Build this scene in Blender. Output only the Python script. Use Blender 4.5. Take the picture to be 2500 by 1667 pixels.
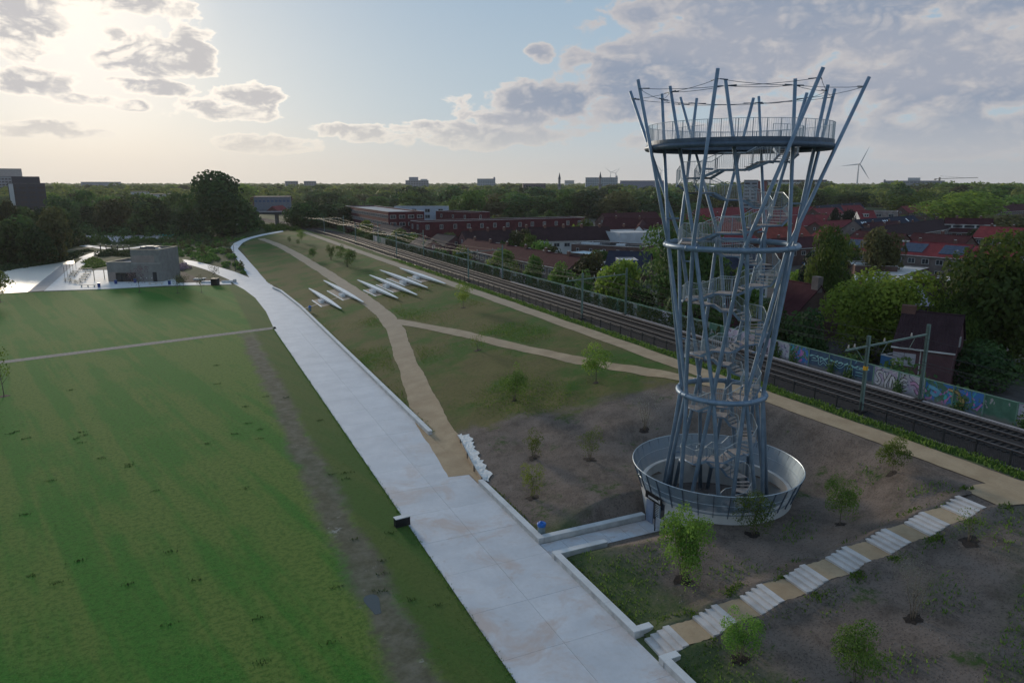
import bpy, math, random
import numpy as np
from mathutils import Vector, Matrix
R = math.radians
rng = random.Random(7)
nrg = np.random.default_rng(11)
sc = bpy.context.scene
for o in list(bpy.data.objects): bpy.data.objects.remove(o)
COL = sc.collection
# ---------------------------------------------------------------- camera
YAW = R(24.8)
cam = bpy.data.cameras.new('camera'); camo = bpy.data.objects.new('camera', cam); COL.objects.link(camo)
camo.location = (0, 0, 26.6)
camo.rotation_euler = (R(90 - 12.4526), 0, -YAW)
cam.sensor_width = 36; cam.lens = 36 * 1743 / 2500
cam.clip_start = 0.5; cam.clip_end = 40000
sc.camera = camo
# ---------------------------------------------------------------- view
vs = sc.view_settings
vs.view_transform = 'Standard'; vs.look = 'None'; vs.gamma = 1.0; vs.use_curve_mapping = False
vs.exposure = 0.0
try:
    sc.cycles.use_denoising = True
    sc.cycles.max_bounces = 6; sc.cycles.transparent_max_bounces = 16
    sc.cycles.volume_bounces = 0
except Exception: pass
# ---------------------------------------------------------------- sun behind thin cloud, low over the far end of the promenade
SUN_AZ, SUN_EL = R(-4.9), R(11.0)
sun = bpy.data.lights.new('sun', 'SUN'); suno = bpy.data.objects.new('sun', sun); COL.objects.link(suno)
sun.energy = 2.4; sun.angle = R(8); sun.color = (1.0, 0.86, 0.68)
sd = Vector((math.sin(SUN_AZ) * math.cos(SUN_EL), math.cos(SUN_AZ) * math.cos(SUN_EL), math.sin(SUN_EL)))
suno.rotation_euler = sd.to_track_quat('Z', 'Y').to_euler()
suno.location = (0, 300, 200)
# ---------------------------------------------------------------- sky with clouds
W = bpy.data.worlds.new('World'); sc.world = W; W.use_nodes = True
nt = W.node_tree; nt.nodes.clear()
def wn(t, **k):
    n = nt.nodes.new(t)
    for a, b in k.items(): setattr(n, a, b)
    return n
def wm(op, a, b=None, c=None, clamp=False):
    n = wn('ShaderNodeMath', operation=op, use_clamp=clamp)
    for i, q in enumerate((a, b, c)):
        if q is None: continue
        if hasattr(q, 'is_linked'): nt.links.new(q, n.inputs[i])
        else: n.inputs[i].default_value = q
    return n.outputs[0]
def wv(op, a, b):
    n = wn('ShaderNodeVectorMath', operation=op)
    for i, q in enumerate((a, b)):
        if hasattr(q, 'is_linked'): nt.links.new(q, n.inputs[i])
        else: n.inputs[i].default_value = q
    return n.outputs['Value'] if op == 'DOT_PRODUCT' else n.outputs[0]
def wmix(f, a, b):
    n = wn('ShaderNodeMix', data_type='RGBA')
    for s, q in ((0, f), (6, a), (7, b)):
        if hasattr(q, 'is_linked'): nt.links.new(q, n.inputs[s])
        elif s == 0: n.inputs[0].default_value = q
        else: n.inputs[s].default_value = (*q, 1)
    return n.outputs[2]
def wstep(v, lo, hi):
    n = wn('ShaderNodeMapRange', interpolation_type='SMOOTHSTEP')
    nt.links.new(v, n.inputs[0]); n.inputs[1].default_value = lo; n.inputs[2].default_value = hi
    return n.outputs[0]
tc = wn('ShaderNodeTexCoord'); D = tc.outputs['Generated']
sx = wn('ShaderNodeSeparateXYZ'); nt.links.new(D, sx.inputs[0])
az = wm('MULTIPLY', wm('ARCTAN2', sx.outputs[0], sx.outputs[1]), 57.2958)
el = wm('MULTIPLY', wm('ARCSINE', sx.outputs[2]), 57.2958)
cb = wn('ShaderNodeCombineXYZ'); nt.links.new(az, cb.inputs[0]); nt.links.new(el, cb.inputs[1]); AE = cb.outputs[0]
sky = wn('ShaderNodeTexSky', sky_type='NISHITA', sun_disc=False, sun_elevation=SUN_EL, sun_rotation=SUN_AZ)
sky.altitude = 30; sky.air_density = 1.0; sky.dust_density = 1.6; sky.ozone_density = 1.5
STR = 0.1
def L(c): return tuple(q / STR for q in c)
# haze near the horizon, warm towards the sun
base = wmix(wstep(el, 2, 26), L((0.44, 0.55, 0.64)), L((0.22, 0.37, 0.56)))
base = wmix(0.08, base, sky.outputs[0])
sdot = wv('DOT_PRODUCT', D, tuple(sd))
warm = wmix(wstep(sdot, 0.60, 0.97), L((0.58, 0.545, 0.54)), L((0.80, 0.72, 0.60)))
base = wmix(wm('SUBTRACT', 1.0, wstep(el, -3.0, 5.6)), base, warm)
glow = wm('POWER', wm('MAXIMUM', sdot, 0.0), 130.0)
glow = wm('MAXIMUM', glow, wm('MULTIPLY', wm('POWER', wm('MAXIMUM', sdot, 0.0), 24.0), 0.26))
base = wmix(wm('MULTIPLY', glow, 0.95), base, L((1.10, 1.03, 0.93)))
# clouds: measured patches (bearing, height above the horizon, half sizes in degrees), broken up by noise
CLOUDS = [((-8.46, 10.33), 6.0, 3.0), ((-8.31, 8.19), 2.4, 1.3), ((-7.56, 6.36), 4.0, 1.5), ((-1.54, 9.06), 2.9, 2.1), ((0.63, 8.19), 4.4, 1.9), ((2.27, 9.13), 2.6, 2.0), ((-3.09, 8.19), 2.2, 1.2),
          ((5.25, 5.99), 4.0, 1.5), ((3.53, 5.15), 6.0, 1.2), ((0.47, 6.46), 3.0, 0.9), ((6.15, 3.04), 6.0, 1.1), ((-4.46, 5.49), 2.6, 0.7), ((-1.93, 5.25), 2.0, 0.6), ((-2.3, 6.5), 2.2, 0.8),
          ((46.62, 11.19), 17, 5.2), ((39.62, 8.94), 11, 4.4), ((34.36, 7.7), 6.0, 3.8), ((27.31, 5.9), 6.6, 2.1), ((24.8, 5.02), 4.0, 1.2), ((54.47, 7.05), 10, 4.0), ((21.64, 3.65), 10, 1.1), ((55.62, 3.14), 12, 1.9),
          ((44.56, 3.3), 13, 1.5), ((26.9, 9.52), 1.3, 0.9), ((-6.44, 3.44), 5.0, 0.7), ((-2.0, 11.62), 5.0, 1.2), ((13.26, 3.88), 5.0, 0.7)]
fld = None
for i, ((a, e), ra, re) in enumerate(CLOUDS):
    if i < 14: ra, re = ra * 0.74, re * 0.80
    q = wv('MULTIPLY', wv('SUBTRACT', AE, (a, e, 0)), (1 / ra, 1 / re, 0))
    m = wm('SUBTRACT', 1.0, wv('DOT_PRODUCT', q, q))
    fld = m if fld is None else wm('MAXIMUM', fld, m)
def billows(vec):
    """cauliflower noise: fractal noise plus rounded puffs"""
    n1 = wn('ShaderNodeTexNoise'); n1.noise_dimensions = '2D'; n1.inputs['Scale'].default_value = 0.46; n1.inputs['Detail'].default_value = 6; n1.inputs['Roughness'].default_value = 0.55; n1.inputs['Distortion'].default_value = 0.2
    nt.links.new(wv('MULTIPLY', vec, (0.8, 1.5, 1)), n1.inputs['Vector'])
    return wm('MULTIPLY', wm('SUBTRACT', n1.outputs[0], 0.5), 4.2)
SAE = (math.degrees(SUN_AZ), math.degrees(SUN_EL), 0)
nrm = wn('ShaderNodeVectorMath', operation='NORMALIZE'); nt.links.new(wv('SUBTRACT', SAE, AE), nrm.inputs[0])
b0 = billows(AE); b1 = billows(wv('ADD', AE, wv('MULTIPLY', nrm.outputs[0], (0.7, 0.7, 0))))
n2 = wn('ShaderNodeTexNoise'); n2.noise_dimensions = '2D'; n2.inputs['Scale'].default_value = 0.075; n2.inputs['Detail'].default_value = 3; n2.inputs['Roughness'].default_value = 0.55
nt.links.new(wv('MULTIPLY', AE, (0.6, 2.2, 1)), n2.inputs['Vector'])
# beyond the measured patches the same broken cloud goes on, above and around
wild = wm('MULTIPLY', wm('SUBTRACT', n2.outputs[0], 0.54), 6.0)
inframe = wm('MULTIPLY', wm('SUBTRACT', 1.0, wstep(el, 15.5, 22.0)), wm('SUBTRACT', 1.0, wstep(wm('ABSOLUTE', wm('SUBTRACT', az, 24.8)), 37.0, 45.0)))
wild = wm('SUBTRACT', wild, wm('MULTIPLY', inframe, 1.6))
fld = wm('MAXIMUM', wm('MAXIMUM', wm('MULTIPLY', fld, 1.25), -1.6), wild)
near = wstep(sdot, 0.82, 0.985)
amp = wm('ADD', 0.70, wm('MULTIPLY', near, 0.28))
dens = wm('SUBTRACT', wm('ADD', fld, wm('MULTIPLY', b0, amp)), 0.12)
cover = wstep(dens, 0.0, 0.42)
thick = wm('MULTIPLY', wstep(dens, 0.20, 1.05), wm('SUBTRACT', 1.0, wm('MULTIPLY', near, 0.15)))
lit = wm('MULTIPLY', wstep(wm('SUBTRACT', b0, b1), 0.0, 1.0), wm('ADD', 0.50, wm('MULTIPLY', near, 0.35)))
bright = wmix(near, L((0.56, 0.535, 0.54)), L((1.15, 1.06, 0.93)))
core = wmix(near, L((0.275, 0.325, 0.425)), L((0.47, 0.465, 0.49)))
core = wmix(wm('MULTIPLY', wstep(n2.outputs[0], 0.45, 0.68), 0.5), core, L((0.43, 0.435, 0.49)))
cloud = wmix(wm('MULTIPLY', thick, wm('SUBTRACT', 1.0, lit)), bright, core)
low = wm('SUBTRACT', 1.0, wstep(el, 0.5, 6.0))
cloud = wmix(wm('MULTIPLY', low, 0.7), cloud, warm)
skyc = wmix(wm('MULTIPLY', cover, wm('SUBTRACT', 0.95, wm('MULTIPLY', low, 0.45))), base, cloud)
bg = wn('ShaderNodeBackground'); bg.inputs[1].default_value = STR
nt.links.new(skyc, bg.inputs[0])
W.cycles.sampling_method = 'MANUAL'; W.cycles.sample_map_resolution = 512
wo = wn('ShaderNodeOutputWorld'); nt.links.new(bg.outputs[0], wo.inputs[0])

# terrain survey: x across the railway, y along it, promenade at z = 0, railway at z = 5
TC = (38.45, 43.1)
def _ss(t):
    t = 0.0 if t < 0 else (1.0 if t > 1 else t)
    return t * t * (3 - 2 * t)
def _lerp(pts, v):
    if v <= pts[0][0]: return pts[0][1]
    for (a, b), (c, d) in zip(pts, pts[1:]):
        if v <= c: return b + (d - b) * (v - a) / (c - a)
    return pts[-1][1]
XB = [(0, 22.9), (190, 22.9), (208, 20.5), (243, 20.0), (280, 19.7), (298, 23), (312, 27), (331, 35), (353, 44), (420, 34)]
FENCE_X, WALL_X = 57.3, 67.7
def bend(y): return -0.0004 * max(0.0, y - 270.0) ** 2      # the line curves away beyond the hill
def tz(x, y):
    zb = 4.6 * _ss((y - 200) / 130.0)
    xb = _lerp(XB, y)
    if x < xb - 5:
        z = zb * max(0.0, 1 - (xb - 5 - x) / 16.0)
    elif x < xb + 0.6:
        z = zb
    elif x < 50.5:
        z = zb + (5 - zb) * (x - xb - 0.6) / (49.9 - xb)
    else:
        z = 5.0
    if x > WALL_X + 0.5:
        z = 5.0 - 1.5 * _ss((x - WALL_X - 0.5) / 3.0)
    if 26 < x < 51 and 10 < y < 300 and abs(y - 29.3) > 2.2:
        r = math.hypot(x - TC[0], y - TC[1])
        k = _ss((x - 26) / 3) * _ss((51 - x) / 2) * _ss((abs(y - 29.3) - 2.2) / 2) * _ss((r - 8) / 4) * _ss((105 - y) / 30)
        z += 0.10 * k * math.sin(x * 0.9 + 1.3 * math.sin(y * 0.31)) * math.sin(y * 0.7 + math.sin(x * 0.43))
    if y < 130:
        r = math.hypot(x - TC[0], y - TC[1])
        if x < 52: z = z + (1.65 - z) * _ss((15.5 - r) / 8.0)
        if 22.9 < x < 33.4:
            d = y - 42.9
            z = min(z, max(0.0, abs(d) - 1.35) * (1.15 if d > 0 else 0.5))
    return z

# ---------------------------------------------------------------- materials
def _noise(nt, pos, scale, detail=4, rough=0.55, dist=0.0):
    n = nt.nodes.new('ShaderNodeTexNoise'); n.inputs['Scale'].default_value = scale; n.inputs['Detail'].default_value = detail
    n.inputs['Roughness'].default_value = rough; n.inputs['Distortion'].default_value = dist
    if pos is not None: nt.links.new(pos, n.inputs['Vector'])
    return n.outputs[0]
class MT:
    """small node-building helper"""
    def __init__(s, name):
        s.m = bpy.data.materials.new(name); s.m.use_nodes = True; s.nt = s.m.node_tree
        s.b = s.nt.nodes['Principled BSDF']; s.out = s.nt.nodes['Material Output']
        g = s.nt.nodes.new('ShaderNodeNewGeometry'); s.pos = g.outputs['Position']; s.nor = g.outputs['Normal']
    def node(s, t, **k):
        n = s.nt.nodes.new(t)
        for a, b in k.items(): setattr(n, a, b)
        return n
    def lk(s, a, b): s.nt.links.new(a, b)
    def noise(s, scale, detail=4, rough=0.55, dist=0.0, vec=None): return _noise(s.nt, s.pos if vec is None else vec, scale, detail, rough, dist)
    def stretch(s, v, vec=None):
        n = s.node('ShaderNodeVectorMath', operation='MULTIPLY'); s.lk(s.pos if vec is None else vec, n.inputs[0]); n.inputs[1].default_value = v
        return n.outputs[0]
    def rot(s, ang):
        n = s.node('ShaderNodeVectorRotate', rotation_type='Z_AXIS'); s.lk(s.pos, n.inputs['Vector']); n.inputs['Angle'].default_value = ang
        return n.outputs[0]
    def step(s, v, lo, hi, a=0.0, b=1.0):
        n = s.node('ShaderNodeMapRange', interpolation_type='SMOOTHSTEP'); s.lk(v, n.inputs[0])
        n.inputs[1].default_value = lo; n.inputs[2].default_value = hi; n.inputs[3].default_value = a; n.inputs[4].default_value = b
        return n.outputs[0]
    def math(s, op, a, b=None, clamp=False):
        n = s.node('ShaderNodeMath', operation=op, use_clamp=clamp)
        for i, q in enumerate((a, b)):
            if q is None: continue
            if hasattr(q, 'is_linked'): s.lk(q, n.inputs[i])
            else: n.inputs[i].default_value = q
        return n.outputs[0]
    def mix(s, f, a, b):
        n = s.node('ShaderNodeMix', data_type='RGBA')
        for i, q in ((0, f), (6, a), (7, b)):
            if hasattr(q, 'is_linked'): s.lk(q, n.inputs[i])
            elif i == 0: n.inputs[0].default_value = q
            else: n.inputs[i].default_value = (*q, 1)
        return n.outputs[2]
    def xyz(s, vec=None):
        n = s.node('ShaderNodeSeparateXYZ'); s.lk(s.pos if vec is None else vec, n.inputs[0]); return n.outputs
    def col(s, c):
        if hasattr(c, 'is_linked'): s.lk(c, s.b.inputs['Base Color'])
        else: s.b.inputs['Base Color'].default_value = (*c, 1)
    def bump(s, h, strength=0.4, dist=0.05):
        n = s.node('ShaderNodeBump'); n.inputs['Strength'].default_value = strength; n.inputs['Distance'].default_value = dist
        s.lk(h, n.inputs['Height']); s.lk(n.outputs[0], s.b.inputs['Normal'])
    def set(s, rough=0.8, metal=0.0, spec=0.3):
        if hasattr(rough, 'is_linked'): s.lk(rough, s.b.inputs['Roughness'])
        else: s.b.inputs['Roughness'].default_value = rough
        s.b.inputs['Metallic'].default_value = metal; s.b.inputs['Specular IOR Level'].default_value = spec
        return s.m
MATS = {}
def mat(name, col, rough=0.8, var=0.18, scale=1.5, bump=0.0, bscale=8.0, metal=0.0, spec=0.3, col2=None):
    if name in MATS: return MATS[name]
    t = MT(name); n = t.noise(scale, 5)
    a = tuple(c * (1 - var) for c in col); b = col2 or tuple(min(1, c * (1 + var)) for c in col)
    t.col(t.mix(t.step(n, 0.3, 0.7), a, b))
    if bump: t.bump(t.noise(bscale, 4), 0.5, bump)
    MATS[name] = t.set(rough, metal, spec); return t.m
def roof_mat(name, col, rib=0.28, course=0.33):
    if name in MATS: return MATS[name]
    t = MT(name); tcn = t.node('ShaderNodeTexCoord'); v = tcn.outputs['UV']
    w = t.node('ShaderNodeTexWave', wave_type='BANDS', bands_direction='X', wave_profile='SIN'); t.lk(v, w.inputs['Vector']); w.inputs['Scale'].default_value = 0.314 / rib
    w2 = t.node('ShaderNodeTexWave', wave_type='BANDS', bands_direction='Y', wave_profile='SAW'); t.lk(v, w2.inputs['Vector']); w2.inputs['Scale'].default_value = 0.314 / course
    n = t.noise(0.6, 6, 0.65); n2 = t.noise(6, 3)
    c = t.mix(t.step(n, 0.25, 0.75), tuple(q * 0.72 for q in col), tuple(q * 1.2 for q in col))
    c = t.mix(t.math('MULTIPLY', t.step(n2, 0.5, 0.72), 0.5), c, tuple(q * 0.55 for q in col))
    t.col(c); h = t.math('ADD', w.outputs[1], t.math('MULTIPLY', w2.outputs[1], 0.6)); t.bump(h, 0.8, 0.05)
    MATS[name] = t.set(0.9, 0, 0.08); return t.m
def brick_mat(name, col):
    if name in MATS: return MATS[name]
    t = MT(name); n = t.noise(0.5, 6, 0.6); n2 = t.noise(9, 2)
    c = t.mix(t.step(n, 0.3, 0.7), tuple(q * 0.75 for q in col), tuple(q * 1.15 for q in col))
    t.col(t.mix(t.step(n2, 0.35, 0.65), c, tuple(q * 1.35 for q in col)) if 0 else t.mix(t.math('MULTIPLY', t.step(n2, 0.4, 0.65), 0.45), c, tuple(q * 0.6 for q in col)))
    t.bump(t.noise(14, 2), 0.4, 0.02); MATS[name] = t.set(0.9, 0, 0.15); return t.m
def leaf_mat(name, a, b, trans=0.4):
    if name in MATS: return MATS[name]
    t = MT(name); oi = t.node('ShaderNodeObjectInfo'); at = t.node('ShaderNodeAttribute', attribute_name='tint')
    c = t.mix(at.outputs['Fac'], a, b)
    hs = t.node('ShaderNodeHueSaturation'); t.lk(c, hs.inputs['Color'])
    t.lk(t.step(oi.outputs['Random'], 0, 1, 0.62, 1.45), hs.inputs['Value'])
    r2 = t.math('FRACT', t.math('MULTIPLY', oi.outputs['Random'], 7.31))
    t.lk(t.step(r2, 0, 1, 0.478, 0.512), hs.inputs['Hue'])
    t.col(hs.outputs[0]); t.set(0.7, 0, 0.2)
    tr = t.node('ShaderNodeBsdfTranslucent'); t.lk(hs.outputs[0], tr.inputs['Color'])
    mx = t.node('ShaderNodeMixShader'); mx.inputs[0].default_value = trans
    t.lk(t.b.outputs[0], mx.inputs[1]); t.lk(tr.outputs[0], mx.inputs[2]); t.lk(mx.outputs[0], t.out.inputs[0])
    MATS[name] = t.m; return t.m
# ---------------------------------------------------------------- mesh building
class MB:
    def __init__(s): s.v = []; s.f = []; s.smooth = False
    def add(s, vs, fs):
        k = len(s.v); s.v += [tuple(q) for q in vs]; s.f += [tuple(i + k for i in f) for f in fs]; return s
    def hexa(s, a):   # 8 points: bottom 0-3, top 4-7
        return s.add(a, [(3, 2, 1, 0), (4, 5, 6, 7), (0, 1, 5, 4), (1, 2, 6, 5), (2, 3, 7, 6), (3, 0, 4, 7)])
    def box(s, x, y, z, sx_, sy_, sz_, rz=0.0):   # centre x, y; bottom z
        c, q = math.cos(rz), math.sin(rz); p = []
        for dz in (0, sz_):
            for dx, dy in ((-.5, -.5), (.5, -.5), (.5, .5), (-.5, .5)):
                ax, ay = dx * sx_, dy * sy_
                p.append((x + ax * c - ay * q, y + ax * q + ay * c, z + dz))
        return s.hexa(p)
    def prism(s, poly, z0, z1):
        n = len(poly); a = sum(poly[i][0] * poly[(i + 1) % n][1] - poly[(i + 1) % n][0] * poly[i][1] for i in range(n))
        if a < 0: poly = poly[::-1]
        g0 = z0 if callable(z0) else (lambda x, y: z0); g1 = z1 if callable(z1) else (lambda x, y: z1)
        return s.add([(p[0], p[1], g0(p[0], p[1])) for p in poly] + [(p[0], p[1], g1(p[0], p[1])) for p in poly],
                     [tuple(range(n - 1, -1, -1)), tuple(range(n, 2 * n))] + [(i, (i + 1) % n, n + (i + 1) % n, n + i) for i in range(n)])
    def tube(s, pts, r, n=6, closed=False, cap=True):
        pts = [Vector(p) for p in pts]; m = len(pts); base = []
        ref = Vector((0, 0, 1)) if closed or abs((pts[-1] - pts[0]).normalized().z) < 0.8 else Vector((1, 0.3, 0)).normalized()
        for i, p in enumerate(pts):
            if closed: t = pts[(i + 1) % m] - pts[i - 1]
            else: t = pts[min(i + 1, m - 1)] - pts[max(i - 1, 0)]
            t.normalize(); u = t.cross(ref).normalized(); w = u.cross(t)
            rr = r[i] if isinstance(r, (list, tuple)) else r
            base += [p + (u * math.cos(2 * math.pi * k / n) + w * math.sin(2 * math.pi * k / n)) * rr for k in range(n)]
        fs = []
        for i in range(m if closed else m - 1):
            j = (i + 1) % m
            fs += [(i * n + k, i * n + (k + 1) % n, j * n + (k + 1) % n, j * n + k) for k in range(n)]
        if cap and not closed: fs += [tuple(range(n - 1, -1, -1)), tuple((m - 1) * n + k for k in range(n))]
        return s.add(base, fs)
    def bar(s, p, q, w, h=None):   # square-section beam
        p, q = Vector(p), Vector(q); t = (q - p).normalized(); h = w if h is None else h
        u = t.cross(Vector((0, 0, 1)) if abs(t.z) < 0.98 else Vector((1, 0, 0))).normalized(); k = u.cross(t)
        a = []
        for e in (p, q):
            for x, y in ((-.5, -.5), (.5, -.5), (.5, .5), (-.5, .5)): a.append(e + u * x * w + k * y * h)
        return s.add(a, [(0, 1, 2, 3), (7, 6, 5, 4), (0, 4, 5, 1), (1, 5, 6, 2), (2, 6, 7, 3), (3, 7, 4, 0)])
    def mesh(s, name, m, smooth=None):
        me = bpy.data.meshes.new(name); me.from_pydata(s.v, [], s.f); me.materials.append(m); me.update()
        if (s.smooth if smooth is None else smooth): me.shade_smooth()
        return me
    def build(s, name, m, parent=None, smooth=None): return link(name, s.mesh(name, m, smooth), parent)
def link(name, data, parent=None, loc=None, scale=None, rz=None):
    o = bpy.data.objects.new(name, data); COL.objects.link(o)
    if parent is not None: o.parent = parent
    if loc is not None: o.location = loc
    if scale is not None: o.scale = scale if hasattr(scale, '__len__') else (scale,) * 3
    if rz is not None: o.rotation_euler = (0, 0, rz)
    return o
def tag(o, label=None, cat=None, group=None, kind=None):
    for k, v in (('label', label), ('category', cat), ('group', group), ('kind', kind)):
        if v: o[k] = v
    return o
def thing(name, label, cat, loc=(0, 0, 0), rz=0.0, group=None):
    o = link(name, None, None, loc, None, rz); o.empty_display_size = 0.2
    return tag(o, label, cat, group)
def copy_tree(o, parent=None, loc=None, rz=None, label=None, kids=None):
    c = o.copy(); COL.objects.link(c); c.parent = parent
    if loc is not None: c.location = loc
    if rz is not None: c.rotation_euler = (0, 0, rz)
    if label: c['label'] = label
    for ch in list(o.children): copy_tree(ch, c)
    return c
def np_quads(name, v, m, tint=None):
    n = len(v) // 4; me = bpy.data.meshes.new(name)
    me.vertices.add(len(v)); me.vertices.foreach_set('co', np.asarray(v, np.float32).ravel())
    me.loops.add(4 * n); me.loops.foreach_set('vertex_index', np.arange(4 * n, dtype=np.int32))
    me.polygons.add(n); me.polygons.foreach_set('loop_start', np.arange(0, 4 * n, 4, dtype=np.int32)); 
    me.materials.append(m); me.update(calc_edges=True)
    if tint is not None:
        a = me.attributes.new('tint', 'FLOAT', 'FACE'); a.data.foreach_set('value', np.asarray(tint, np.float32))
    return me
def strip(name, left, right, dz, m, parent=None, nsub=1):
    """sheet between two polylines of (x, y), draped on the terrain"""
    b = MB(); v = []; n = len(left); k = nsub + 1
    for p, q in zip(left, right):
        for j in range(k):
            t = j / nsub; x, y = p[0] + (q[0] - p[0]) * t, p[1] + (q[1] - p[1]) * t
            v.append((x, y, tz(x, y) + dz))
    f = [(i * k + j, i * k + j + 1, (i + 1) * k + j + 1, (i + 1) * k + j) for i in range(n - 1) for j in range(nsub)]
    a = Vector(v[f[0][1]]) - Vector(v[f[0][0]]); c = Vector(v[f[0][2]]) - Vector(v[f[0][1]])
    if a.cross(c).z < 0: f = [q[::-1] for q in f]
    b.add(v, f); return b.build(name, m, parent, True)
def resample(pts, step):
    out = [pts[0]]
    for a, b in zip(pts, pts[1:]):
        d = math.hypot(b[0] - a[0], b[1] - a[1]); n = max(1, int(d / step))
        out += [(a[0] + (b[0] - a[0]) * i / n, a[1] + (b[1] - a[1]) * i / n) for i in range(1, n + 1)]
    return out
def smooth_line(pts, it=2):
    for _ in range(it):
        o = [pts[0]]
        for a, b in zip(pts, pts[1:]):
            o += [(a[0] * .75 + b[0] * .25, a[1] * .75 + b[1] * .25), (a[0] * .25 + b[0] * .75, a[1] * .25 + b[1] * .75)]
        pts = o + [pts[-1]]
    return pts
def ribbon(name, pts, width, dz, m, wob=0.0, step=1.0, parent=None):
    pts = resample(smooth_line([p[:2] for p in pts]), step); l, r = [], []
    for i, p in enumerate(pts):
        a, b = pts[max(0, i - 1)], pts[min(len(pts) - 1, i + 1)]; d = math.hypot(b[0] - a[0], b[1] - a[1]) or 1
        nx, ny = -(b[1] - a[1]) / d, (b[0] - a[0]) / d
        w = width(i / (len(pts) - 1)) if callable(width) else width
        w1, w2 = w / 2 + rng.uniform(-wob, wob) + 0.13 * math.sin(i * .37 + 1) * math.sin(i * .113), w / 2 + rng.uniform(-wob, wob) + 0.13 * math.sin(i * .29) * math.sin(i * .151 + 2)
        l.append((p[0] + nx * w1, p[1] + ny * w1)); r.append((p[0] - nx * w2, p[1] - ny * w2))
    return strip(name, l, r, dz, m, parent, 3)

# ================================================================ SETTING
def ground_materials():
    # park lawn: worn stripes, olive patches, a muddy track beside the promenade
    t = MT('lawn_grass'); x, y, z = t.xyz()
    v = t.rot(R(-14)); s1 = t.noise(1.0, 3, 0.5, 0.0, t.stretch((0.30, 0.014, 1), v)); s2 = t.noise(1.0, 4, 0.6, 0.0, t.stretch((0.75, 0.05, 1), v))
    blot = t.noise(0.11, 5, 0.6); fine = t.noise(2.6, 5, 0.75); micro = t.noise(9, 3, 0.7)
    st = t.math('ADD', t.math('MULTIPLY', s1, 0.6), t.math('ADD', t.math('MULTIPLY', s2, 0.25), t.math('MULTIPLY', blot, 0.25)))
    c = t.mix(t.step(st, 0.49, 0.60), (0.042, 0.155, 0.020), (0.120, 0.172, 0.036))
    c = t.mix(t.step(t.noise(0.23, 5, 0.65), 0.66, 0.76, 0, .7), c, (0.14, 0.12, 0.05))
    c = t.mix(t.math('MULTIPLY', t.step(fine, 0.44, 0.60), 0.6), c, (0.020, 0.072, 0.009))
    c = t.mix(t.math('MULTIPLY', t.step(micro, 0.48, 0.62), 0.5), c, (0.095, 0.20, 0.038))
    c = t.mix(t.step(t.noise(0.9, 3, 0.6), 0.73, 0.76), c, (0.02, 0.045, 0.012))
    # strip next to the promenade is a duller grass
    c = t.mix(t.math('MULTIPLY', t.step(x, 10.3, 11.2), 0.65), c, (0.062, 0.085, 0.026))
    # muddy track
    wob = t.math('MULTIPLY', t.math('SUBTRACT', t.noise(0.16, 4, 0.65), 0.5), 3.2)
    dd = t.math('ABSOLUTE', t.math('ADD', t.math('SUBTRACT', x, 9.55), wob))
    edge = t.math('ADD', dd, t.math('MULTIPLY', t.math('SUBTRACT', t.noise(1.6, 5, 0.7), 0.5), 1.9))
    mud = t.math('MULTIPLY', t.step(edge, 1.9, 0.6, 0, .85), t.step(y, 143, 128))
    mudc = t.mix(t.step(t.noise(0.8, 6, 0.7), 0.35, 0.7), (0.085, 0.072, 0.058), (0.165, 0.145, 0.125))
    mudc = t.mix(t.math('MULTIPLY', t.step(t.noise(0.27, 6, 0.75), 0.60, 0.70), t.step(y, 78, 66)), mudc, (0.36, 0.35, 0.34))
    c = t.mix(mud, c, mudc); t.col(c)
    t.bump(t.math('ADD', fine, t.math('MULTIPLY', micro, 0.6)), 0.6, 0.06); lawn = t.set(0.95, 0, 0.1)
    # hill: dry grass at the far end, bare stony soil round the tower
    t = MT('hill_ground'); x, y, z = t.xyz()
    b1 = t.noise(0.09, 6, 0.62); b2 = t.noise(0.32, 7, 0.7); fine = t.noise(2.4, 6, 0.78); micro = t.noise(7, 4, 0.75)
    g = t.mix(t.step(b1, 0.40, 0.58), (0.052, 0.110, 0.020), (0.140, 0.122, 0.048))
    g = t.mix(t.math('MULTIPLY', t.step(b2, 0.45, 0.62), 0.6), g, (0.120, 0.102, 0.045))
    g = t.mix(t.math('MULTIPLY', t.step(fine, 0.42, 0.72), 0.5), g, (0.035, 0.062, 0.014))
    soil = t.mix(t.step(b2, 0.32, 0.68), (0.105, 0.084, 0.070), (0.205, 0.165, 0.140))
    soil = t.mix(t.math('MULTIPLY', t.step(t.noise(1.0, 5, 0.72, 0, t.stretch((1.5, 0.8, 1), t.rot(R(20)))), 0.42, 0.66), 0.7), soil, (0.185, 0.148, 0.125))
    soil = t.mix(t.math('MULTIPLY', t.step(micro, 0.50, 0.66), 0.7), soil, (0.045, 0.034, 0.028))
    soil = t.mix(t.step(t.noise(7, 2, 0.5), 0.74, 0.78), soil, (0.36, 0.32, 0.28))
    weeds = t.math('MULTIPLY', t.step(t.noise(0.26, 6, 0.72), 0.56, 0.66), t.step(fine, 0.38, 0.6))
    soil = t.mix(weeds, soil, (0.045, 0.080, 0.020))
    bound = t.math('ADD', t.math('SUBTRACT', y, 67.5), t.math('ADD', t.math('MULTIPLY', t.math('SUBTRACT', x, 30), 0.30), t.math('MULTIPLY', t.math('SUBTRACT', t.noise(0.13, 6, 0.7), 0.5), 17)))
    c = t.mix(t.step(bound, -2.2, 1.8), soil, g)
    # grass verge along the railway path and the promenade end of the slope
    gv = t.mix(t.step(fine, 0.35, 0.65), (0.035, 0.080, 0.016), (0.085, 0.110, 0.035))
    vm = t.math('ADD', x, t.math('MULTIPLY', t.math('SUBTRACT', fine, 0.5), 1.2))
    c = t.mix(t.step(vm, 55.3, 55.9), c, gv)
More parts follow.
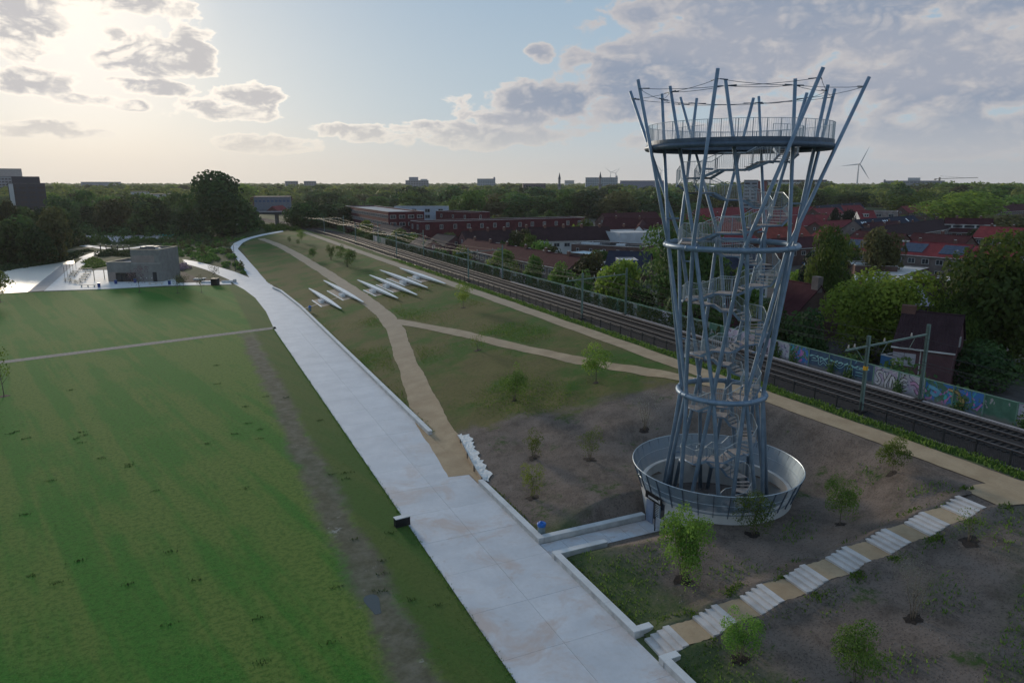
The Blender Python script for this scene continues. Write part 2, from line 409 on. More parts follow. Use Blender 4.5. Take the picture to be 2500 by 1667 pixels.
    s_ = t.math('MULTIPLY', t.step(y, 30.0, 34.0), 0.0)
    lowg = t.math('MULTIPLY', t.step(t.math('ADD', x, t.math('MULTIPLY', t.math('SUBTRACT', t.noise(0.4, 5, 0.7), 0.5), 9)), 28.5, 24.5), t.step(y, 47.5, 44.0))
    c = t.mix(t.math('MULTIPLY', lowg, 0.8), c, gv)
    c = t.mix(t.math('MULTIPLY', t.step(t.math('ADD', t.math('MULTIPLY', x, -1.0), t.math('MULTIPLY', y, 1.6)), -4, -14), t.step(t.noise(0.35, 6, 0.7), 0.42, 0.58)), c, (0.030, 0.055, 0.016))
    t.col(c); t.bump(t.math('ADD', fine, t.math('MULTIPLY', micro, 0.5)), 0.8, 0.10); hill = t.set(0.95, 0, 0.1)
    # everything further off
    t = MT('far_ground'); b1 = t.noise(0.03, 6, 0.6); b2 = t.noise(0.5, 5, 0.7)
    c = t.mix(t.step(b1, 0.4, 0.6), (0.040, 0.062, 0.022), (0.075, 0.078, 0.040)); c = t.mix(t.math('MULTIPLY', t.step(b2, 0.4, 0.7), 0.6), c, (0.025, 0.040, 0.015))
    t.col(c); t.bump(b2, 0.6, 0.15); far = t.set(0.95, 0, 0.1)
    t = MT('town_ground'); b1 = t.noise(0.08, 5, 0.6); b2 = t.noise(0.6, 5, 0.7)
    c = t.mix(t.step(b1, 0.45, 0.55), (0.070, 0.062, 0.058), (0.045, 0.062, 0.026)); c = t.mix(t.math('MULTIPLY', t.step(b2, 0.45, 0.7), 0.5), c, (0.12, 0.115, 0.11))
    t.col(c); town = t.set(0.9, 0, 0.15)
    # promenade concrete: pale, with trodden-in red earth near the building works
    t = MT('promenade_concrete'); x, y, z = t.xyz()
    n = t.noise(0.35, 6, 0.6); n2 = t.noise(3.0, 5, 0.65)
    oi = t.node('ShaderNodeObjectInfo')
    c = t.mix(t.step(n, 0.3, 0.7), (0.45, 0.475, 0.51), (0.54, 0.56, 0.59)); c = t.mix(t.math('MULTIPLY', t.step(n2, 0.4, 0.7), 0.35), c, (0.44, 0.44, 0.445))
    hs = t.node('ShaderNodeHueSaturation'); t.lk(c, hs.inputs['Color']); t.lk(t.step(oi.outputs['Random'], 0, 1, 0.96, 1.03), hs.inputs['Value']); c = hs.outputs[0]
    dirt = t.noise(0.22, 6, 0.68, 0.6)
    dm = t.math('MULTIPLY', t.step(dirt, 0.46, 0.66), t.step(y, 82, 48)); c = t.mix(t.math('MULTIPLY', dm, 0.75), c, (0.44, 0.35, 0.305))
    d2 = t.math('MULTIPLY', t.step(t.noise(0.9, 6, 0.72), 0.60, 0.72), t.step(y, 66, 42)); c = t.mix(t.math('MULTIPLY', d2, 0.55), c, (0.33, 0.245, 0.205))
    c = t.mix(t.math('MULTIPLY', t.step(t.noise(0.6, 5, 0.7, 0, t.stretch((2.2, 0.12, 1))), 0.58, 0.72), 0.25), c, (0.36, 0.355, 0.36))
    t.col(c); t.bump(n2, 0.15, 0.02); conc = t.set(0.7, 0, 0.35)
    t = MT('sand_path'); n = t.noise(0.4, 6, 0.65); n2 = t.noise(4, 5, 0.7)
    c = t.mix(t.step(n, 0.3, 0.7), (0.33, 0.24, 0.15), (0.43, 0.325, 0.21)); c = t.mix(t.math('MULTIPLY', t.step(n2, 0.45, 0.72), 0.4), c, (0.28, 0.20, 0.125))
    x, y, z = t.xyz(); c = t.mix(t.step(y, 60, 150), c, t.mix(0.6, c, (0.34, 0.29, 0.235))); t.col(c); t.bump(n2, 0.4, 0.03); sand = t.set(0.95, 0, 0.1)
    return lawn, hill, far, town, conc, sand
M_LAWN, M_HILL, M_FAR, M_TOWN, M_CONC, M_SAND = ground_materials()
M_WHITE = mat('white_concrete', (0.54, 0.55, 0.55), 0.75, 0.10, 0.7, 0.01, 12)
M_GRAVEL = mat('grey_gravel', (0.22, 0.20, 0.175), 0.95, 0.3, 2.5, 0.03, 10)
M_SOILD = mat('dark_mulch', (0.030, 0.022, 0.018), 0.95, 0.4, 6, 0.06, 10)
def axis(*segs):
    o = []
    for a, b, s in segs:
        n = max(1, round((b - a) / s)); o += [a + (b - a) * i / n for i in range(n)]
    return o + [segs[-1][1]]
def build_ground():
    xs = axis((-6000, -2000, 800), (-2000, -400, 200), (-400, -80, 20), (-80, 14, 4), (14, 22.5, 2), (22.5, 34, 0.45), (34, 57, 0.7), (57, 74, 1.4), (74, 130, 6), (130, 600, 35), (600, 2400, 200), (2400, 6500, 700))
    ys = axis((-400, -40, 60), (-40, 16, 4), (16, 38, 0.8), (38, 48, 0.35), (48, 75, 0.8), (75, 130, 2), (130, 200, 4), (200, 380, 3), (380, 600, 15), (600, 2000, 150), (2000, 9000, 700))
    nx = len(xs); X, Y = np.meshgrid(xs, ys)
    Z = np.array([[tz(x, y) for x in xs] for y in ys])
    v = np.stack([X, Y, Z], -1).reshape(-1, 3).tolist(); f = []; mi = []
    for j in range(len(ys) - 1):
        for i in range(nx - 1):
            x, y = (xs[i] + xs[i + 1]) / 2, (ys[j] + ys[j + 1]) / 2
            if math.hypot(x - TC[0], y - TC[1]) < 5.6: continue      # the tower's pit
            f.append((j * nx + i, j * nx + i + 1, (j + 1) * nx + i + 1, (j + 1) * nx + i))
            xb = _lerp(XB, y)
            mi.append(1 if xb - 0.2 < x < 57.5 and -40 < y < 400 else (2 if x > 69 and -200 < y < 420 and x < 420 else 0))
    me = bpy.data.meshes.new('ground'); me.from_pydata(v, [], f)
    for m in (M_FAR, M_HILL, M_TOWN): me.materials.append(m)
    me.polygons.foreach_set('material_index', mi); me.shade_smooth(); me.update()
    tag(link('ground', me), 'rolling park and town ground reaching to the horizon', None, None, 'structure')
build_ground()
def flat(name, poly, z, m, label=None, kind='structure', parent=None):
    b = MB(); n = len(poly); a = sum(poly[i][0] * poly[(i + 1) % n][1] - poly[(i + 1) % n][0] * poly[i][1] for i in range(n))
    if a < 0: poly = poly[::-1]
    b.add([(p[0], p[1], z) for p in poly], [tuple(range(n))]); o = b.build(name, m, parent)
    if parent is None: tag(o, label, None, None, kind)
    return o
flat('lawn', [(-140, 5), (14.45, 5), (14.45, 135), (15.3, 158), (15.1, 179), (13.9, 194.5), (12.3, 206.4), (-18, 209.6), (-32, 211.2), (-140, 211.5)], 0.012, M_LAWN, 'striped green park lawn west of the concrete promenade')
# ---- promenade, slab by slab near the camera
pr = thing('promenade', 'wide pale concrete promenade running past the tower', None); pr['kind'] = 'structure'
flat('joint_bed', [(14.5, 8), (22.6, 8), (22.6, 137), (14.6, 137)], 0.008, mat('joint_dark', (0.33, 0.33, 0.335), 0.95), parent=pr)
sl = None; k = 0
for j in range(26):
    y0 = 8 + j * 4.95
    for i, (x0, x1) in enumerate(((14.5, 18.55), (18.55, 22.6))):
        if sl is None:
            b = MB(); b.box(0, 0, -0.1, x1 - x0 - 0.018, 4.95 - 0.018, 0.1); sl = b.build('slab', M_CONC, pr)
            o = sl
        else:
            o = sl.copy(); COL.objects.link(o); o.parent = pr
        o.location = ((x0 + x1) / 2, y0 + 2.475, 0.028 + rng.uniform(-0.002, 0.002))
def sheet(name, l, r, dz, m, parent=None, nsub=2, label=None):
    l = resample([q[:2] for q in l], 1e9); r = [q[:2] for q in r]
    n = 60
    def at(p, t):
        d = [0]
        for a, b in zip(p, p[1:]): d.append(d[-1] + math.hypot(b[0] - a[0], b[1] - a[1]))
        s_ = t * d[-1]
        for (a, b), (u, w) in zip(zip(p, p[1:]), zip(d, d[1:])):
            if s_ <= w or b is p[-1]:
                q = 0 if w == u else (s_ - u) / (w - u); return (a[0] + (b[0] - a[0]) * q, a[1] + (b[1] - a[1]) * q)
    o = strip(name, [at(l, i / n) for i in range(n + 1)], [at(r, i / n) for i in range(n + 1)], dz, m, parent, nsub)
    if parent is None: tag(o, label, None, None, 'structure')
    return o
sheet('far_paving', [(14.5, 136.7), (15.3, 158), (15.1, 179), (13.9, 194.5), (12.3, 206.5)], [(22.6, 136.7), (22.7, 158), (21.8, 185), (19.5, 204), (17.2, 211)], 0.03, M_CONC, pr)
sheet('plaza_path', [(-6.63, 305.7, 0.0), (6.55, 256.46, 0.88), (14.29, 230.24, 0.6), (18.46, 211.85, 0.11), (17.2, 211)], [(-6.52, 296.87, 0.0), (0.05, 267.27, 0.19), (6.86, 239.35, 0.49), (11.59, 215.58, 0.14), (12.3, 206.5)], 0.034, M_CONC, None, 2, 'pale concrete path branching from the promenade to the pavilion')
sheet('hill_path', [(17.2, 211), (17.14, 242.86, 1.17), (16.58, 264.33, 2.26), (16.41, 283.01, 3.23), (18.97, 298.8, 3.93), (23.68, 313.97, 4.41), (33.11, 337.16, 4.6), (45.31, 361.03, 4.71)],
      [(21.6, 190), (20.67, 233.03, 0.74), (19.69, 266.5, 2.38), (19.0, 281.79, 3.17), (22.28, 299.8, 3.97), (26.69, 313.9, 4.41), (34.65, 332.18, 4.6), (44.39, 351.05, 4.63)], 0.04, M_CONC, None, 2, 'pale concrete path climbing round the far end of the hill')
# ---- sandy paths over the hill
def path_thing(name, label, *rb):
    e = thing(name, label, None); e['kind'] = 'structure'
    for nm, pts, w, dz, wob in rb: ribbon(nm, pts, w, dz, M_SAND, wob, 0.9, e)
path_thing('sand_path', 'pale sandy footpaths crossing the grassy hill and following the railway',
    ('hill_track', [(22.5, 58.5), (23.2, 63.5), (23.6, 72), (25.6, 82), (29.6, 104), (34.1, 126), (35.2, 149), (36.3, 200), (34.9, 270), (30.5, 313)], lambda t: 2.9 if t > 0.15 else 3.8 - 6 * t, 0.035, 0.06),
    ('cross_track', [(34.3, 126), (39.2, 109), (42.3, 93), (45.8, 77.6), (50.5, 64), (54.2, 52)], 2.1, 0.045, 0.05),
    ('railway_track', [(53.5, -20), (53.6, 20), (53.9, 40), (54.0, 90), (53.8, 130), (53.0, 200), (52.4, 270), (52.0, 345)], 2.9, 0.055, 0.05),
    ('stair_head', [(49.8, 28.6), (51.8, 28.4), (54.5, 27.0)], lambda t: 2.3 + 2.6 * t, 0.065, 0.1),
    ('beam_link', [(22.9, 158.2), (27, 160.0), (32, 161.6)], 0.9, 0.05, 0.06),
    ('beam_link', [(36.2, 157), (41, 158.5), (46, 158.8), (49.5, 160)], 0.8, 0.055, 0.06))
flat('sand_apron', [(22.6, 55.9), (22.7, 70.5), (24.4, 71), (24.6, 66), (23.6, 59), (22.9, 55.7)], 0.06, M_SAND, 'sand spilled onto the promenade edge')
path = strip('gravel_path', [(-140, 101.5), (-60, 121.4), (-26.6, 129.6), (15.0, 140.0)], [(-140, 99.3), (-60, 119.2), (-26.6, 127.4), (15.0, 137.8)], 0.03, M_GRAVEL)
tag(path, 'narrow grey gravel path crossing the lawn', None, None, 'structure')
pud = MB(); q = (9.27, 41.45, 0.0)
pud.add([(q[0] + 0.42 * math.cos(a) * (1 + 0.3 * math.sin(3 * a)), q[1] + 1.5 * math.sin(a) * (1 + 0.2 * math.cos(2 * a)), 0.02) for a in [i * math.pi / 10 for i in range(20)]], [tuple(range(20))])
t = MT('water'); t.col((0.78, 0.75, 0.68)); t.bump(t.noise(1.0, 4, 0.6, 0, t.stretch((2.2, 0.8, 1))), 1.0, 0.35); M_WATER = t.set(0.40, 0.6, 0.5)
t2 = MT('puddle_water'); t2.col((.05, .055, .05)); t2.set(.05, 0, .5)
tag(pud.build('puddle', t2.m), 'small puddle on the muddy track', 'puddle')
# ---- pond, quay and pavilion terrace
flat('pond_water', [(-140, 213), (-35.88, 212.75, 0.0), (-36.42, 273.77, 0.0), (-32.96, 280.3, 0.0), (-34.85, 295.66, 0.0), (-40.73, 283.89, 0.0), (-49.53, 271.13, 0.0), (-50.39, 260.96, 0.0), (-150, 255)], 0.03, M_WATER, 'pond reflecting the bright sky beside the pavilion terrace')
flat('quay', [(-35.88, 212.75, 0.0), (-32.1, 213.28, 0.0), (-33.17, 284.55, 0.0), (-36.61, 279.18, 0.0)], 0.05, mat('quay_concrete', (0.34, 0.31, 0.295), 0.8, 0.1, 0.4), 'pinkish concrete quay sloping to the pond')
plz = MB(); plz.prism([q[:2] for q in ((-32.38, 212.76, 0.0), (-17.87, 210.01, 0.0), (-4.97, 210.65, 0.0), (11.67, 205.56, 0.02), (11.49, 213.99, 0.11), (-1.95, 230.13, 0.0), (-5.36, 244.69, 0.0), (-17.12, 254.94, 0.0), (-31.47, 308.4, 0.0), (-32.76, 304.0, 0.0), (-33.09, 274.99, 0.0))], -0.1, 0.10)
tag(plz.build('terrace_paving', M_WHITE), 'pale concrete terrace round the pavilion', None, None, 'structure')
flat('planting_soil', [q[:2] for q in ((-1.98, 214.66, 0.0), (10.2, 212.06, 0.07), (8.69, 224.15, 0.25), (3.45, 247.77, 0.39), (-2.12, 260.68, 0.0))], 0.13, M_SOILD, 'dark planting bed beside the pavilion')
tag(ribbon('white_path', [(-32.49, 303.87, 0.0), (-30.68, 324.06, 0.0), (-24.86, 339.05, 0.0), (-17.43, 342.09, 0.0), (-13.12, 353.42, 0.0)], 3.5, 0.06, M_CONC), 'pale path curving behind the pond', None, None, 'structure')
tag(ribbon('bridge_path', [(-44.46, 377.66, 0.0), (-33.75, 356.23, 0.0), (-23.07, 334.24, 0.0)], 4.2, 0.05, M_CONC), 'pale path leading over the footbridge', None, None, 'structure')
tag(ribbon('dirt_path', [(-140, 245), (-56.03, 292.27, 0.0), (-50.03, 324.02, 0.0), (-35.94, 355.02, 0.0), (-18.23, 360.63, 0.0), (-3.4, 382.39, 0.0), (23.05, 390.91, 1.64)], 2.0, 0.05, mat('dirt', (0.20, 0.155, 0.115), 0.95, 0.3, 1)), 'brown dirt path behind the pond', None, None, 'structure')
flat('sports_court', [(-19.84, 444.26, 0.0), (-0.62, 401.77, 0.0), (-0.19, 449.91, 0.0), (-18.3, 470.47, 0.0)], 0.06, mat('turquoise_court', (0.03, 0.42, 0.36), 0.8), 'turquoise sports court before the dark trees')
flat('court_paving', [(-62.65, 464.04, 0.0), (-25.79, 379.05, 0.0), (-1.58, 392.87, 0.0), (-20.27, 455.55, 0.0), (-56.92, 500.84, 0.0)], 0.04, mat('court_paving', (0.42, 0.39, 0.40), 0.85), 'grey paved yard round the sports court')

# ================================================================ low walls, steps and furniture by the promenade
def low_wall(pts, h, w, label, closed=False, zf=None):
    """a run of concrete wall: straight lengths butted end to end, each with a coping stone"""
    e = thing('low_wall', label, 'low wall', (pts[0][0], pts[0][1], 0), 0, 'white walls edging the promenade')
    ox, oy = pts[0][:2]
    for i, (a, b) in enumerate(zip(pts, pts[1:])):
        d = math.hypot(b[0] - a[0], b[1] - a[1]); ux, uy = (b[0] - a[0]) / d, (b[1] - a[1]) / d
        a2 = (a[0] + ux * (w / 2 if i else 0), a[1] + uy * (w / 2 if i else 0)); b2 = (b[0] + ux * w / 2, b[1] + uy * w / 2) if i < len(pts) - 2 else b
        L_ = math.hypot(b2[0] - a2[0], b2[1] - a2[1]); n = max(1, round(L_ / 3.2)); rz = math.atan2(uy, ux)
        for k in range(n):
            s0, s1 = L_ * k / n, L_ * (k + 1) / n; cx, cy = a2[0] + ux * (s0 + s1) / 2 - ox, a2[1] + uy * (s0 + s1) / 2 - oy
            MB().box(cx, cy, -0.25, s1 - s0 - 0.012, w - 0.06, h + 0.25 - 0.07, rz).build('wall_block', M_WALLG, e)
            MB().box(cx, cy, h - 0.07, s1 - s0 - 0.02, w, 0.07, rz).build('coping', M_WHITE, e)
M_WALLG = mat('wall_concrete', (0.42, 0.42, 0.41), 0.85, 0.2, 1.2, 0.01, 10)
low_wall([(22.75, 70.3), (22.75, 160), (21.9, 186), (20.9, 193)], 0.50, 0.50, 'long white wall edging the promenade north of the sandy gap')
low_wall([(22.75, 56.0), (22.75, 44.2), (32.2, 44.2)], 0.50, 0.50, 'white wall turning from the promenade to the left side of the tower gate')
low_wall([(27.0, 41.6), (22.75, 41.6), (22.75, 31.55), (23.9, 31.55)], 0.50, 0.50, 'white wall between the tower entrance and the garden steps')
low_wall([(23.7, 28.65), (22.75, 28.65), (22.75, 10)], 0.50, 0.50, 'white wall beyond the garden steps at the bottom edge')
flat('entrance_paving', [(22.62, 41.9), (32.9, 41.9), (32.9, 43.9), (22.62, 43.9)], 0.022, mat('joint_dark', (0.25, 0.245, 0.24)), 'narrow bed under the entrance paving')
e = thing('entrance_path', 'narrow slab path from the promenade to the tower gate', None); e['kind'] = 'structure'
for k in range(6):
    MB().box(22.62 + 0.86 + k * 1.72, 42.9, -0.05, 1.69, 1.96, 0.09).build('slab', M_CONC, e)
# board edging and white fleece held back beside the sandy track
e = thing('board_edging', 'low timber edging with crumpled white fleece beside the sandy track', 'edging', (22.8, 55.6, 0))
pts = [(23.0, 56.2), (23.35, 59), (23.95, 62.3), (24.7, 66.2), (25.0, 68.2)]
for i, (a, b) in enumerate(zip(pts, pts[1:])):
    d = math.hypot(b[0] - a[0], b[1] - a[1]); rz = math.atan2(b[1] - a[1], b[0] - a[0])
    MB().box((a[0] + b[0]) / 2 - 22.8, (a[1] + b[1]) / 2 - 55.6, -0.1, d - 0.02, 0.04, 0.55, rz).build('board', mat('board', (0.30, 0.24, 0.18), 0.9), e)
    MB().box(a[0] - 22.85, a[1] - 55.6, -0.1, 0.09, 0.09, 0.7, rz).build('stake', mat('stake', (0.08, 0.06, 0.045), 0.9), e)
b = MB(); v = []; fr = random.Random(5)
pp = resample(pts, 0.35)
for i, p in enumerate(pp):
    for j in range(6):
        w = (0.75 + 0.5 * fr.random()) * (1.0 if 1 < i < len(pp) - 2 else 0.5)
        v.append((p[0] + 0.1 + w * j / 5 - 22.8, p[1] + fr.uniform(-.08, .08) - 55.6, max(tz(p[0] + 0.1 + w * j / 5, p[1]) + 0.05, 0.30 - 0.05 * j) + fr.uniform(0, 0.06)))
b.add(v, [(i * 6 + j, i * 6 + j + 1, i * 6 + j + 7, i * 6 + j + 6) for i in range(len(pp) - 1) for j in range(5)])
b.build('fleece', mat('white_fleece', (0.62, 0.62, 0.60), 0.9, 0.15, 3), e)
# garden steps: eight flights of four, sand landings between
M_STEP = mat('step_concrete', (0.50, 0.475, 0.46), 0.8, 0.14, 0.9, 0.01, 14)
ORD = ['first', 'second', 'third', 'fourth', 'fifth', 'sixth', 'seventh', 'eighth']
step_me = MB().box(0, 0, 0, 0.44, 2.05, 0.30).mesh('step', M_STEP)
def stair_y(x): return 30.0 - (x - 22.3) * 0.056
STEPS = []
for k in range(8):
    x0 = 22.95 + k * 3.42; z0 = k * 0.625
    e = thing('stair_flight', 'flight of four pale concrete steps, %s uphill from the promenade' % ORD[k], 'steps', (x0, stair_y(x0), z0), R(-3.2), 'flights of the garden steps')
    for i in range(4):
        o = link('step', step_me, e, (0.22 + i * 0.425, fr.uniform(-0.03, 0.03), 0.15 * i - 0.15 + 0.003), None, R(fr.uniform(-0.6, 0.6)))
    STEPS.append((x0, z0))
    if k < 7:
        xa, xb_ = x0 + 1.68, x0 + 3.44; b = MB(); n = 7; v = []
        for i in range(n + 1):
            x = xa + (xb_ - xa) * i / n
            for j in range(5): v.append((x, stair_y(x) - 0.98 + 1.96 * j / 4 + fr.uniform(-.05, .05), z0 + 0.585 + 0.045 * i / n + fr.uniform(-.012, .012)))
        b.add(v, [(i * 5 + j, (i + 1) * 5 + j, (i + 1) * 5 + j + 1, i * 5 + j + 1) for i in range(n) for j in range(4)])
        for (a, c) in (((xa), xb_),):
            for sgn in (-1, 1):
                yy = [stair_y(x) + sgn * 1.02 for x in (a, c)]
        tag(b.build('sand_landing', M_SAND, None, True), 'sandy landing between the flights of steps', None, None, 'structure')
for sgn, nm in ((-1, 'stair_bank'), (1, 'stair_bank')):
    b = MB(); v = []; n = 60
    for i in range(n + 1):
        x = 23.2 + (50.0 - 23.2) * i / n; y = stair_y(x)
        k = min(7, int((x - 22.95) / 3.42)); u = x - (22.95 + k * 3.42)
        z = k * 0.625 + (0.15 * min(3, int(u / 0.425)) + 0.10 if u < 1.7 else 0.60) - 0.02
        for j, (dy, zz) in enumerate(((0.93, z - 0.02), (1.15, z + 0.05), (1.5, z * 0.6 + 0.4 * tz(x, y + sgn * 1.5) + 0.05), (2.3, tz(x, y + sgn * 2.3) + 0.01), (3.0, tz(x, y + sgn * 3) - 0.12))): v.append((x, y + sgn * dy, zz + fr.uniform(-.02, .03)))
    f = [(i * 5 + j, (i + 1) * 5 + j, (i + 1) * 5 + j + 1, i * 5 + j + 1) for i in range(n) for j in range(4)]
    b.add(v, f if sgn > 0 else [q[::-1] for q in f]); tag(b.build(nm, M_HILL, None, True), 'weedy earth bank beside the garden steps', None, None, 'structure')
# litter bins with blue sacks, dark block seat
M_BLUE = mat('blue_sack', (0.015, 0.12, 0.42), 0.35, 0.2, 5, 0.02, 9); M_BIN = mat('bin_grey', (0.16, 0.20, 0.21), 0.5, 0.15, 6)
def bin_(loc, label):
    e = thing('litter_bin', label, 'litter bin', loc, rng.uniform(0, 3), 'litter bins with blue sacks')
    MB().tube([(0, 0, 0.0), (0, 0, 0.85)], 0.30, 14).build('drum', M_BIN, e)
    MB().tube([(0, 0, 0.80), (0, 0, 0.92), (0, 0, 1.0), (0, 0, 1.06)], [0.325, 0.34, 0.36, 0.30], 14).build('sack', M_BLUE, e)
    b = MB(); b.v = [(0.3, 0.05, 1.02), (0.05, 0.3, 1.02), (-0.25, -0.1, 1.02), (0.05, -0.25, 1.0), (0.02, 0.06, 1.26)]; b.f = [(0, 1, 4), (1, 2, 4), (2, 3, 4), (3, 0, 4)]; b.build('sack_peak', M_BLUE, e)
bin_((23.25, 44.9, 0.15), 'grey litter bin with blue sack beside the tower entrance wall')
bin_((23.6, 152.8, 0.35), 'blue litter bin standing behind the wall near the long beams')
e = thing('block_seat', 'dark block with a pale top at the promenade edge', 'seat', (14.05, 51.3, 0), R(6))
MB().box(0, 0, 0, 1.2, 0.5, 0.72).build('block', mat('black_block', (0.015, 0.015, 0.017), 0.6), e)
MB().box(0, 0, 0.72, 1.25, 0.55, 0.06).build('top', M_WHITE, e)
# six long tapered beams on paved pads
M_BEAM = mat('white_beam', (0.68, 0.69, 0.69), 0.6, 0.08, 0.5); M_PAD = mat('pad_paving', (0.34, 0.27, 0.21), 0.9, 0.15, 1)
BM = [(27.75, 178.9, 28.85, 146.4, 26.3, 165.6, 155.7, 160.9), (32.57, 185.4, 33.7, 147.3, 31.2, 172.9, 156.8, 162.0), (38.7, 173.9, 39.7, 142.2, 37.5, 162.6, 152.3, 157.4),
      (42.4, 176.7, 43.3, 140.5, 41.2, 165.2, 151.4, 159.2), (46.0, 180.2, 47.0, 144.8, 45.0, 169.8, 155.6, 158.6), (50.2, 176.5, 50.9, 144.3, 48.7, 164.9, 154.5, 161.0)]
for k, (xa, ya, xb_, yb, xp, yp1, yp0, yh) in enumerate(BM):
    cx, cy = (xa + xb_) / 2, (ya + yb) / 2; z = tz(xp + 1.1, yh)
    e = thing('long_beam', 'long white tapered beam on a paved pad, %s of six from the promenade' % ORD[k], 'beam bench', (cx, cy, z), math.atan2(yb - ya, xb_ - xa) + math.pi / 2, 'long white beams on the hill')
    Lh = math.hypot(xb_ - xa, yb - ya) / 2; b = MB(); v = []; N = 14
    for i in range(N + 1):
        t = -1 + 2 * i / N; w = 0.18 + 0.42 * (1 - abs(t) ** 1.7); h = 0.10 + 0.50 * (1 - abs(t) ** 1.8); y = t * Lh; zt = 0.95 - 0.12 * t * t
        v += [(-w * 0.65, y, zt - h), (w * 0.65, y, zt - h), (w, y, zt - 0.06), (w, y, zt), (-w, y, zt), (-w, y, zt - 0.06)]
    f = [(i * 6 + j, i * 6 + (j + 1) % 6, (i + 1) * 6 + (j + 1) % 6, (i + 1) * 6 + j) for i in range(N) for j in range(6)] + [(5, 4, 3, 2, 1, 0), tuple(N * 6 + j for j in range(6))]
    b.add(v, f).build('beam', M_BEAM, e)
    ph = yp1 - yp0; py = (yp0 + yp1) / 2 - cy; px = xp + 1.1 - cx; sl_ = (tz(xp + 2.2, cy) - tz(xp, cy)) / 2.2
    def pad(x0, x1, y0, y1, h): return MB().hexa([(x, y, (x - px) * sl_ + dz_) for dz_ in (-0.35, h) for x, y in ((x0, y0), (x1, y0), (x1, y1), (x0, y1))])
    pad(px - 1.0, px + 1.1, py - ph / 2, py + ph / 2, 0.06).build('pad', M_PAD, e)
    pad(px - 1.2, px - 1.003, py - ph / 2, py + ph / 2, 0.14).build('pad_edge', M_BEAM, e)
    hy = yh - cy
    MB().box(-0.95, hy, -0.05, 0.9, 2.6, 0.62).build('seat_box', M_BEAM, e)
    MB().box(-0.95, hy, 0.575, 0.6, 2.0, 0.05).build('seat_top', mat('seat_grey', (0.33, 0.35, 0.38), 0.6), e)
    for s_ in (-1, 1): MB().box(0, s_ * Lh * 0.26, -0.3, 0.4, 0.5, 0.75).build('support', mat('beam_support', (0.12, 0.12, 0.13), 0.7), e)

# ================================================================ observation tower
t = MT('galvanised_steel'); n = t.noise(1.3, 6, 0.65); n2 = t.noise(16, 3, 0.6)
c = t.mix(t.step(n, 0.3, 0.7), (0.14, 0.21, 0.29), (0.23, 0.31, 0.40)); c = t.mix(t.math('MULTIPLY', t.step(n2, 0.45, 0.7), 0.4), c, (0.13, 0.185, 0.26)); t.col(c)
M_STEEL = t.set(t.step(n, 0.3, 0.7, 0.42, 0.62), 0.35, 0.5)
M_RAIL = mat('steel_rail', (0.42, 0.48, 0.52), 0.4, 0.1, 4, metal=0.5); M_GRATE = mat('steel_grating', (0.42, 0.35, 0.31), 0.7, 0.2, 3)  # grating colour lightened to carry the sky's reflection on it
M_DARKST = mat('steel_dark', (0.085, 0.115, 0.155), 0.5, 0.15, 3, metal=0.4)
fx, fy = -TC[0] / math.hypot(*TC), -TC[1] / math.hypot(*TC); rx, ry = -fy, fx
def tp(r, deg, z): a = R(deg); return (r * (math.cos(a) * fx + math.sin(a) * rx), r * (math.cos(a) * fy + math.sin(a) * ry), z)
tw = thing('observation_tower', 'tall flared lattice tower of galvanised steel tubes with spiral stair and round deck', 'tower', (TC[0], TC[1], 0))
ZL, ZM, ZP, ZT = 10.3, 22.0, 29.5, 33.35
for k in range(8):
    a = -10 + 45 * k
    for fam in (0, 1):
        s_ = 1 if fam == 0 else -1
        pts = [tp(4.35, a - s_ * 18.5, -0.1), tp(3.2, a - s_ * 1.6, ZL), tp(4.72, a + s_ * 22.5 - s_ * 1.4, ZM), (tp(8.45, a + 45 * s_, ZT + 0.35) if fam == 0 else tp(5.9, a + 45 * s_, ZT))]
        MB().tube(pts, [0.165, 0.155, 0.142, 0.122], 12).build('pole', M_STEEL, tw, True)
def ring(name, r, z, rad, m, seg=72): return MB().tube([tp(r, 360 * i / seg, z) for i in range(seg)], rad, 12, True).build(name, m, tw, True)
r1 = ring('ring', 3.37, ZL, 0.205, M_STEEL); r2 = ring('ring', 4.89, ZM, 0.205, M_STEEL); r3 = ring('ring', 6.62, ZP - 0.32, 0.20, M_DARKST, 96)  # deck ring in the darker steel: shade under the deck put into its colour
for k in range(8):
    for r, z, off, rad in ((3.37, ZL, -10, 0.24), (4.89, ZM, 12.5, 0.24)):
        for d in (-5.5, 5.5):
            p, q = tp(r, off + 45 * k + d - 0.6, z), tp(r, off + 45 * k + d + 0.6, z)
            MB().tube([p, q], rad, 14).build('flange', M_STEEL, r1 if z == ZL else r2, True)
# round deck
def annulus(b, r0, r1_, z0, z1, n=96):
    v = []
    for i in range(n):
        v += [tp(r0, 360 * i / n, z0), tp(r1_, 360 * i / n, z0), tp(r1_, 360 * i / n, z1), tp(r0, 360 * i / n, z1)]
    return b.add(v, [tuple((i * 4 + a, i * 4 + b_, ((i + 1) % n) * 4 + b_, ((i + 1) % n) * 4 + a)) for i in range(n) for a, b_ in ((0, 1), (1, 2), (2, 3), (3, 0))])
dk = annulus(MB(), 4.6, 6.62, ZP, ZP + 0.05).build('deck', M_GRATE, tw)
annulus(MB(), 6.58, 6.68, ZP - 0.16, ZP + 0.14).build('deck_fascia', M_DARKST, dk); annulus(MB(), 4.54, 4.6, ZP - 0.26, ZP + 0.12).build('deck_fascia', M_DARKST, dk)
for i in range(32):
    p, q = tp(4.62, i * 11.25, ZP - 0.12), tp(6.57, i * 11.25, ZP - 0.12); MB().bar(p, q, 0.08, 0.2).build('deck_joist', M_DARKST, dk)
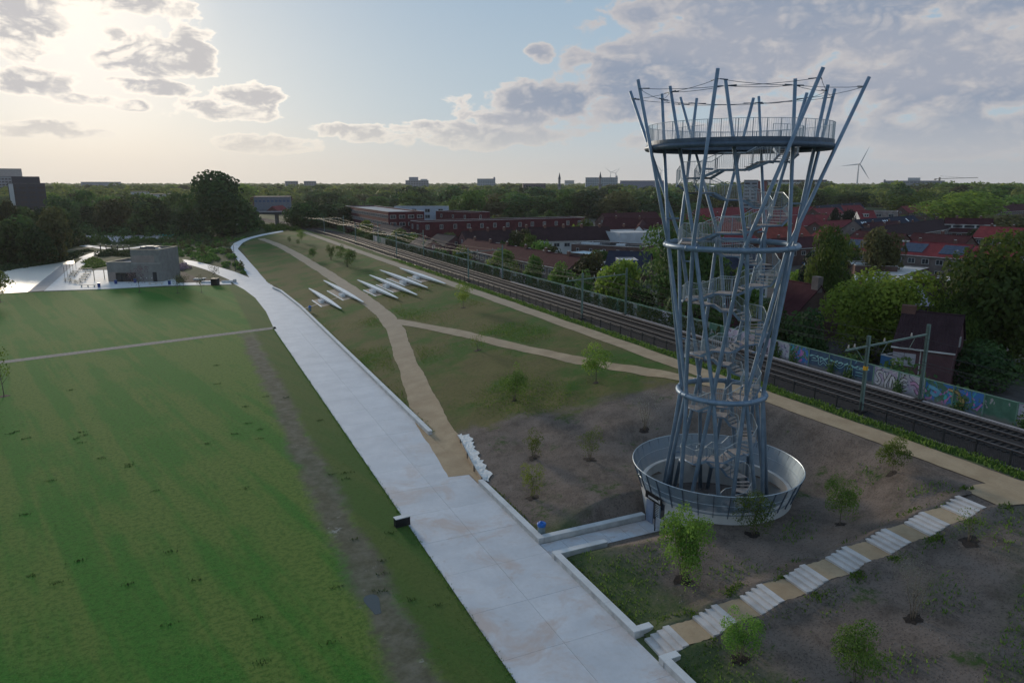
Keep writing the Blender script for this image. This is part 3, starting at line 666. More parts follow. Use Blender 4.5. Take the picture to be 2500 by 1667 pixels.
def balustrade(name, path, h, parent, gap=0.13, rail=0.022, bar=0.0065, post=1.6):
    """handrail with its bars along a list of floor points; the thin bars stay one joined part"""
    P_ = [Vector(p) for p in path]; up = Vector((0, 0, h))
    hr = MB().tube([p + up for p in P_], rail, 6).build(name, M_RAIL, parent)
    b = MB(); pb = MB(); acc = 0.0; nextb = 0.0; nextp = 0.0
    for p, q in zip(P_, P_[1:]):
        d = (q - p).length
        while nextb <= acc + d:
            c_ = p + (q - p) * ((nextb - acc) / d); b.bar(c_ + Vector((0, 0, 0.06)), c_ + up, bar * 2); nextb += gap
        while nextp <= acc + d:
            c_ = p + (q - p) * ((nextp - acc) / d); pb.bar(c_ - Vector((0, 0, 0.12)), c_ + up, 0.05, 0.02); nextp += post
        acc += d
    o = b.build('bars', M_RAIL, hr); o['kind'] = 'stuff'
    if pb.v: pb.build('posts', M_STEEL, hr)['kind'] = 'stuff'
    return hr
balustrade('railing', [tp(6.62, 360 * i / 96, ZP + 0.06) for i in range(97)], 1.25, tw, 0.15, 0.02, 0.0065, 0.92)
balustrade('railing', [tp(4.57, 30 + 300 * i / 72, ZP + 0.06) for i in range(73)], 1.05, tw, 0.15, 0.018, 0.006, 1.2)
# spiral stair: trapezoid landings and short flights, turning with height
RISE, TURN = 0.555, 45.0
def rout(z): return 2.95 + (1.40 * _ss((z - 11) / 17.0) if z > 11 else 0)
z, a = 0.42, -60.0
land_n = 0
inner, outer = [], []
while z < ZP - 0.3:
    ro = rout(z); ri = ro - 1.3; seg = MB(); n = 3
    v = [tp(r, a + 26.0 * i / n, zz) for i in range(n + 1) for r, zz in ((ri, z - 0.05), (ro, z - 0.05), (ro, z), (ri, z))]
    seg.add(v, [(i * 4 + p, i * 4 + q, (i + 1) * 4 + q, (i + 1) * 4 + p) for i in range(n) for p, q in ((0, 1), (1, 2), (2, 3), (3, 0))] + [(3, 2, 1, 0), (n * 4, n * 4 + 1, n * 4 + 2, n * 4 + 3)])
    ld = seg.build('landing', M_GRATE, tw)
    for rr in (ri, ro):
        MB().tube([tp(rr, a + 26 * i / n, z - 0.09) for i in range(n + 1)], 0.06, 4).build('edge_channel', M_STEEL, ld)
    inner += [tp(ri, a + 26 * i / n, z) for i in range(n + 1)]; outer += [tp(ro, a + 26 * i / n, z) for i in range(n + 1)]
    a0 = a + 26; z1 = z + RISE; fl = link('stair_flight', None, tw)
    for j in range(3):
        a1, a2, zz = a0 + 19 * j / 3 - 0.4, a0 + 19 * (j + 1) / 3 + 0.4, z + RISE * (j + 1) / 3 - 0.012
        q_ = [tp(ri + .04, a1, zz - .03), tp(ro - .04, a1, zz - .03), tp(ro - .04, a2, zz - .03), tp(ri + .04, a2, zz - .03)]
        if j < 2: MB().hexa(q_ + [(p[0], p[1], p[2] + .03) for p in q_]).build('tread', M_GRATE, fl)
    ro2 = rout(z1)
    for r_a, r_b in ((ri, ro2 - 1.3), (ro, ro2)):
        st_ = MB().bar(tp(r_a, a0, z - 0.09), tp(r_b, a0 + 19, z1 - 0.09), 0.05, 0.20).build('stringer', M_STEEL, fl)
    a += TURN; z = z1
balustrade('stair_railing', inner, 1.1, tw, 0.14, 0.026, 0.006, 1.3); balustrade('stair_railing', outer, 1.1, tw, 0.14, 0.026, 0.006, 1.3)
# short struts tying the stair to the poles
for k in range(22):
    zz = 2.4 + k * 1.2; ang = 12.5 + 45 * ((k * 3) % 8) ; ro = rout(zz)
    rp = np.interp(zz, [0, ZL, ZM, ZT], [3.85, 3.2, 4.72, 6.6]) ; off = np.interp(zz, [0, ZL, ZM, ZT], [19.5, 0, 22.5, 45])
    MB().tube([tp(ro - 0.1, ang - 22.5 + off, zz), tp(rp, ang - 22.5 + off, zz)], 0.07, 8).build('strut', M_STEEL, tw)
# cables between the pole heads
ca = [tp(8.33, -10 + 45 * k, ZT - 0.25) for k in range(8)]; cbp = [tp(5.86, -10 + 45 * k, ZT - 0.4) for k in range(8)]
for k in range(8):
    for p, q in ((ca[k], cbp[(k + 1) % 8]), (cbp[k], ca[(k + 1) % 8]), (cbp[k], cbp[(k + 1) % 8])):
        p, q = Vector(p), Vector(q); mid = (p + q) / 2 - Vector((0, 0, 0.10))
        MB().tube([p, (p + mid) / 2 - Vector((0, 0, .03)), mid, (q + mid) / 2 - Vector((0, 0, .03)), q], 0.018, 4).build('cable', M_DARKST, tw)
        for e_, o_ in ((p, q), (q, p)):
            u = (o_ - e_).normalized(); MB().tube([e_ + u * 0.15, e_ + u * 0.75], 0.035, 5).build('turnbuckle', M_DARKST, tw)
# ---------------------------------------------------------------- round base wall with flared mesh screen
bw = thing('base_wall', 'round white concrete wall with flared grey mesh screen at the tower foot', 'wall', (TC[0], TC[1], 0))
M_DRUM = mat('drum_concrete', (0.50, 0.49, 0.47), 0.85, 0.12, 0.8, 0.01, 9); WZ, WR = 2.45, 6.0
gate_a = math.degrees(math.atan2((-1) * rx + (-0.02) * ry, (-1) * fx + (-0.02) * fy))
n = 80; step_ = 360 / n; first = True
da = 1.02 / WR * 57.3
b = MB(); angs = [gate_a + da + (360 - 2 * da) * i / n for i in range(n + 1)]
v = []
for q in angs: v += [tp(WR - 0.32, q, -0.3), tp(WR, q, -0.3), tp(WR, q, WZ), tp(WR - 0.32, q, WZ)]
b.add(v, [(i * 4 + p, i * 4 + q, (i + 1) * 4 + q, (i + 1) * 4 + p) for i in range(n) for p, q in ((0, 1), (1, 2), (2, 3), (3, 0))] + [(3, 2, 1, 0), (n * 4, n * 4 + 1, n * 4 + 2, n * 4 + 3)])
b.build('wall_ring', M_DRUM, bw)
b = MB(); v = []
for i in range(7):
    q = gate_a - da + 2 * da * i / 6; v += [tp(WR - 0.32, q, 2.1), tp(WR, q, 2.1), tp(WR, q, WZ), tp(WR - 0.32, q, WZ)]
b.add(v, [(i * 4 + p, i * 4 + q, (i + 1) * 4 + q, (i + 1) * 4 + p) for i in range(6) for p, q in ((0, 1), (1, 2), (2, 3), (3, 0))]); b.build('lintel', M_DRUM, bw)
b = MB(); b.add([tp(WR - 0.3, 360 * i / 48, 0.0) for i in range(48)], [tuple(range(48))]); b.build('pit_floor', mat('pit_floor', (0.11, 0.095, 0.09), 0.9, 0.25, 1.2), bw)
# screen: posts, mesh panels, rims. The mesh is a real perforated sheet seen as a see-through veil.
t = MT('wire_mesh'); t.col((0.27, 0.36, 0.44)); t.set(0.5, 0.3, 0.4); tr_ = t.node('ShaderNodeBsdfTransparent'); mx = t.node('ShaderNodeMixShader')
w = t.node('ShaderNodeTexWave', wave_type='BANDS', bands_direction='Z'); w.inputs['Scale'].default_value = 14; t.lk(t.pos, w.inputs['Vector'])
t.lk(t.step(t.noise(60, 1), 0.4, 0.6, 0.52, 0.72), mx.inputs[0]); t.lk(tr_.outputs[0], mx.inputs[1]); t.lk(t.b.outputs[0], mx.inputs[2]); t.lk(mx.outputs[0], t.out.inputs[0]); M_MESH = t.m
NP, RB, RT_, ZB_, ZR = 36, WR + 0.04, 6.78, WZ - 0.1, 4.25
for i in range(NP):
    q0, q1 = 360 * i / NP, 360 * (i + 1) / NP
    MB().bar(tp(RB + .05, q0, ZB_ - 0.15), tp(RT_ + .03, q0, ZR), 0.05, 0.09).build('screen_post', M_DARKST, bw)
    b = MB(); b.add([tp(RB, q0, ZB_), tp(RB, (q0 + q1) / 2, ZB_), tp(RB, q1, ZB_), tp(RT_, q1, ZR), tp(RT_, (q0 + q1) / 2, ZR), tp(RT_, q0, ZR)], [(0, 1, 4, 5), (1, 2, 3, 4)]); b.build('mesh_panel', M_MESH, bw)
MB().tube([tp(RT_, 360 * i / 96, ZR) for i in range(96)], 0.035, 6, True).build('top_rim', M_RAIL, bw)
MB().tube([tp(RB + (RT_ - RB) * .5, 360 * i / 96, (ZB_ + ZR) / 2) for i in range(96)], 0.018, 5, True).build('mid_rail', M_RAIL, bw)
# gate with turnstile bars, sign board over it
g0 = tp(WR - 0.1, gate_a, 0); ga = math.atan2(g0[1], g0[0])
def gl(u, w_, z_): return (g0[0] + math.cos(ga) * u - math.sin(ga) * w_, g0[1] + math.sin(ga) * u + math.cos(ga) * w_, z_)
gt = link('gate', None, bw)
MB().tube([gl(0.1, 0.55, 0), gl(0.1, 0.55, 2.03)], 0.05, 8).build('gate_post', M_STEEL, gt)
for i in range(13):
    zz = 0.15 + i * 0.145
    MB().tube([gl(0.1, 0.55, zz), gl(0.1, -0.02, zz)], 0.02, 6).build('turnstile_bar', M_RAIL, gt); MB().tube([gl(0.1, 0.55, zz), gl(0.5, 0.86, zz)], 0.02, 6).build('turnstile_bar', M_RAIL, gt)
b = MB(); p = [gl(0.25, -0.08, 0.02), gl(0.25, -0.95, 0.02), gl(0.31, -0.95, 0.02), gl(0.31, -0.08, 0.02)]; b.hexa(p + [(q[0], q[1], 1.9) for q in p]).build('gate_panel', mat('gate_panel', (0.20, 0.24, 0.32), 0.5, 0.1, 3), gt)
sb = MB(); p = [gl(0.30, 1.05, 2.05), gl(0.30, -1.02, 2.05), gl(0.38, -1.02, 2.05), gl(0.38, 1.05, 2.05)]; sgn_ = sb.hexa(p + [(q[0], q[1], 2.62) for q in p]).build('sign_board', mat('sign_black', (0.012, 0.012, 0.013), 0.4), bw)
M_LETTER = mat('sign_white', (0.7, 0.7, 0.7), 0.6)
for i, (u0, u1, z0, z1) in enumerate([(0.86, 0.80, 2.16, 2.48)] + [(0.62 - k * 0.145, 0.54 - k * 0.145, 2.18, 2.34) for k in range(9)] + [(0.76, 0.70, 2.26, 2.46), (0.76, 0.70, 2.16, 2.26)]):
    p = [gl(0.382, u0, z0), gl(0.382, u1, z0), gl(0.386, u1, z0), gl(0.386, u0, z0)]; MB().hexa(p + [(q[0], q[1], z1) for q in p]).build('lettering', M_LETTER, sgn_)
e = thing('notice_board', 'low grey notice board on two dark posts beside the tower gate', 'sign', (31.9, 41.65, 0), R(20))
for y in (-0.42, 0.42): MB().box(0, y, 0, 0.07, 0.07, 1.25).build('post', mat('dark_post', (0.02, 0.022, 0.025), 0.5), e)
MB().box(0, 0, 0.35, 0.03, 0.76, 0.85).build('board', mat('notice_grey', (0.36, 0.37, 0.40), 0.6), e)

# ================================================================ railway
M_BALLAST = mat('ballast', (0.020, 0.018, 0.019), 0.95, 0.35, 3.0, 0.05, 9)
Y0, Y1 = -30, 430
rb = MB(); prof = [(57.7, 5.03), (58.3, 5.10), (59.2, 5.30), (65.9, 5.30), (66.8, 5.08), (67.6, 5.03)]
YS = [Y0, 270] + [270 + 16 * i for i in range(1, 15)]
v = [(x + bend(y), y, z) for y in YS for x, z in prof]; k = len(prof)
rb.add(v, [(j * k + i, j * k + i + 1, (j + 1) * k + i + 1, (j + 1) * k + i) for j in range(len(YS) - 1) for i in range(k - 1)]); tag(rb.build('railway_bed', M_BALLAST), 'dark ballast bed carrying the two railway tracks', None, None, 'structure')
M_RSTEEL = mat('rail_steel', (0.06, 0.048, 0.045), 0.8, 0.2, 2); M_RTOP = mat('rail_top', (0.22, 0.22, 0.23), 0.55, 0.1, 2, metal=0.4); M_SLEEP = mat('sleeper', (0.022, 0.020, 0.020), 0.95, 0.2, 3)
for tx, lab in ((60.5, 'railway track nearer the fence and park'), (64.2, 'railway track nearer the graffiti wall')):
    e = thing('railway_track', lab, 'railway track', (tx, 0, 5.30), 0, 'two railway tracks')
    for s_ in (-0.75, 0.75):
        r = MB().tube([(s_ + bend(y), y, 0.17) for y in YS], 0.075, 6).build('rail', M_RSTEEL, e)
        MB().tube([(s_ + bend(y), y, 0.255) for y in YS], 0.020, 6).build('running_surface', M_RTOP, r)
    b = MB()
    for i in range(int((330 - 15) / 0.62)): b.box(0, 15 + i * 0.62, -0.02, 2.5, 0.26, 0.10)
    b.build('sleepers', M_SLEEP, e)['kind'] = 'stuff'
e = thing('cable_trough', 'pale concrete trough strip along the foot of the graffiti wall', 'cable trough', (66.55, 0, 5.12))
for i in range(26): MB().box(0, 17 + i * 5.0, 0, 0.32, 4.96, 0.16).build('trough_cover', mat('trough', (0.40, 0.37, 0.38), 0.85, 0.15, 1), e)
# park-side fence of dark bars
M_FENCE = mat('fence_dark', (0.022, 0.025, 0.028), 0.5, 0.2, 3)
fe = thing('railway_fence', 'long dark metal bar fence between the sandy path and the railway', 'fence', (FENCE_X, 0, 5.0))
post = MB().box(0, 0, 0, 0.10, 0.10, 1.4).mesh('post', M_FENCE)
NPF = 118
for i in range(NPF): link('post', post, fe, (bend(12 + i * 2.75), 12 + i * 2.75, 0))
for z_ in (0.14, 1.2): MB().tube([(bend(y), y, z_) for y in [12] + [270 + 9 * i for i in range(8)]], 0.036, 4).build('rail', M_FENCE, fe)
b = MB()
for i in range(int(2.75 * (NPF - 1) / 0.15)):
    y = 12 + i * 0.15; b.bar((bend(y), y, 0.1), (bend(y), y, 1.2), 0.016)
b.build('bars', M_FENCE, fe)['kind'] = 'stuff'
for i in range(40): MB().box(-0.06, 15 + i * 5.5, 0.0, 0.06, 5.45, 0.10).build('kerb_board', mat('kerb_board', (0.30, 0.28, 0.26), 0.9), fe)
# overhead line masts
M_MAST = mat('mast_green', (0.15, 0.21, 0.185), 0.6, 0.15, 2)
def gantry(y, label, first=False):
    e = thing('catenary_gantry', label, 'rail gantry', (62.35 + bend(y), y, 5.1), 0, 'overhead line gantries')
    for x, h in ((-4.1, 7.5), (4.3, 7.9)):
        p = link('mast', None, e, (x, 0, 0))
        b = MB(); b.box(0, 0, 0, 0.30, 0.05, h); b.build('web', M_MAST, p)
        for yy in (-0.135, 0.135): MB().box(0, yy, 0, 0.24, 0.03, h).build('mast_flange', M_MAST, p)
        MB().box(0, 0, -0.4, 0.9, 0.9, 0.6).build('footing', M_BALLAST, p)
        if first and x < 0: MB().box(0, 0, 4.15, 0.33, 0.32, 0.38).build('number_plate', mat('yellow_plate', (0.75, 0.40, 0.03), 0.6), p)
    MB().bar((-7.0, 0, 6.35), (4.3, 0, 6.9), 0.16, 0.16).build('cross_beam', M_MAST, e)
    MB().bar((-4.1, 0, 4.7), (-5.6, 0, 6.3), 0.06).build('brace', M_MAST, e)
    for x in (-6.7, -5.9, -1.9, 1.9):
        z_ = 6.45 + (x + 7) * 0.045
        ins = MB().tube([(x, 0, z_ + 0.08), (x, 0, z_ + 0.38)], [0.09, 0.06], 8).build('insulator', mat('insulator', (0.45, 0.42, 0.38), 0.4), e)
    for x in (-1.9, 1.9): MB().bar((x + 0.5, 0, 6.6), (x - 0.2, 0, 5.6), 0.04).build('drop_arm', M_MAST, e)
for y, lab, f_ in ((45.7, 'green steel overhead-line gantry with a yellow mast plate, nearest the tower', True), (99.0, 'green steel overhead-line gantry before the two leafy gardens', False), (149.5, 'green steel overhead-line gantry before the long brick terrace', False),
                   (208.0, 'green steel overhead-line gantry where the white beams end', False), (262.0, 'green steel overhead-line gantry well down the line', False), (318.0, 'green steel overhead-line gantry close to the road bridge', False)): gantry(y, lab, f_)
ys_ = [-8, 45.7, 99.0, 149.5, 208.0, 262.0, 318.0, 372]
for x, zc, sag, lab in ((60.5, 10.7, 0.03, 'thin contact wire over the track near the fence'), (64.2, 10.7, 0.03, 'thin contact wire over the track near the wall'), (60.5, 11.9, 0.7, 'sagging carrier wire over the track near the fence'), (64.2, 12.1, 0.7, 'sagging carrier wire over the track near the wall'), (56.4, 11.95, 0.9, 'sagging feeder wire on the park side of the masts'), (57.2, 12.0, 0.9, 'sagging second feeder wire on the park side of the masts')):
    pts = []
    for a_, b_ in zip(ys_, ys_[1:]):
        for i in range(8): t_ = i / 8; pts.append((x + bend(a_ + (b_ - a_) * t_), a_ + (b_ - a_) * t_, zc - 4 * sag * t_ * (1 - t_)))
    tag(MB().tube(pts, 0.014, 4).build('overhead_wire', M_FENCE), lab, 'wire', 'overhead railway wires')
# ---------------------------------------------------------------- graffiti wall: concrete panels between posts, cap strip, paint, ivy
wl = thing('graffiti_wall', 'long green concrete panel wall covered in graffiti and ivy behind the railway', 'wall', (WALL_X, 0, 4.85))
def paint_mat(name, ground, cols, scale=0.9, seed=0.0):
    t = MT(name); v = t.node('ShaderNodeVectorMath', operation='ADD'); t.lk(t.pos, v.inputs[0]); v.inputs[1].default_value = (seed, seed * 2.3, 0)
    c = t.mix(t.step(t.noise(1.5, 4, 0.6), 0.3, 0.7), tuple(q * 0.8 for q in ground), tuple(q * 1.1 for q in ground))
    x, y, z = t.xyz()
    for i, (cc, lo) in enumerate(cols):
        m = t.node('ShaderNodeVectorMath', operation='ADD'); t.lk(v.outputs[0], m.inputs[0]); m.inputs[1].default_value = (i * 7.1, i * 3.7, i * 1.9)
        c = t.mix(t.step(t.noise(scale, 3, 0.5, 1.2, m.outputs[0]), lo, lo + 0.025), c, cc)
    c = t.mix(t.math('MULTIPLY', t.step(t.math('ADD', z, t.math('MULTIPLY', t.noise(1.3, 4), 0.8)), 6.0, 5.5), 0.75), c, (0.20, 0.19, 0.18))
    t.col(c); MATS[name] = t.set(0.85, 0, 0.2); return t.m
GREEN = (0.075, 0.17, 0.12); GREY = (0.24, 0.26, 0.25)
PN = [paint_mat('panel_green', GREEN, [((0.30, 0.30, 0.30), 0.63)]), paint_mat('panel_blue', GREEN, [((0.05, 0.16, 0.42), 0.50), ((0.42, 0.16, 0.40), 0.57), ((0.06, 0.35, 0.36), 0.62), ((0.02, 0.02, 0.03), 0.65)], 1.1, 3),
      paint_mat('panel_pink', (0.50, 0.40, 0.52), [((0.40, 0.36, 0.42), 0.5), ((0.03, 0.03, 0.04), 0.60), ((0.55, 0.52, 0.55), 0.64)], 1.1, 8), paint_mat('panel_white', (0.44, 0.44, 0.47), [((0.36, 0.30, 0.40), 0.52), ((0.13, 0.15, 0.20), 0.60)], 1.4, 14),
      paint_mat('panel_teal', (0.05, 0.085, 0.14), [((0.05, 0.10, 0.16), 0.52), ((0.12, 0.30, 0.34), 0.66)], 0.9, 20), paint_mat('panel_plain', GREY, [((0.17, 0.20, 0.18), 0.52), ((0.36, 0.36, 0.35), 0.62)], 0.8, 25)]
PWID = 3.0; WH = 2.35; PY0 = 22.0; NPAN = 84
pan_me = [MB().box(0, 0, -0.2, 0.10, PWID - 0.16, WH + 0.2).mesh('wall_panel', m) for m in PN]
wpost = MB().box(0, 0, -0.2, 0.16, 0.14, WH + 0.28).mesh('wall_post', mat('wall_post_green', (0.12, 0.22, 0.17), 0.8)); wcap = MB().box(0, 0, 0, 0.14, PWID - 0.16, 0.07).mesh('wall_cap', mat('wall_cap_green', (0.16, 0.27, 0.20), 0.8))
def pan_kind(y):
    if y < 37: return 3
    if y < 40: return 0
    if y < 46: return 1
    if y < 52.2: return 3
    if y < 61: return 4
    if y < 65: return 1
    if y < 67.5: return 3
    if y < 76: return 2
    return rng.choice([5, 5, 5, 0, 3])
for i in range(NPAN):
    y = PY0 + i * PWID
    link('wall_post', wpost, wl, (0, y, 0)); link('wall_panel', pan_me[pan_kind(y + PWID / 2)], wl, (0, y + PWID / 2, 0)); link('wall_cap', wcap, wl, (0, y + PWID / 2, WH))
# painted lettering: outline and fill ribbons laid on the wall face (park side), read from the railway
def stroke(pts, w, x, m, name, n=8):
    P_ = smooth_line([(p[0], p[1]) for p in pts], 2) if len(pts) > 2 else pts
    v = []; k = len(P_)
    for i, p in enumerate(P_):
        a, b = P_[max(0, i - 1)], P_[min(k - 1, i + 1)]; d = math.hypot(b[0] - a[0], b[1] - a[1]) or 1; nx, ny = -(b[1] - a[1]) / d * w / 2, (b[0] - a[0]) / d * w / 2
        v += [(x, p[0] + nx, p[1] + ny), (x, p[0] - nx, p[1] - ny)]
    MB().add(v, [(2 * i, 2 * i + 1, 2 * i + 3, 2 * i + 2) for i in range(k - 1)]).build(name, m, wl)
INK = mat('paint_black', (0.015, 0.014, 0.02), 0.7); PALE = mat('paint_pale', (0.44, 0.44, 0.46), 0.8, 0.2, 2); PINK = mat('paint_pink', (0.42, 0.24, 0.38), 0.8, 0.2, 2); MINT = mat('paint_mint', (0.24, 0.46, 0.45), 0.8, 0.15, 2); NAVY = mat('paint_navy', (0.03, 0.05, 0.11), 0.8); OCH = mat('paint_ochre', (0.38, 0.28, 0.12), 0.8); SKYB = mat('paint_sky', (0.12, 0.34, 0.50), 0.8)
def letters(shapes, y0, z0, sc_, fill, w, ln=INK):
    for j, s_ in enumerate(shapes):
        q = [(y0 - p[0] * sc_, z0 + p[1] * sc_) for p in s_]
        stroke(q, w + 0.13, -0.056 - 0.002 * j, ln, 'lettering'); stroke(q, w, -0.0568 - 0.002 * j, fill, 'lettering')
S_ = [(0.75, 1.75), (0.35, 1.85), (0.05, 1.5), (0.35, 1.15), (0.65, 0.85), (0.4, 0.35), (0.0, 0.45)]
Ya = [(1.0, 1.8), (1.15, 1.2), (1.35, 0.95)]; Yb = [(1.75, 1.85), (1.5, 1.2), (1.25, 0.75), (1.3, 0.2)]
Nn = [(1.85, 0.35), (1.9, 1.5), (2.2, 1.55), (2.3, 0.9), (2.55, 0.5), (2.75, 1.0), (2.8, 1.6)]
Cc = [(3.75, 1.55), (3.3, 1.65), (3.0, 1.2), (3.1, 0.7), (3.5, 0.45), (3.85, 0.7)]; Ee = [(3.1, 1.05), (3.8, 1.1)]
letters([S_, Ya, Yb, Nn, Cc, Ee], 51.7, 0.12, 0.98, PALE, 0.26)
letters([[(0, 1.3), (0.5, 1.5), (0.9, 1.1), (1.4, 1.4), (1.8, 0.9)], [(0.6, 0.9), (0.9, 0.4), (1.3, 0.7), (1.5, 0.3)]], 47.6, 0.15, 1.0, PINK, 0.30)
letters([[(0, 1.6), (0.7, 1.55), (1.3, 1.2)], [(0.3, 1.1), (0.8, 0.8), (1.1, 1.1)]], 45.6, 0.1, 1.0, SKYB, 0.22, MATS['paint_sky'])
letters([[(0.3, 1.75), (1.1, 1.72), (1.5, 1.5)], [(1.45, 1.45), (1.6, 0.9), (2.0, 0.5), (1.5, 0.45)], [(1.75, 1.2), (1.95, 0.75)]], 43.8, 0.15, 1.0, OCH, 0.24)
for a0 in range(6):      # scalloped mint outline above the navy shapes
    stroke([(60.9 - a0 * 1.4, 1.55), (60.5 - a0 * 1.4, 1.75), (60.1 - a0 * 1.4, 1.5), (59.6 - a0 * 1.4, 1.8)], 0.16, -0.055, MINT, 'lettering')
letters([[(0.0, 1.3), (0.6, 1.55), (1.2, 1.2), (0.1, 1.1)], [(1.3, 1.5), (1.3, 0.6), (1.9, 1.3), (2.4, 0.9)], [(2.6, 1.2), (3.4, 1.45), (4.2, 0.9), (4.8, 1.5)], [(5.3, 0.4), (5.5, 1.5), (5.9, 1.4), (5.9, 0.4)], [(6.4, 1.2), (7.6, 1.25)], [(6.4, 0.8), (7.6, 0.85)]], 60.7, 0.1, 1.0, NAVY, 0.20, MINT)

# ================================================================ houses and other buildings
ZG = 3.5
M_FRAME = mat('window_frame_white', (0.50, 0.50, 0.49), 0.6, 0.1, 2)
t = MT('window_glass'); t.col(t.mix(t.step(t.noise(0.7, 2), 0.4, 0.6), (0.02, 0.025, 0.03), (0.07, 0.085, 0.10))); M_GLASS = t.set(0.12, 0, 0.6)
M_GUT = mat('gutter', (0.55, 0.53, 0.50), 0.7); M_CHIM = brick_mat('chimney_brick', (0.16, 0.085, 0.07))
_win = {}
def win_mesh(w, h):
    k = (round(w, 2), round(h, 2))
    if k not in _win:
        b = MB(); t_ = 0.09      # local x along the wall, y outwards
        for x0, x1, z0, z1 in ((-w / 2, w / 2, 0, t_), (-w / 2, w / 2, h - t_, h), (-w / 2, -w / 2 + t_, t_, h - t_), (w / 2 - t_, w / 2, t_, h - t_)):
            b.box((x0 + x1) / 2, 0.03, z0, x1 - x0, 0.12, z1 - z0)
        if w > 1.3: b.box(0, 0.03, t_, 0.07, 0.10, h - 2 * t_)
        _win[k] = (b.mesh('window', M_FRAME), MB().box(0, 0.0, t_, w - 2 * t_, 0.04, h - 2 * t_).mesh('pane', M_GLASS))
    return _win[k]
def window(parent, x, y, z, w, h, rz):
    a, b = win_mesh(w, h); o = link('window', a, parent, (x, y, z), None, rz); link('pane', b, o); return o
def uvmesh(o, origin, uax, vax):
    me = o.data; uv = me.uv_layers.new(name='uv'); co = [Vector(v.co) - Vector(origin) for v in me.vertices]
    for lp in me.loops: c = co[lp.vertex_index]; uv.data[lp.index].uv = (c.dot(uax), c.dot(vax))
def gable_house(name, label, a, b, depth, ze, zr, wallm, roofm, group=None, wins=(1.5, 1.35, 3.2), storeys=2, chim=1, extra=None, cat='house', sides=(1, -1), over=0.35, zg=ZG, gwin=True):
    """ridge from a to b (x, y); walls, two roof slopes with thickness, gutters, windows and chimneys"""
    ax, ay = a[:2]; bx, by = b[:2]; L_ = math.hypot(bx - ax, by - ay); rz = math.atan2(by - ay, bx - ax)
    e = thing(name, label, cat, ((ax + bx) / 2, (ay + by) / 2, zg), rz, group)
    he, hr, d = ze - zg, zr - zg, depth / 2
    w = MB(); w.add([(-L_ / 2, -d, -1), (L_ / 2, -d, -1), (L_ / 2, d, -1), (-L_ / 2, d, -1), (-L_ / 2, -d, he), (L_ / 2, -d, he), (L_ / 2, d, he), (-L_ / 2, d, he), (-L_ / 2, 0, hr - 0.12), (L_ / 2, 0, hr - 0.12)],
          [(0, 1, 5, 4), (2, 3, 7, 6), (1, 2, 6, 9, 5), (3, 0, 4, 8, 7), (3, 2, 1, 0)]); w.build('wall', wallm, e)
    sl = math.hypot(d, hr - he); roofs = []
    for s_ in (-1, 1):
        yo, zo = s_ * (d + over), he - over * (hr - he) / d
        p = [(-L_ / 2 - .2, yo, zo), (L_ / 2 + .2, yo, zo), (L_ / 2 + .2, s_ * 0.0, hr), (-L_ / 2 - .2, 0, hr)]
        if s_ > 0: p = [p[1], p[0], p[3], p[2]]
        q = [(x, y, z + 0.16) for x, y, z in p]
        r = MB().hexa(p + q).build('roof', roofm, e); uvmesh(r, p[0], Vector((1, 0, 0)), Vector((0, -s_ * d, hr - he)).normalized()); roofs.append(r)
        MB().box(0, s_ * (d + over + 0.05), zo - 0.03, L_ + 0.4, 0.13, 0.16).build('gutter', M_GUT, e)
    MB().tube([(-L_ / 2 - .22, 0, hr + 0.14), (L_ / 2 + .22, 0, hr + 0.14)], 0.14, 6).build('ridge_cap', roofm, e)
    ww, wh, gap = wins; n = int(L_ / gap)
    for s_ in sides:
        for st_ in range(storeys):
            z_ = he - 0.75 - wh - st_ * 2.75
            if z_ < 0.2: continue
            for i in range(n):
                x = -L_ / 2 + (i + 0.5) * L_ / n
                window(e, x, s_ * (d + 0.02), z_, ww, wh, 0 if s_ > 0 else math.pi)
    if gwin:
        for s_ in (-1, 1): window(e, s_ * (L_ / 2 + 0.02), 0, he - 0.2, 0.9, 1.1, -s_ * math.pi / 2)
    for i in range(chim):
        x = -L_ / 2 + (i + 0.5) * L_ / chim; c = MB().box(x, 0.15, hr - 0.5, 0.8, 0.55, 1.55).build('chimney', M_CHIM, roofs[0])
        MB().box(x, 0.15, hr + 1.05, 0.5, 0.3, 0.12).build('chimney_cap', M_GUT, roofs[0])
    e['_g'] = 0; del e['_g']
    if extra: extra(e, L_, d, he, hr, roofs)
    return e
def slope_pt(d, he, hr, s_, f, up): # point on a slope: f 0 at eaves .. 1 at ridge, lifted by up
    return (s_ * d * (1 - f), he + (hr - he) * f + 0.16 + up)
def solar(e, roofs, d, he, hr, s_, x, w, f0, f1, m=None, nx=4, ny=2):
    m = m or M_SOLAR; par = roofs[0 if s_ < 0 else 1]
    for i in range(nx):
        for j in range(ny):
            x0, x1 = x + w * i / nx + .02, x + w * (i + 1) / nx - .02; a, b = f0 + (f1 - f0) * j / ny + .005, f0 + (f1 - f0) * (j + 1) / ny - .005
            p = []
            for up in (0.06, 0.11):
                ya, za = slope_pt(d, he, hr, s_, a, up); yb, zb = slope_pt(d, he, hr, s_, b, up); q = [(x0, ya, za), (x1, ya, za), (x1, yb, zb), (x0, yb, zb)]
                p += q if s_ < 0 else [q[1], q[0], q[3], q[2]]
            MB().hexa(p).build('solar_panel', m, par)
M_SOLAR = mat('solar_blue', (0.012, 0.02, 0.055), 0.25, 0.2, 4, spec=0.6); M_SOLARP = mat('solar_pale', (0.30, 0.27, 0.36), 0.3, 0.1, 3, spec=0.6); M_SKYL = mat('skylight', (0.65, 0.70, 0.74), 0.2, 0.1, 2, spec=0.7)
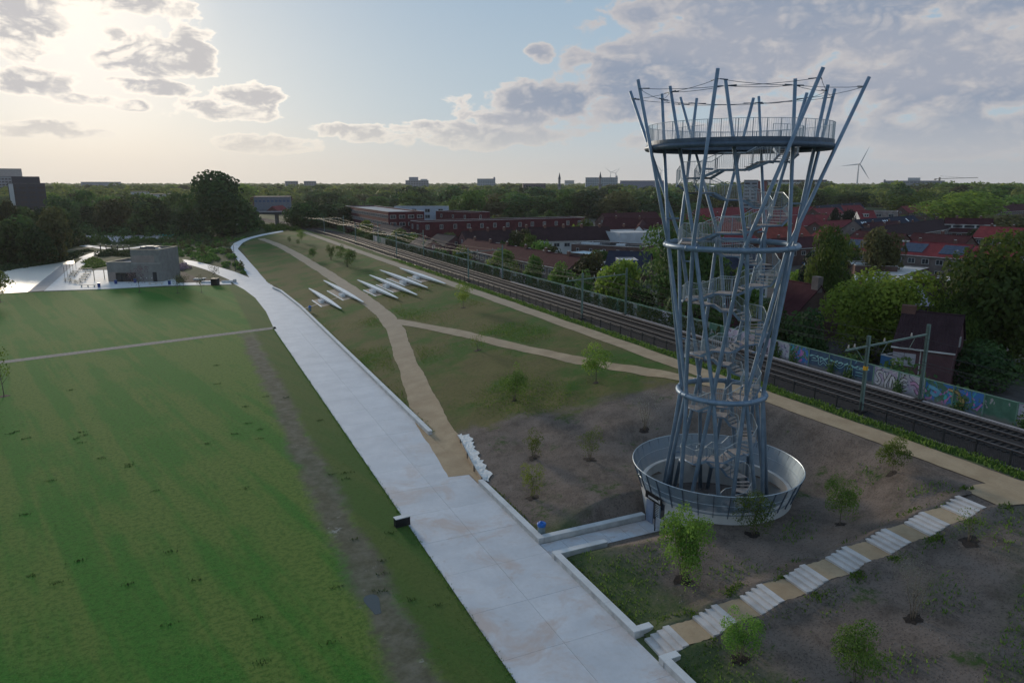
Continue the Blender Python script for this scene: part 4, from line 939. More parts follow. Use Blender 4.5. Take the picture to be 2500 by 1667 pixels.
def skylight(e, roofs, d, he, hr, s_, x, f, w=0.8, l=0.18, m=None): solar(e, roofs, d, he, hr, s_, x - w / 2, w, f, f + l, m or M_SKYL, 1, 1)
def dormer(e, roofs, d, he, hr, s_, x, f, w=2.0, h=1.3):
    y0, z0 = slope_pt(d, he, hr, s_, f, -0.1); par = roofs[0 if s_ < 0 else 1]; run = h * d / (hr - he)
    p = [(x - w / 2, y0, z0), (x + w / 2, y0, z0), (x + w / 2, y0 - s_ * run, z0 + h), (x - w / 2, y0 - s_ * run, z0 + h)]
    b = MB(); b.add([(x - w / 2, y0, z0), (x + w / 2, y0, z0), (x + w / 2, y0, z0 + h), (x - w / 2, y0, z0 + h), (x - w / 2, y0 - s_ * run, z0 + h), (x + w / 2, y0 - s_ * run, z0 + h)],
        [(0, 1, 2, 3), (3, 2, 5, 4), (1, 5, 2), (0, 3, 4)]); b.build('dormer', M_FRAME, par)
    MB().box(x, y0 - s_ * run * 0.45, z0 + h, w + .3, run + .3, 0.1).build('dormer_roof', M_GUT, par)
    for k in (-1, 1): MB().box(x + k * w * 0.23, y0 + s_ * 0.02, z0 + 0.3, w * 0.34, 0.05, h - 0.5).build('dormer_pane', M_GLASS, par)
def flat_block(name, label, a, b, depth, zt, wallm, roofm=None, wins=None, cat='building', group=None, zg=ZG, para=0.35, side=-1, storey=3.0, extra=None):
    """flat-roofed block; a-b is its front top edge as seen, depth goes away from it"""
    ax, ay = a[:2]; bx, by = b[:2]; L_ = math.hypot(bx - ax, by - ay); rz = math.atan2(by - ay, bx - ax)
    e = thing(name, label, cat, ((ax + bx) / 2, (ay + by) / 2, zg), rz, group); h = zt - zg; dd = depth * (1 if side < 0 else -1)
    MB().box(0, dd / 2, -1, L_, depth, h + 1).build('wall', wallm, e)
    MB().box(0, dd / 2, h, L_ - 0.5, depth - 0.5, 0.05).build('roof', roofm or M_FLATROOF, e)
    for x, y, sx_, sy_ in ((0, dd / 2 - depth / 2 + .13, L_, .25), (0, dd / 2 + depth / 2 - .13, L_, .25), (-L_ / 2 + .13, dd / 2, .25, depth - .5), (L_ / 2 - .13, dd / 2, .25, depth - .5)):
        MB().box(x, y, h, sx_, sy_, para).build('parapet', wallm, e)
        MB().box(x, y, h + para, sx_ + .06, sy_ + .06 if sy_ < 1 else sy_, 0.07).build('coping', M_GUT, e)
    if wins:
        ww, wh, gap = wins; n = int(L_ / gap); st_ = 0
        while h - 0.8 - wh - st_ * storey > 0.2:
            for i in range(n):
                window(e, -L_ / 2 + (i + .5) * L_ / n, -0.02 if side < 0 else 0.02, h - 0.8 - wh - st_ * storey, ww, wh, math.pi if side < 0 else 0)
            m_ = int(depth / gap)
            for sx_ in (-1, 1):
                for i in range(m_): window(e, sx_ * (L_ / 2 + .02), dd * (i + .5) / m_, h - 0.8 - wh - st_ * storey, ww, wh, -sx_ * math.pi / 2)
            st_ += 1
    if extra: extra(e, L_, dd, h)
    return e
M_FLATROOF = mat('bitumen_roof', (0.10, 0.10, 0.105), 0.85, 0.3, 0.5); M_PALEROOF = mat('pale_roof', (0.48, 0.46, 0.44), 0.85, 0.15, 0.6); M_GREYBOX = mat('grey_cladding', (0.44, 0.47, 0.50), 0.6, 0.1, 0.4)
BR_RED = brick_mat('brick_red', (0.098, 0.024, 0.032)); BR_BROWN = brick_mat('brick_brown', (0.135, 0.085, 0.075)); BR_GREY = brick_mat('brick_grey', (0.20, 0.165, 0.155)); BR_PURP = brick_mat('brick_purple', (0.15, 0.08, 0.085))
RF_MAROON = roof_mat('roof_maroon', (0.062, 0.021, 0.026)); RF_RED = roof_mat('roof_red', (0.19, 0.038, 0.045)); RF_DARK = roof_mat('roof_dark', (0.045, 0.042, 0.05)); RF_BROWN = roof_mat('roof_brown', (0.042, 0.024, 0.028)); RF_NAVY = roof_mat('roof_navy', (0.030, 0.036, 0.058)); RF_ORANGE = roof_mat('roof_orange', (0.23, 0.058, 0.046))
M_RENDER = mat('white_render', (0.58, 0.58, 0.57), 0.8, 0.1, 0.5); M_PANEL = mat('pale_panel', (0.34, 0.39, 0.46), 0.6, 0.12, 0.5)
# ---- along the railway
def x_rail(e, L_, d, he, hr, rf):
    for x, f in ((-L_ * .20, 0.42), (L_ * .36, 0.12)): dormer(e, rf, d, he, hr, -1, x, f, 2.2, 1.3)
    solar(e, rf, d, he, hr, -1, L_ * .12, 3.6, 0.12, 0.48, mat('panel_pale_blue', (0.35, 0.45, 0.50), 0.4), 1, 1)
    skylight(e, rf, d, he, hr, -1, L_ * .205, 0.55, 0.5, 0.25)
    for x in (-.40, -.31, -.1, .02, .2): MB().box(L_ * x, -0.3, hr - 0.2, 0.9, 0.5, 0.45).build('roof_vent', M_GUT, rf[0])
gable_house('terraced_house', 'long brown brick terrace with a maroon tiled roof beside the railway gardens', (81.59, 139.28, 10.3), (78.82, 202.03, 10.3), 7.0, 7.9, 10.3, BR_GREY, RF_MAROON, None, (1.7, 1.4, 3.0), 2, 6, x_rail, 'terrace')
def x_two(e, L_, d, he, hr, rf):
    for x in (-L_ * .30, L_ * -0.02): solar(e, rf, d, he, hr, -1, x, 0.9, 0.30, 0.75, M_SKYL, 2, 1)
gable_house('detached_house', 'small house with black roof and two tall rooflights behind the wall', (81.13, 218.82, 10.0), (78.85, 230.42, 10.0), 8.5, 7.4, 10.0, BR_PURP, RF_DARK, None, (1.2, 1.4, 2.6), 2, 0, x_two)
gable_house('detached_house', 'dark roofed house with a row of bright rooflights before the brick block', (81.06, 278.69, 10.0), (77.76, 296.32, 10.0), 9, 7.4, 10.0, BR_PURP, RF_DARK, None, (1.2, 1.4, 2.8), 2, 1, lambda e, L_, d, he, hr, rf: [skylight(e, rf, d, he, hr, -1, L_ * (-.35 + .12 * i), 0.5, 0.6, 0.3) for i in range(7)])
gable_house('house_pair', 'low dark roofed pair of houses left of the long terrace', (72.64, 216.39, 9.0), (72.68, 231.86, 9.0), 7, 6.8, 9, BR_PURP, RF_DARK, None, (1.2, 1.2, 3), 2, 1)
# ---- brick apartment blocks
def x_b(e, L_, dd, h):
    MB().box(L_ * .45, dd * .5, h, 3, 4, 3.2).build('stair_head', BR_RED, e)
b0, b1 = (82.09, 303.94, 14.2), (83.49, 397.24, 14.2)
flat_block('apartment_block', 'large dark red brick apartment block with rows of windows by the tracks', b1, b0, 16, 14.2, BR_RED, mat('grey_flat', (0.26, 0.28, 0.31), 0.8), (2.6, 1.5, 3.6), 'apartment block', None, ZG, 0.6, -1, 3.1)
c0, c1 = (101.49, 364.2, 14.8), (126.34, 352.72, 14.8)
flat_block('penthouse_row', 'blue grey panelled top storey set back on the apartment block', c0, c1, 9, 14.8, M_PANEL, None, (2.6, 1.8, 6.5), 'apartment block', None, ZG, 0.3)
flat_block('brick_block', 'dark red brick block with few windows behind the second block', (119.34, 350.55, 12.5), (128.13, 324.2, 12.5), 12, 12.5, BR_RED, None, (1.3, 1.7, 9), 'apartment block', None, ZG, 0.6)
flat_block('brick_block', 'long low dark red brick block with white windows across the middle', (90.08, 284.58, 10.8), (171.01, 289.7, 10.8), 12, 10.8, BR_RED, None, (1.5, 1.9, 6.0), 'apartment block', None, ZG, 0.5, -1, 4.5)
# ---- rows behind the terrace
gable_house('terraced_house', 'dark roofed terrace with a white upper storey behind the round tree', (133.27, 210.03, 12.2), (102.01, 216.87, 12.2), 9.5, 8.2, 12.2, M_RENDER, RF_BROWN, None, (2.0, 1.3, 3.2), 2, 5, None, 'terrace')
gable_house('terraced_house', 'dark roofed terrace showing only its roof left of the round tree', (100.03, 216.49, 11.6), (82.09, 215.71, 11.6), 9, 8.2, 11.6, BR_PURP, RF_BROWN, None, (1.6, 1.3, 3.2), 1, 3, lambda e, L_, d, he, hr, rf: solar(e, rf, d, he, hr, -1, L_ * -.3, 4, .3, .8), 'terrace')
def x_e(e, L_, d, he, hr, rf):
    for x in (-.28, .02): dormer(e, rf, d, he, hr, -1, L_ * x, 0.45, 3.0, 1.2)
gable_house('terraced_house', 'maroon roofed houses with two white dormers below the light green tree', (182.54, 237.33, 12.0), (161.83, 258.06, 12.0), 11, 8.0, 12.5, BR_PURP, RF_MAROON, None, (1.4, 1.3, 3.4), 2, 3, x_e, 'terrace')
for lab, a, b in (('white triangular gable on the maroon roofs beside the tower', (146.29, 210.6, 11.0), (184.59, 262.3, 11.0)), ('small white gable touching the tower poles', (151.68, 205.6, 11.0), (173.17, 232.23, 11.0))):
    gable_house('gabled_house', lab, a, b, 7, 8.6, 12.2, M_RENDER, RF_MAROON, None, (1.2, 1.2, 3), 1, 0)
gable_house('terraced_house', 'second maroon roof slope in front of the white gable', (169.64, 221.63, 11.0), (140.99, 223.55, 11.0), 9, 8.2, 11.2, BR_PURP, RF_MAROON, None, (1.4, 1.3, 3.4), 1, 2, None, 'terrace')
flat_block('grey_hall', 'pale grey clad box hall left of the tower', (130.45, 198.54, 10.5), (148.28, 196.84, 10.5), 16, 10.5, M_GREYBOX, M_PALEROOF, None, 'hall')
def x_g1(e, L_, dd, h):
    for x, w_ in ((-.35, 6), (-.05, 5), (.1, 7), (.3, 5)): MB().box(L_ * x, dd * .45, h + .06, w_, 1.6, 0.5).build('roof_light', M_SKYL if w_ > 5 else M_FLATROOF, e)
flat_block('low_workshop', 'low flat roofed brown workshop with skylights behind the terrace', (113.49, 200.36, 7.5), (125.44, 180.21, 7.5), 14, 7.5, BR_BROWN, M_FLATROOF, (1.0, 1.0, 4.5), 'workshop', None, ZG, 0.3, -1, 3, x_g1)
flat_block('blue_shed', 'low shed with a pale blue roof behind the terrace', (104.75, 187.06, 6.5), (109.03, 172.89, 6.5), 7, 6.5, BR_BROWN, mat('blue_roof', (0.32, 0.45, 0.52), 0.5), None, 'shed', None, ZG, 0.1)
gable_house('dark_barn', 'broad navy roofed barn beside the big dark tree', (105.2, 145.85, 10.0), (97.62, 152.96, 10.0), 13, 6.0, 10.0, BR_BROWN, RF_NAVY, None, (1.2, 1.0, 4), 1, 0, None, 'barn')
flat_block('blue_box', 'dark blue clad box with a white roof edge in front of the barn', (92.75, 140.98, 9.0), (96.75, 139.13, 9.0), 6, 9.0, mat('blue_clad', (0.05, 0.08, 0.17), 0.5), M_PALEROOF, None, 'building', None, ZG, 0.15)
flat_block('garage', 'small garage with white flat roof right of the brick gable', (91.4, 146.21, 6.2), (102.38, 146.76, 6.2), 6, 6.2, BR_BROWN, M_PALEROOF, None, 'garage', None, ZG, 0.1)
flat_block('garage', 'dark flat roofed garage between terrace gable and white roof', (96.05, 156.67, 6.2), (99.32, 153.12, 6.2), 9, 6.2, BR_BROWN, M_FLATROOF, None, 'garage', None, ZG, 0.1)
# ---- seen through and right of the tower
def x_n1(e, L_, d, he, hr, rf): pass
gable_house('brick_house', 'purple brick house seen through the tower legs behind the wall', (84.09, 91.19, 11.5), (78.51, 102.54, 11.5), 9, 9.4, 12.4, brick_mat('brick_wine', (0.17, 0.06, 0.075)), RF_NAVY, None, (1.4, 1.7, 3.2), 3, 1, x_n1)
gable_house('white_house', 'house with white upper windows and dark roof seen inside the tower', (109.39, 115.45, 12.0), (94.03, 115.07, 12.0), 9, 9.0, 12.4, M_RENDER, RF_NAVY, None, (1.2, 1.3, 2.4), 2, 1)
gable_house('gabled_house', 'brick house with a stepped chimney right of the tower', (84.65, 75.35, 11.5), (85.27, 81.85, 11.5), 10, 7.2, 11.8, BR_BROWN, RF_MAROON, None, (1.0, 1.4, 4), 2, 0, lambda e, L_, d, he, hr, rf: MB().box(-L_ * .42, 0.2, hr - .8, 1.3, 0.9, 2.3).build('chimney', BR_GREY, rf[0]))
def x_n3(e, L_, d, he, hr, rf):
    solar(e, rf, d, he, hr, -1, -L_ * .46, L_ * .38, 0.14, 0.86, M_SOLARP, 5, 2); MB().box(0, .1, hr - .4, 1.0, .7, 1.4).build('chimney', M_CHIM, rf[0]); MB().box(L_ * .3, .1, hr - .4, 1.0, .7, 1.2).build('chimney', M_CHIM, rf[0])
gable_house('detached_house', 'house with lilac solar panels on a dark red roof among the trees', (90.54, 68.3, 13.0), (99.86, 67.38, 13.0), 9.5, 9.4, 13.0, BR_GREY, RF_BROWN, None, (1.4, 1.5, 3.0), 2, 0, x_n3)
def x_n4(e, L_, d, he, hr, rf):
    M_SH = mat('roller_shutter', (0.42, 0.39, 0.42), 0.7, 0.06, 6)
    for x in (-L_ * .40, -L_ * .20): MB().box(x, -d - .06, he - 2.3, 1.15, .1, 1.5).build('roller_shutter', M_SH, e)
    MB().tube([(-L_ * .03, -d - .1, -1), (-L_ * .03, -d - .1, he)], .06, 8).build('downpipe', M_GUT, e)
    MB().box(-L_ * .3, -d - .4, he - 3.6, 5.0, .8, .15).build('canopy', M_GUT, e)
    MB().box(-L_ * .42, 0, hr - .3, 1.5, .9, 1.1).build('chimney', M_CHIM, rf[0])
gable_house('detached_house', 'dark tiled house with closed roller shutters just behind the graffiti wall', (78.44, 57.1, 11.2), (81.23, 51.74, 11.2), 9.0, 8.3, 11.6, BR_PURP, RF_BROWN, None, (1.1, 1.4, 4.6), 2, 0, x_n4, sides=(1,))
flat_block('conservatory', 'lean-to with blue glazing and white roof edge behind the wall', (75.0, 56.96, 6.3), (74.87, 54.14, 6.3), 3.5, 6.4, mat('blue_glazing', (0.07, 0.17, 0.33), 0.3, 0.15, 1), M_PALEROOF, None, 'lean-to', None, ZG, 0.2)
# ---- right hand terraces
def x_r1(e, L_, d, he, hr, rf):
    for x in (-.42, .04, .32): solar(e, rf, d, he, hr, -1, L_ * x, 5.6, .15, .85, M_SOLAR, 4, 2)
    for x in (-.1, .02): MB().box(L_ * x, -.2, hr - .1, 2.2, .5, .4).build('roof_vent', M_GUT, rf[0])
gable_house('terraced_house', 'long terrace with bright red roof and dark solar panels at the right', (167.1, 142.98, 12.0), (173.53, 110.45, 12.0), 10, 9.2, 12.0, BR_GREY, RF_RED, None, (1.7, 1.3, 3.2), 2, 4, x_r1, 'terrace')
gable_house('terraced_house', 'short red roofed terrace continuing behind the near tree', (171.96, 108.65, 12.0), (174.21, 99.24, 12.0), 10, 9.2, 12.0, BR_GREY, RF_RED, None, (1.7, 1.3, 3.2), 2, 1, None, 'terrace')
gable_house('terraced_house', 'maroon roof ridge rising just behind the red solar terrace', (188.12, 155.76, 12.0), (189.01, 139.89, 12.0), 10, 9.0, 12.4, BR_BROWN, RF_MAROON, None, (1.7, 1.3, 3.2), 1, 1, None, 'terrace')
gable_house('terraced_house', 'second maroon ridge behind the solar terrace on the far right', (195.78, 142.32, 12.0), (196.72, 125.94, 12.0), 10, 9.0, 12.4, BR_BROWN, RF_MAROON, None, (1.7, 1.3, 3.2), 1, 1, None, 'terrace')
gable_house('terraced_house', 'dark brown terrace with white window band running away to the right', (195.76, 160.99, 12.5), (283.12, 194.37, 12.5), 9, 9.2, 12.5, BR_BROWN, RF_BROWN, None, (2.0, 1.3, 3.0), 2, 6, None, 'terrace')
gable_house('terraced_house', 'black roofed terrace with bright skylights beside two dark cypresses', (242.05, 202.32, 12.5), (300.44, 219.9, 12.5), 10, 8.6, 12.5, BR_GREY, RF_NAVY, None, (1.8, 1.4, 3.0), 2, 0, lambda e, L_, d, he, hr, rf: [skylight(e, rf, d, he, hr, -1, L_ * q, .45, 1.1, .3) for q in (-.44, -.41, -.38, -.1, -.07, -.03, .3)], 'terrace')
def x_r5(e, L_, d, he, hr, rf):
    for q in (-.36, -.12, .13, .37): dormer(e, rf, d, he, hr, -1, L_ * q, .25, 5.5, 1.4)
gable_house('terraced_house', 'far terrace with four white triple dormers below the rounded tree', (280.78, 191.43, 13.0), (291.23, 179.1, 13.0), 10, 8.0, 13.0, BR_BROWN, RF_MAROON, None, (1.7, 1.3, 3.2), 1, 2, x_r5, 'terrace')
gable_house('detached_house', 'bright red roofed house with a single white dormer behind the cypresses', (311.4, 259.13, 13.0), (318.91, 255.66, 13.0), 12, 8.2, 13.2, M_RENDER, RF_RED, None, (1.7, 1.3, 3.2), 2, 1, lambda e, L_, d, he, hr, rf: dormer(e, rf, d, he, hr, -1, -L_ * .1, .4, 2.4, 1.5))
flat_block('beige_flats', 'beige flats with white balconies beside the red roofed house', (320.88, 257.43, 12.5), (327.66, 248.48, 12.5), 12, 12.5, brick_mat('brick_beige', (0.26, 0.22, 0.21)), None, (2.4, 1.5, 5), 'flats', None, ZG, 0.4)
for i, (p, q, rf, lab) in enumerate((((343.96, 317.0, 11.5), (375.06, 326.45, 11.5), RF_RED, 'red roofed row just right of the tower mid ring'), ((279.14, 255.19, 11.5), (281.26, 249.32, 11.5), RF_RED, 'red roofed house at the left of the two cypresses'), ((387.25, 338.79, 12.0), (416.51, 344.44, 12.0), RF_RED, 'far red roofed row above the cypress tops'), ((164.67, 204.69, 12.0), (191.62, 209.76, 12.0), RF_ORANGE, 'orange red roofs seen through the tower middle'), ((204.54, 263.12, 12.0), (242.52, 274.31, 12.0), RF_RED, 'red roof row seen through the tower above its ring'), ((299.39, 321.84, 12.0), (361.16, 333.0, 12.0), RF_RED, 'far red roofed row seen behind the tower right side'), ((222.47, 233.93, 12.0), (268.68, 247.3, 12.0), RF_RED, 'second red roofed row behind the tower right side'), ((172.24, 180.78, 12.0), (192.61, 181.19, 12.0), RF_ORANGE, 'nearer orange roof behind the tower ring'), ((470.28, 300.43, 12.0), (546.52, 315.91, 12.0), RF_MAROON, 'far maroon roofed villa at the right edge'), ((349.52, 320.77, 13.0), (436.23, 360.96, 13.0), RF_NAVY, 'long navy roof under the far trees right of the tower'), ((201.0, 181.74, 10.5), (200.93, 174.77, 10.5), RF_RED, 'red hipped roof beside the light green sapling'), ((143.71, 176.41, 10.5), (168.9, 180.77, 10.5), RF_RED, 'red roof row low behind the tower stairs'), ((153.85, 157.57, 10.5), (173.51, 158.94, 10.5), RF_MAROON, 'maroon roof row above the ochre shed'), ((233.96, 213.97, 11.0), (260.33, 219.61, 11.0), RF_RED, 'red roof row between cypresses and tower'), ((418.31, 315.36, 12.0), (506.22, 345.87, 12.0), RF_RED, 'far red roof row under the yellow green trees'), ((186.72, 300.09, 12.0), (221.97, 305.65, 12.0), RF_MAROON, 'far maroon roof row left of the tower among trees'), ((244.37, 199.33, 11.0), (269.68, 204.37, 11.0), RF_MAROON, 'maroon roof between the dark terraces'), ((256.06, 161.13, 11.5), (257.72, 147.77, 11.5), RF_RED, 'red roof row at the right edge behind the olive tree'), ((271.56, 334.7, 12.0), (316.21, 345.29, 12.0), RF_RED, 'far red roof row seen high through the tower'))):
    gable_house('row_house', lab, p, q, 10, 8.4, p[2] + 0.4, BR_BROWN, rf, 'roofs of the far streets', (1.7, 1.3, 3.4), 1, 2, None, 'house')
flat_block('ochre_shed', 'ochre walled shed with white roof edge right of the tower ring', (158.45, 160.64, 7.0), (173.15, 159.77, 7.0), 8, 7, mat('ochre_wall', (0.36, 0.22, 0.10), 0.8), M_PALEROOF, None, 'shed', None, ZG, 0.15)
flat_block('ochre_shed', 'tan gable wall seen through the tower left side', (121.01, 156.7, 9.0), (135.56, 158.25, 9.0), 8, 9, mat('tan_wall', (0.33, 0.22, 0.17), 0.8), M_FLATROOF, None, 'shed', None, ZG, 0.15)
M_DOORW = mat('garage_door', (0.60, 0.60, 0.62), 0.6, 0.06, 3)
def garages(lab, a, b, depth, n):
    def ex(e, L_, dd, h):
        for i in range(n): MB().box(-L_ / 2 + (i + .5) * L_ / n, -0.03, 0.05, L_ / n * .78, .08, 2.25).build('garage_door', M_DOORW, e)
    flat_block('garage_row', lab, a, b, depth, 6.4, BR_BROWN, M_PALEROOF, None, 'garages', None, ZG, 0.15, -1, 3, ex)
garages('receding row of white garage doors under a pale flat roof', (145.99, 108.09, 6.4), (165.79, 115.56, 6.4), 7, 7)
garages('brick garages with three wide white doors facing the park', (167.8, 116.56, 6.4), (171.89, 108.99, 6.4), 7, 3)
flat_block('workshop', 'flat dark workshop with a white rooflight behind the fir tree', (144.83, 119.41, 7.5), (151.71, 113.42, 7.5), 11, 7.5, BR_BROWN, M_FLATROOF, None, 'workshop', None, ZG, 0.2, -1, 3, lambda e, L_, dd, h: MB().box(-L_ * .2, dd * .4, h + .06, 6, 1.5, .4).build('roof_light', M_SKYL, e))
flat_block('flat_roof_hall', 'low grey hall with a long pale roof edge above the light green tree', (124.51, 102.56, 7.0), (129.96, 96.01, 7.0), 12, 7.0, BR_BROWN, mat('grey_roof', (0.24, 0.25, 0.27), 0.8), None, 'hall', None, ZG, 0.25)
flat_block('flat_roof_hall', 'long low hall with a whitish flat roof above the solar house', (134.4, 99.38, 7.0), (143.09, 92.61, 7.0), 8, 7.0, BR_BROWN, M_PALEROOF, None, 'hall', None, ZG, 0.25)
gable_house('white_gable_shed', 'little shed with a white triangular gable left of the fir', (113.47, 99.5, 8.0), (117.12, 99.8, 8.0), 6, 6.2, 8.4, M_RENDER, RF_NAVY, None, (1, 1, 3), 0, 0, None, 'shed')
# ---- parked cars on the street behind (seen between trees)
def car(loc, rz, m, label):
    e = thing('parked_car', label, 'car', loc, rz, 'cars parked in the town street')
    b = MB(); prof = [(-2.1, .35), (-2.1, .8), (-1.5, .9), (-1.0, 1.42), (.7, 1.42), (1.3, .92), (2.05, .78), (2.1, .35)]; v = [(x, y, z) for y in (-.85, .85) for x, z in prof]; n = len(prof)
    b.add(v, [tuple(range(n)), tuple(range(2 * n - 1, n - 1, -1))] + [(i, n + i, n + (i + 1) % n, (i + 1) % n) for i in range(n)]).build('body', m, e)
    for y in (-.862, .862): MB().hexa([(-1.2, y - .005, .92), (1.0, y - .005, .92), (1.0, y + .005, .92), (-1.2, y + .005, .92), (-.9, y - .005, 1.36), (.6, y - .005, 1.36), (.6, y + .005, 1.36), (-.9, y + .005, 1.36)]).build('side_window', M_GLASS, e)
    for x in (-1.3, 1.3):
        for y in (-.8, .8): MB().tube([(x, y - .1, .33), (x, y + .1, .33)], .33, 12).build('wheel', M_FENCE, e)
for i, (px, m, lab) in enumerate((((165.84, 151.03, 3.5), mat('car_white', (.6, .6, .62), .3), 'white car parked beyond the ochre shed'), ((158.38, 146.57, 3.5), mat('car_silver', (.35, .38, .42), .3, metal=.4), 'silver car parked beyond the ochre shed'), ((164.58, 155.18, 3.5), mat('car_blue', (.05, .09, .2), .3), 'dark blue car parked beyond the ochre shed'), ((88.59, 143.0, 3.5), mat('car_white', (.6, .6, .62)), 'white van-like car behind the wall by the gantry'))): car((px[0], px[1], 3.5), 0.5 + i * .3, m, lab)
# street lamp behind the wall
def lamp(loc, h, label, group, arm=0.9, heads=1, rz=0.0, m=None):
    e = thing('street_lamp', label, 'street lamp', loc, rz, group); m = m or mat('lamp_pole', (.20, .21, .20), .6)
    MB().tube([(0, 0, 0), (0, 0, h)], [.10, .06], 8).build('pole', m, e)
    for s_ in ((1,) if heads == 1 else (-1, 1)):
        MB().tube([(0, 0, h), (s_ * arm * .5, 0, h + .12), (s_ * arm, 0, h + .08)], .04, 6).build('arm', m, e)
        MB().box(s_ * (arm + .25), 0, h + .02, .7, .28, .12).build('lamp_head', mat('lamp_head', (.55, .55, .52), .5), e)
for p, lab in (((89.56, 145.69, 3.5), 'street lamp behind the wall near the brick gable'), ((166.42, 110.18, 3.5), 'street lamp before the wide garage doors')): lamp((p[0], p[1], 3.5), 7.5, lab, 'lamps in the town streets')

# ================================================================ trees and shrubs
LF = {'dark': leaf_mat('leaf_dark', (0.024, 0.054, 0.017), (0.085, 0.140, 0.038), 0.35), 'mid': leaf_mat('leaf_mid', (0.045, 0.098, 0.020), (0.130, 0.205, 0.040), 0.42),
      'light': leaf_mat('leaf_light', (0.085, 0.150, 0.020), (0.200, 0.265, 0.042), 0.5), 'young': leaf_mat('leaf_young', (0.070, 0.150, 0.024), (0.155, 0.250, 0.045), 0.48),
      'copper': leaf_mat('leaf_copper', (0.075, 0.042, 0.035), (0.140, 0.085, 0.065), 0.35), 'fir': leaf_mat('leaf_fir', (0.010, 0.020, 0.012), (0.024, 0.040, 0.020), 0.15), 'silver': leaf_mat('leaf_silver', (0.16, 0.17, 0.12), (0.34, 0.34, 0.27), 0.4),
      'olive': leaf_mat('leaf_olive', (0.055, 0.062, 0.022), (0.110, 0.115, 0.042), 0.4), 'plum': leaf_mat('leaf_plum', (0.14, 0.10, 0.12), (0.26, 0.20, 0.23), 0.35)}
M_BARK = mat('bark', (0.075, 0.055, 0.042), 0.95, 0.3, 5, 0.03, 12); M_BARKP = mat('bark_pale', (0.16, 0.13, 0.10), 0.95, 0.3, 5)
def crown_pts(seed, n, shape, spread=1.0):
    g = np.random.default_rng(seed); L_ = []
    nl = {'round': 11, 'tall': 18, 'wide': 20, 'column': 14, 'bush': 10, 'cone': 0, 'airy': 15}[shape]
    if shape == 'cone':
        t_ = g.random(n) ** 0.7; z = 1 - t_; a = g.random(n) * 6.283; r = 0.5 * (0.08 + 0.92 * t_) * (0.7 + 0.3 * np.sqrt(g.random(n))) * (0.86 + 0.14 * np.sin(a * 5 + z * 30))
        p = np.stack([r * np.cos(a), r * np.sin(a), z], 1); nor = np.stack([np.cos(a), np.sin(a), np.full(n, .5)], 1); return p, nor, g.random(n)
    cen, rad = [], []
    for i in range(nl):
        for _ in range(60):
            q = g.uniform(-1, 1, 3)
            if np.dot(q, q) < 1: break
        if shape == 'column': q = q * np.array([.55, .55, 1.0])
        r = g.uniform(.16, .25) if shape not in ('bush', 'airy') else (g.uniform(.2, .3) if shape == 'bush' else g.uniform(.09, .20))
        q = q * (np.array([.5, .5, .5]) - r * .92); q[2] += 0.5
        if shape in ('round', 'wide') and q[2] < 0.35: q[:2] *= 0.8
        if shape == 'airy': q[:2] *= (.55 + .5 * q[2]) * 1.1
        cen.append(q); rad.append(r)
    if shape in ('round', 'tall', 'wide'): cen.append(np.array([0, 0, .5])); rad.append(.26)
    rad = np.array(rad); cen = np.array(cen); w = rad ** 2; idx = g.choice(len(rad), n, p=w / w.sum())
    d = g.normal(size=(n, 3)); d /= np.linalg.norm(d, axis=1)[:, None]; flip = (d[:, 2] < -0.2) & (g.random(n) < .6); d[flip, 2] *= -1
    k = rad[idx] * (0.62 + 0.45 * g.random(n) ** 0.6) * spread
    p = cen[idx] + d * k[:, None]; lt = g.random(len(rad)); tint = np.clip(lt[idx] * .75 + g.random(n) * .35 - .05, 0, 1)
    return p, d, tint
def leaf_quads(p, nor, size, g, elong=1.3):
    n = len(p); a = nor + g.normal(size=(n, 3)) * 0.48; a /= np.linalg.norm(a, axis=1)[:, None]
    r = g.normal(size=(n, 3)); u = np.cross(a, r); u /= np.linalg.norm(u, axis=1)[:, None]; v = np.cross(a, u)
    s = size * (0.55 + 0.9 * g.random(n))[:, None]
    return np.stack([p - u * s * elong * .5, p + v * s * .5, p + u * s * elong * .5, p - v * s * .5], 1).reshape(-1, 3)
def crown_mesh(seed, n, shape, size, m, flat=1.0, spread=1.0):
    p, d, t_ = crown_pts(seed, n, shape, spread)
    lo, hi = np.percentile(p, 1.5, 0), np.percentile(p, 98.5, 0); p = (p - lo) / (hi - lo) - np.array([.5, .5, 0])
    g = np.random.default_rng(seed + 99); q = leaf_quads(p, d, size, g)
    return np_quads('crown', q, m, t_)
_CR = {}
def crown_for(kind, shape, var, n, size, spread=1.0):
    k = (kind, shape, var, n, size, spread)
    if k not in _CR: _CR[k] = crown_mesh(hash((shape, var, n)) % 9973 if 0 else (var * 131 + n + len(shape) * 17), n, shape, size, LF[kind], 1.0, spread)
    return _CR[k]
def trunk_mesh(seed, limbs, r, m, stems=1, reach=0.36, top=0.72):
    g = random.Random(seed); b = MB()
    for s_ in range(stems):
        a = 6.283 * s_ / max(1, stems) + g.random(); sp = 0.0 if stems == 1 else 0.10
        ex, ey = math.cos(a) * sp * 2.2, math.sin(a) * sp * 2.2
        b.tube([(math.cos(a) * sp * .25, math.sin(a) * sp * .25, -0.03), (ex * .3 + g.uniform(-.01, .01), ey * .3, 0.22), (ex * .7 + g.uniform(-.02, .02), ey * .7 + g.uniform(-.02, .02), 0.48), (ex, ey, top)], [r, r * .8, r * .55, r * .16], 7)
    for i in range(limbs):
        a = 6.283 * i / max(1, limbs) + g.random(); z0 = g.uniform(.24, .5); L_ = g.uniform(.6, 1) * reach
        b.tube([(0, 0, z0), (math.cos(a) * L_ * .5, math.sin(a) * L_ * .5, z0 + .14), (math.cos(a) * L_, math.sin(a) * L_, z0 + .30)], [r * .5, r * .3, r * .08], 5)
    return b.mesh('trunk', m, True)
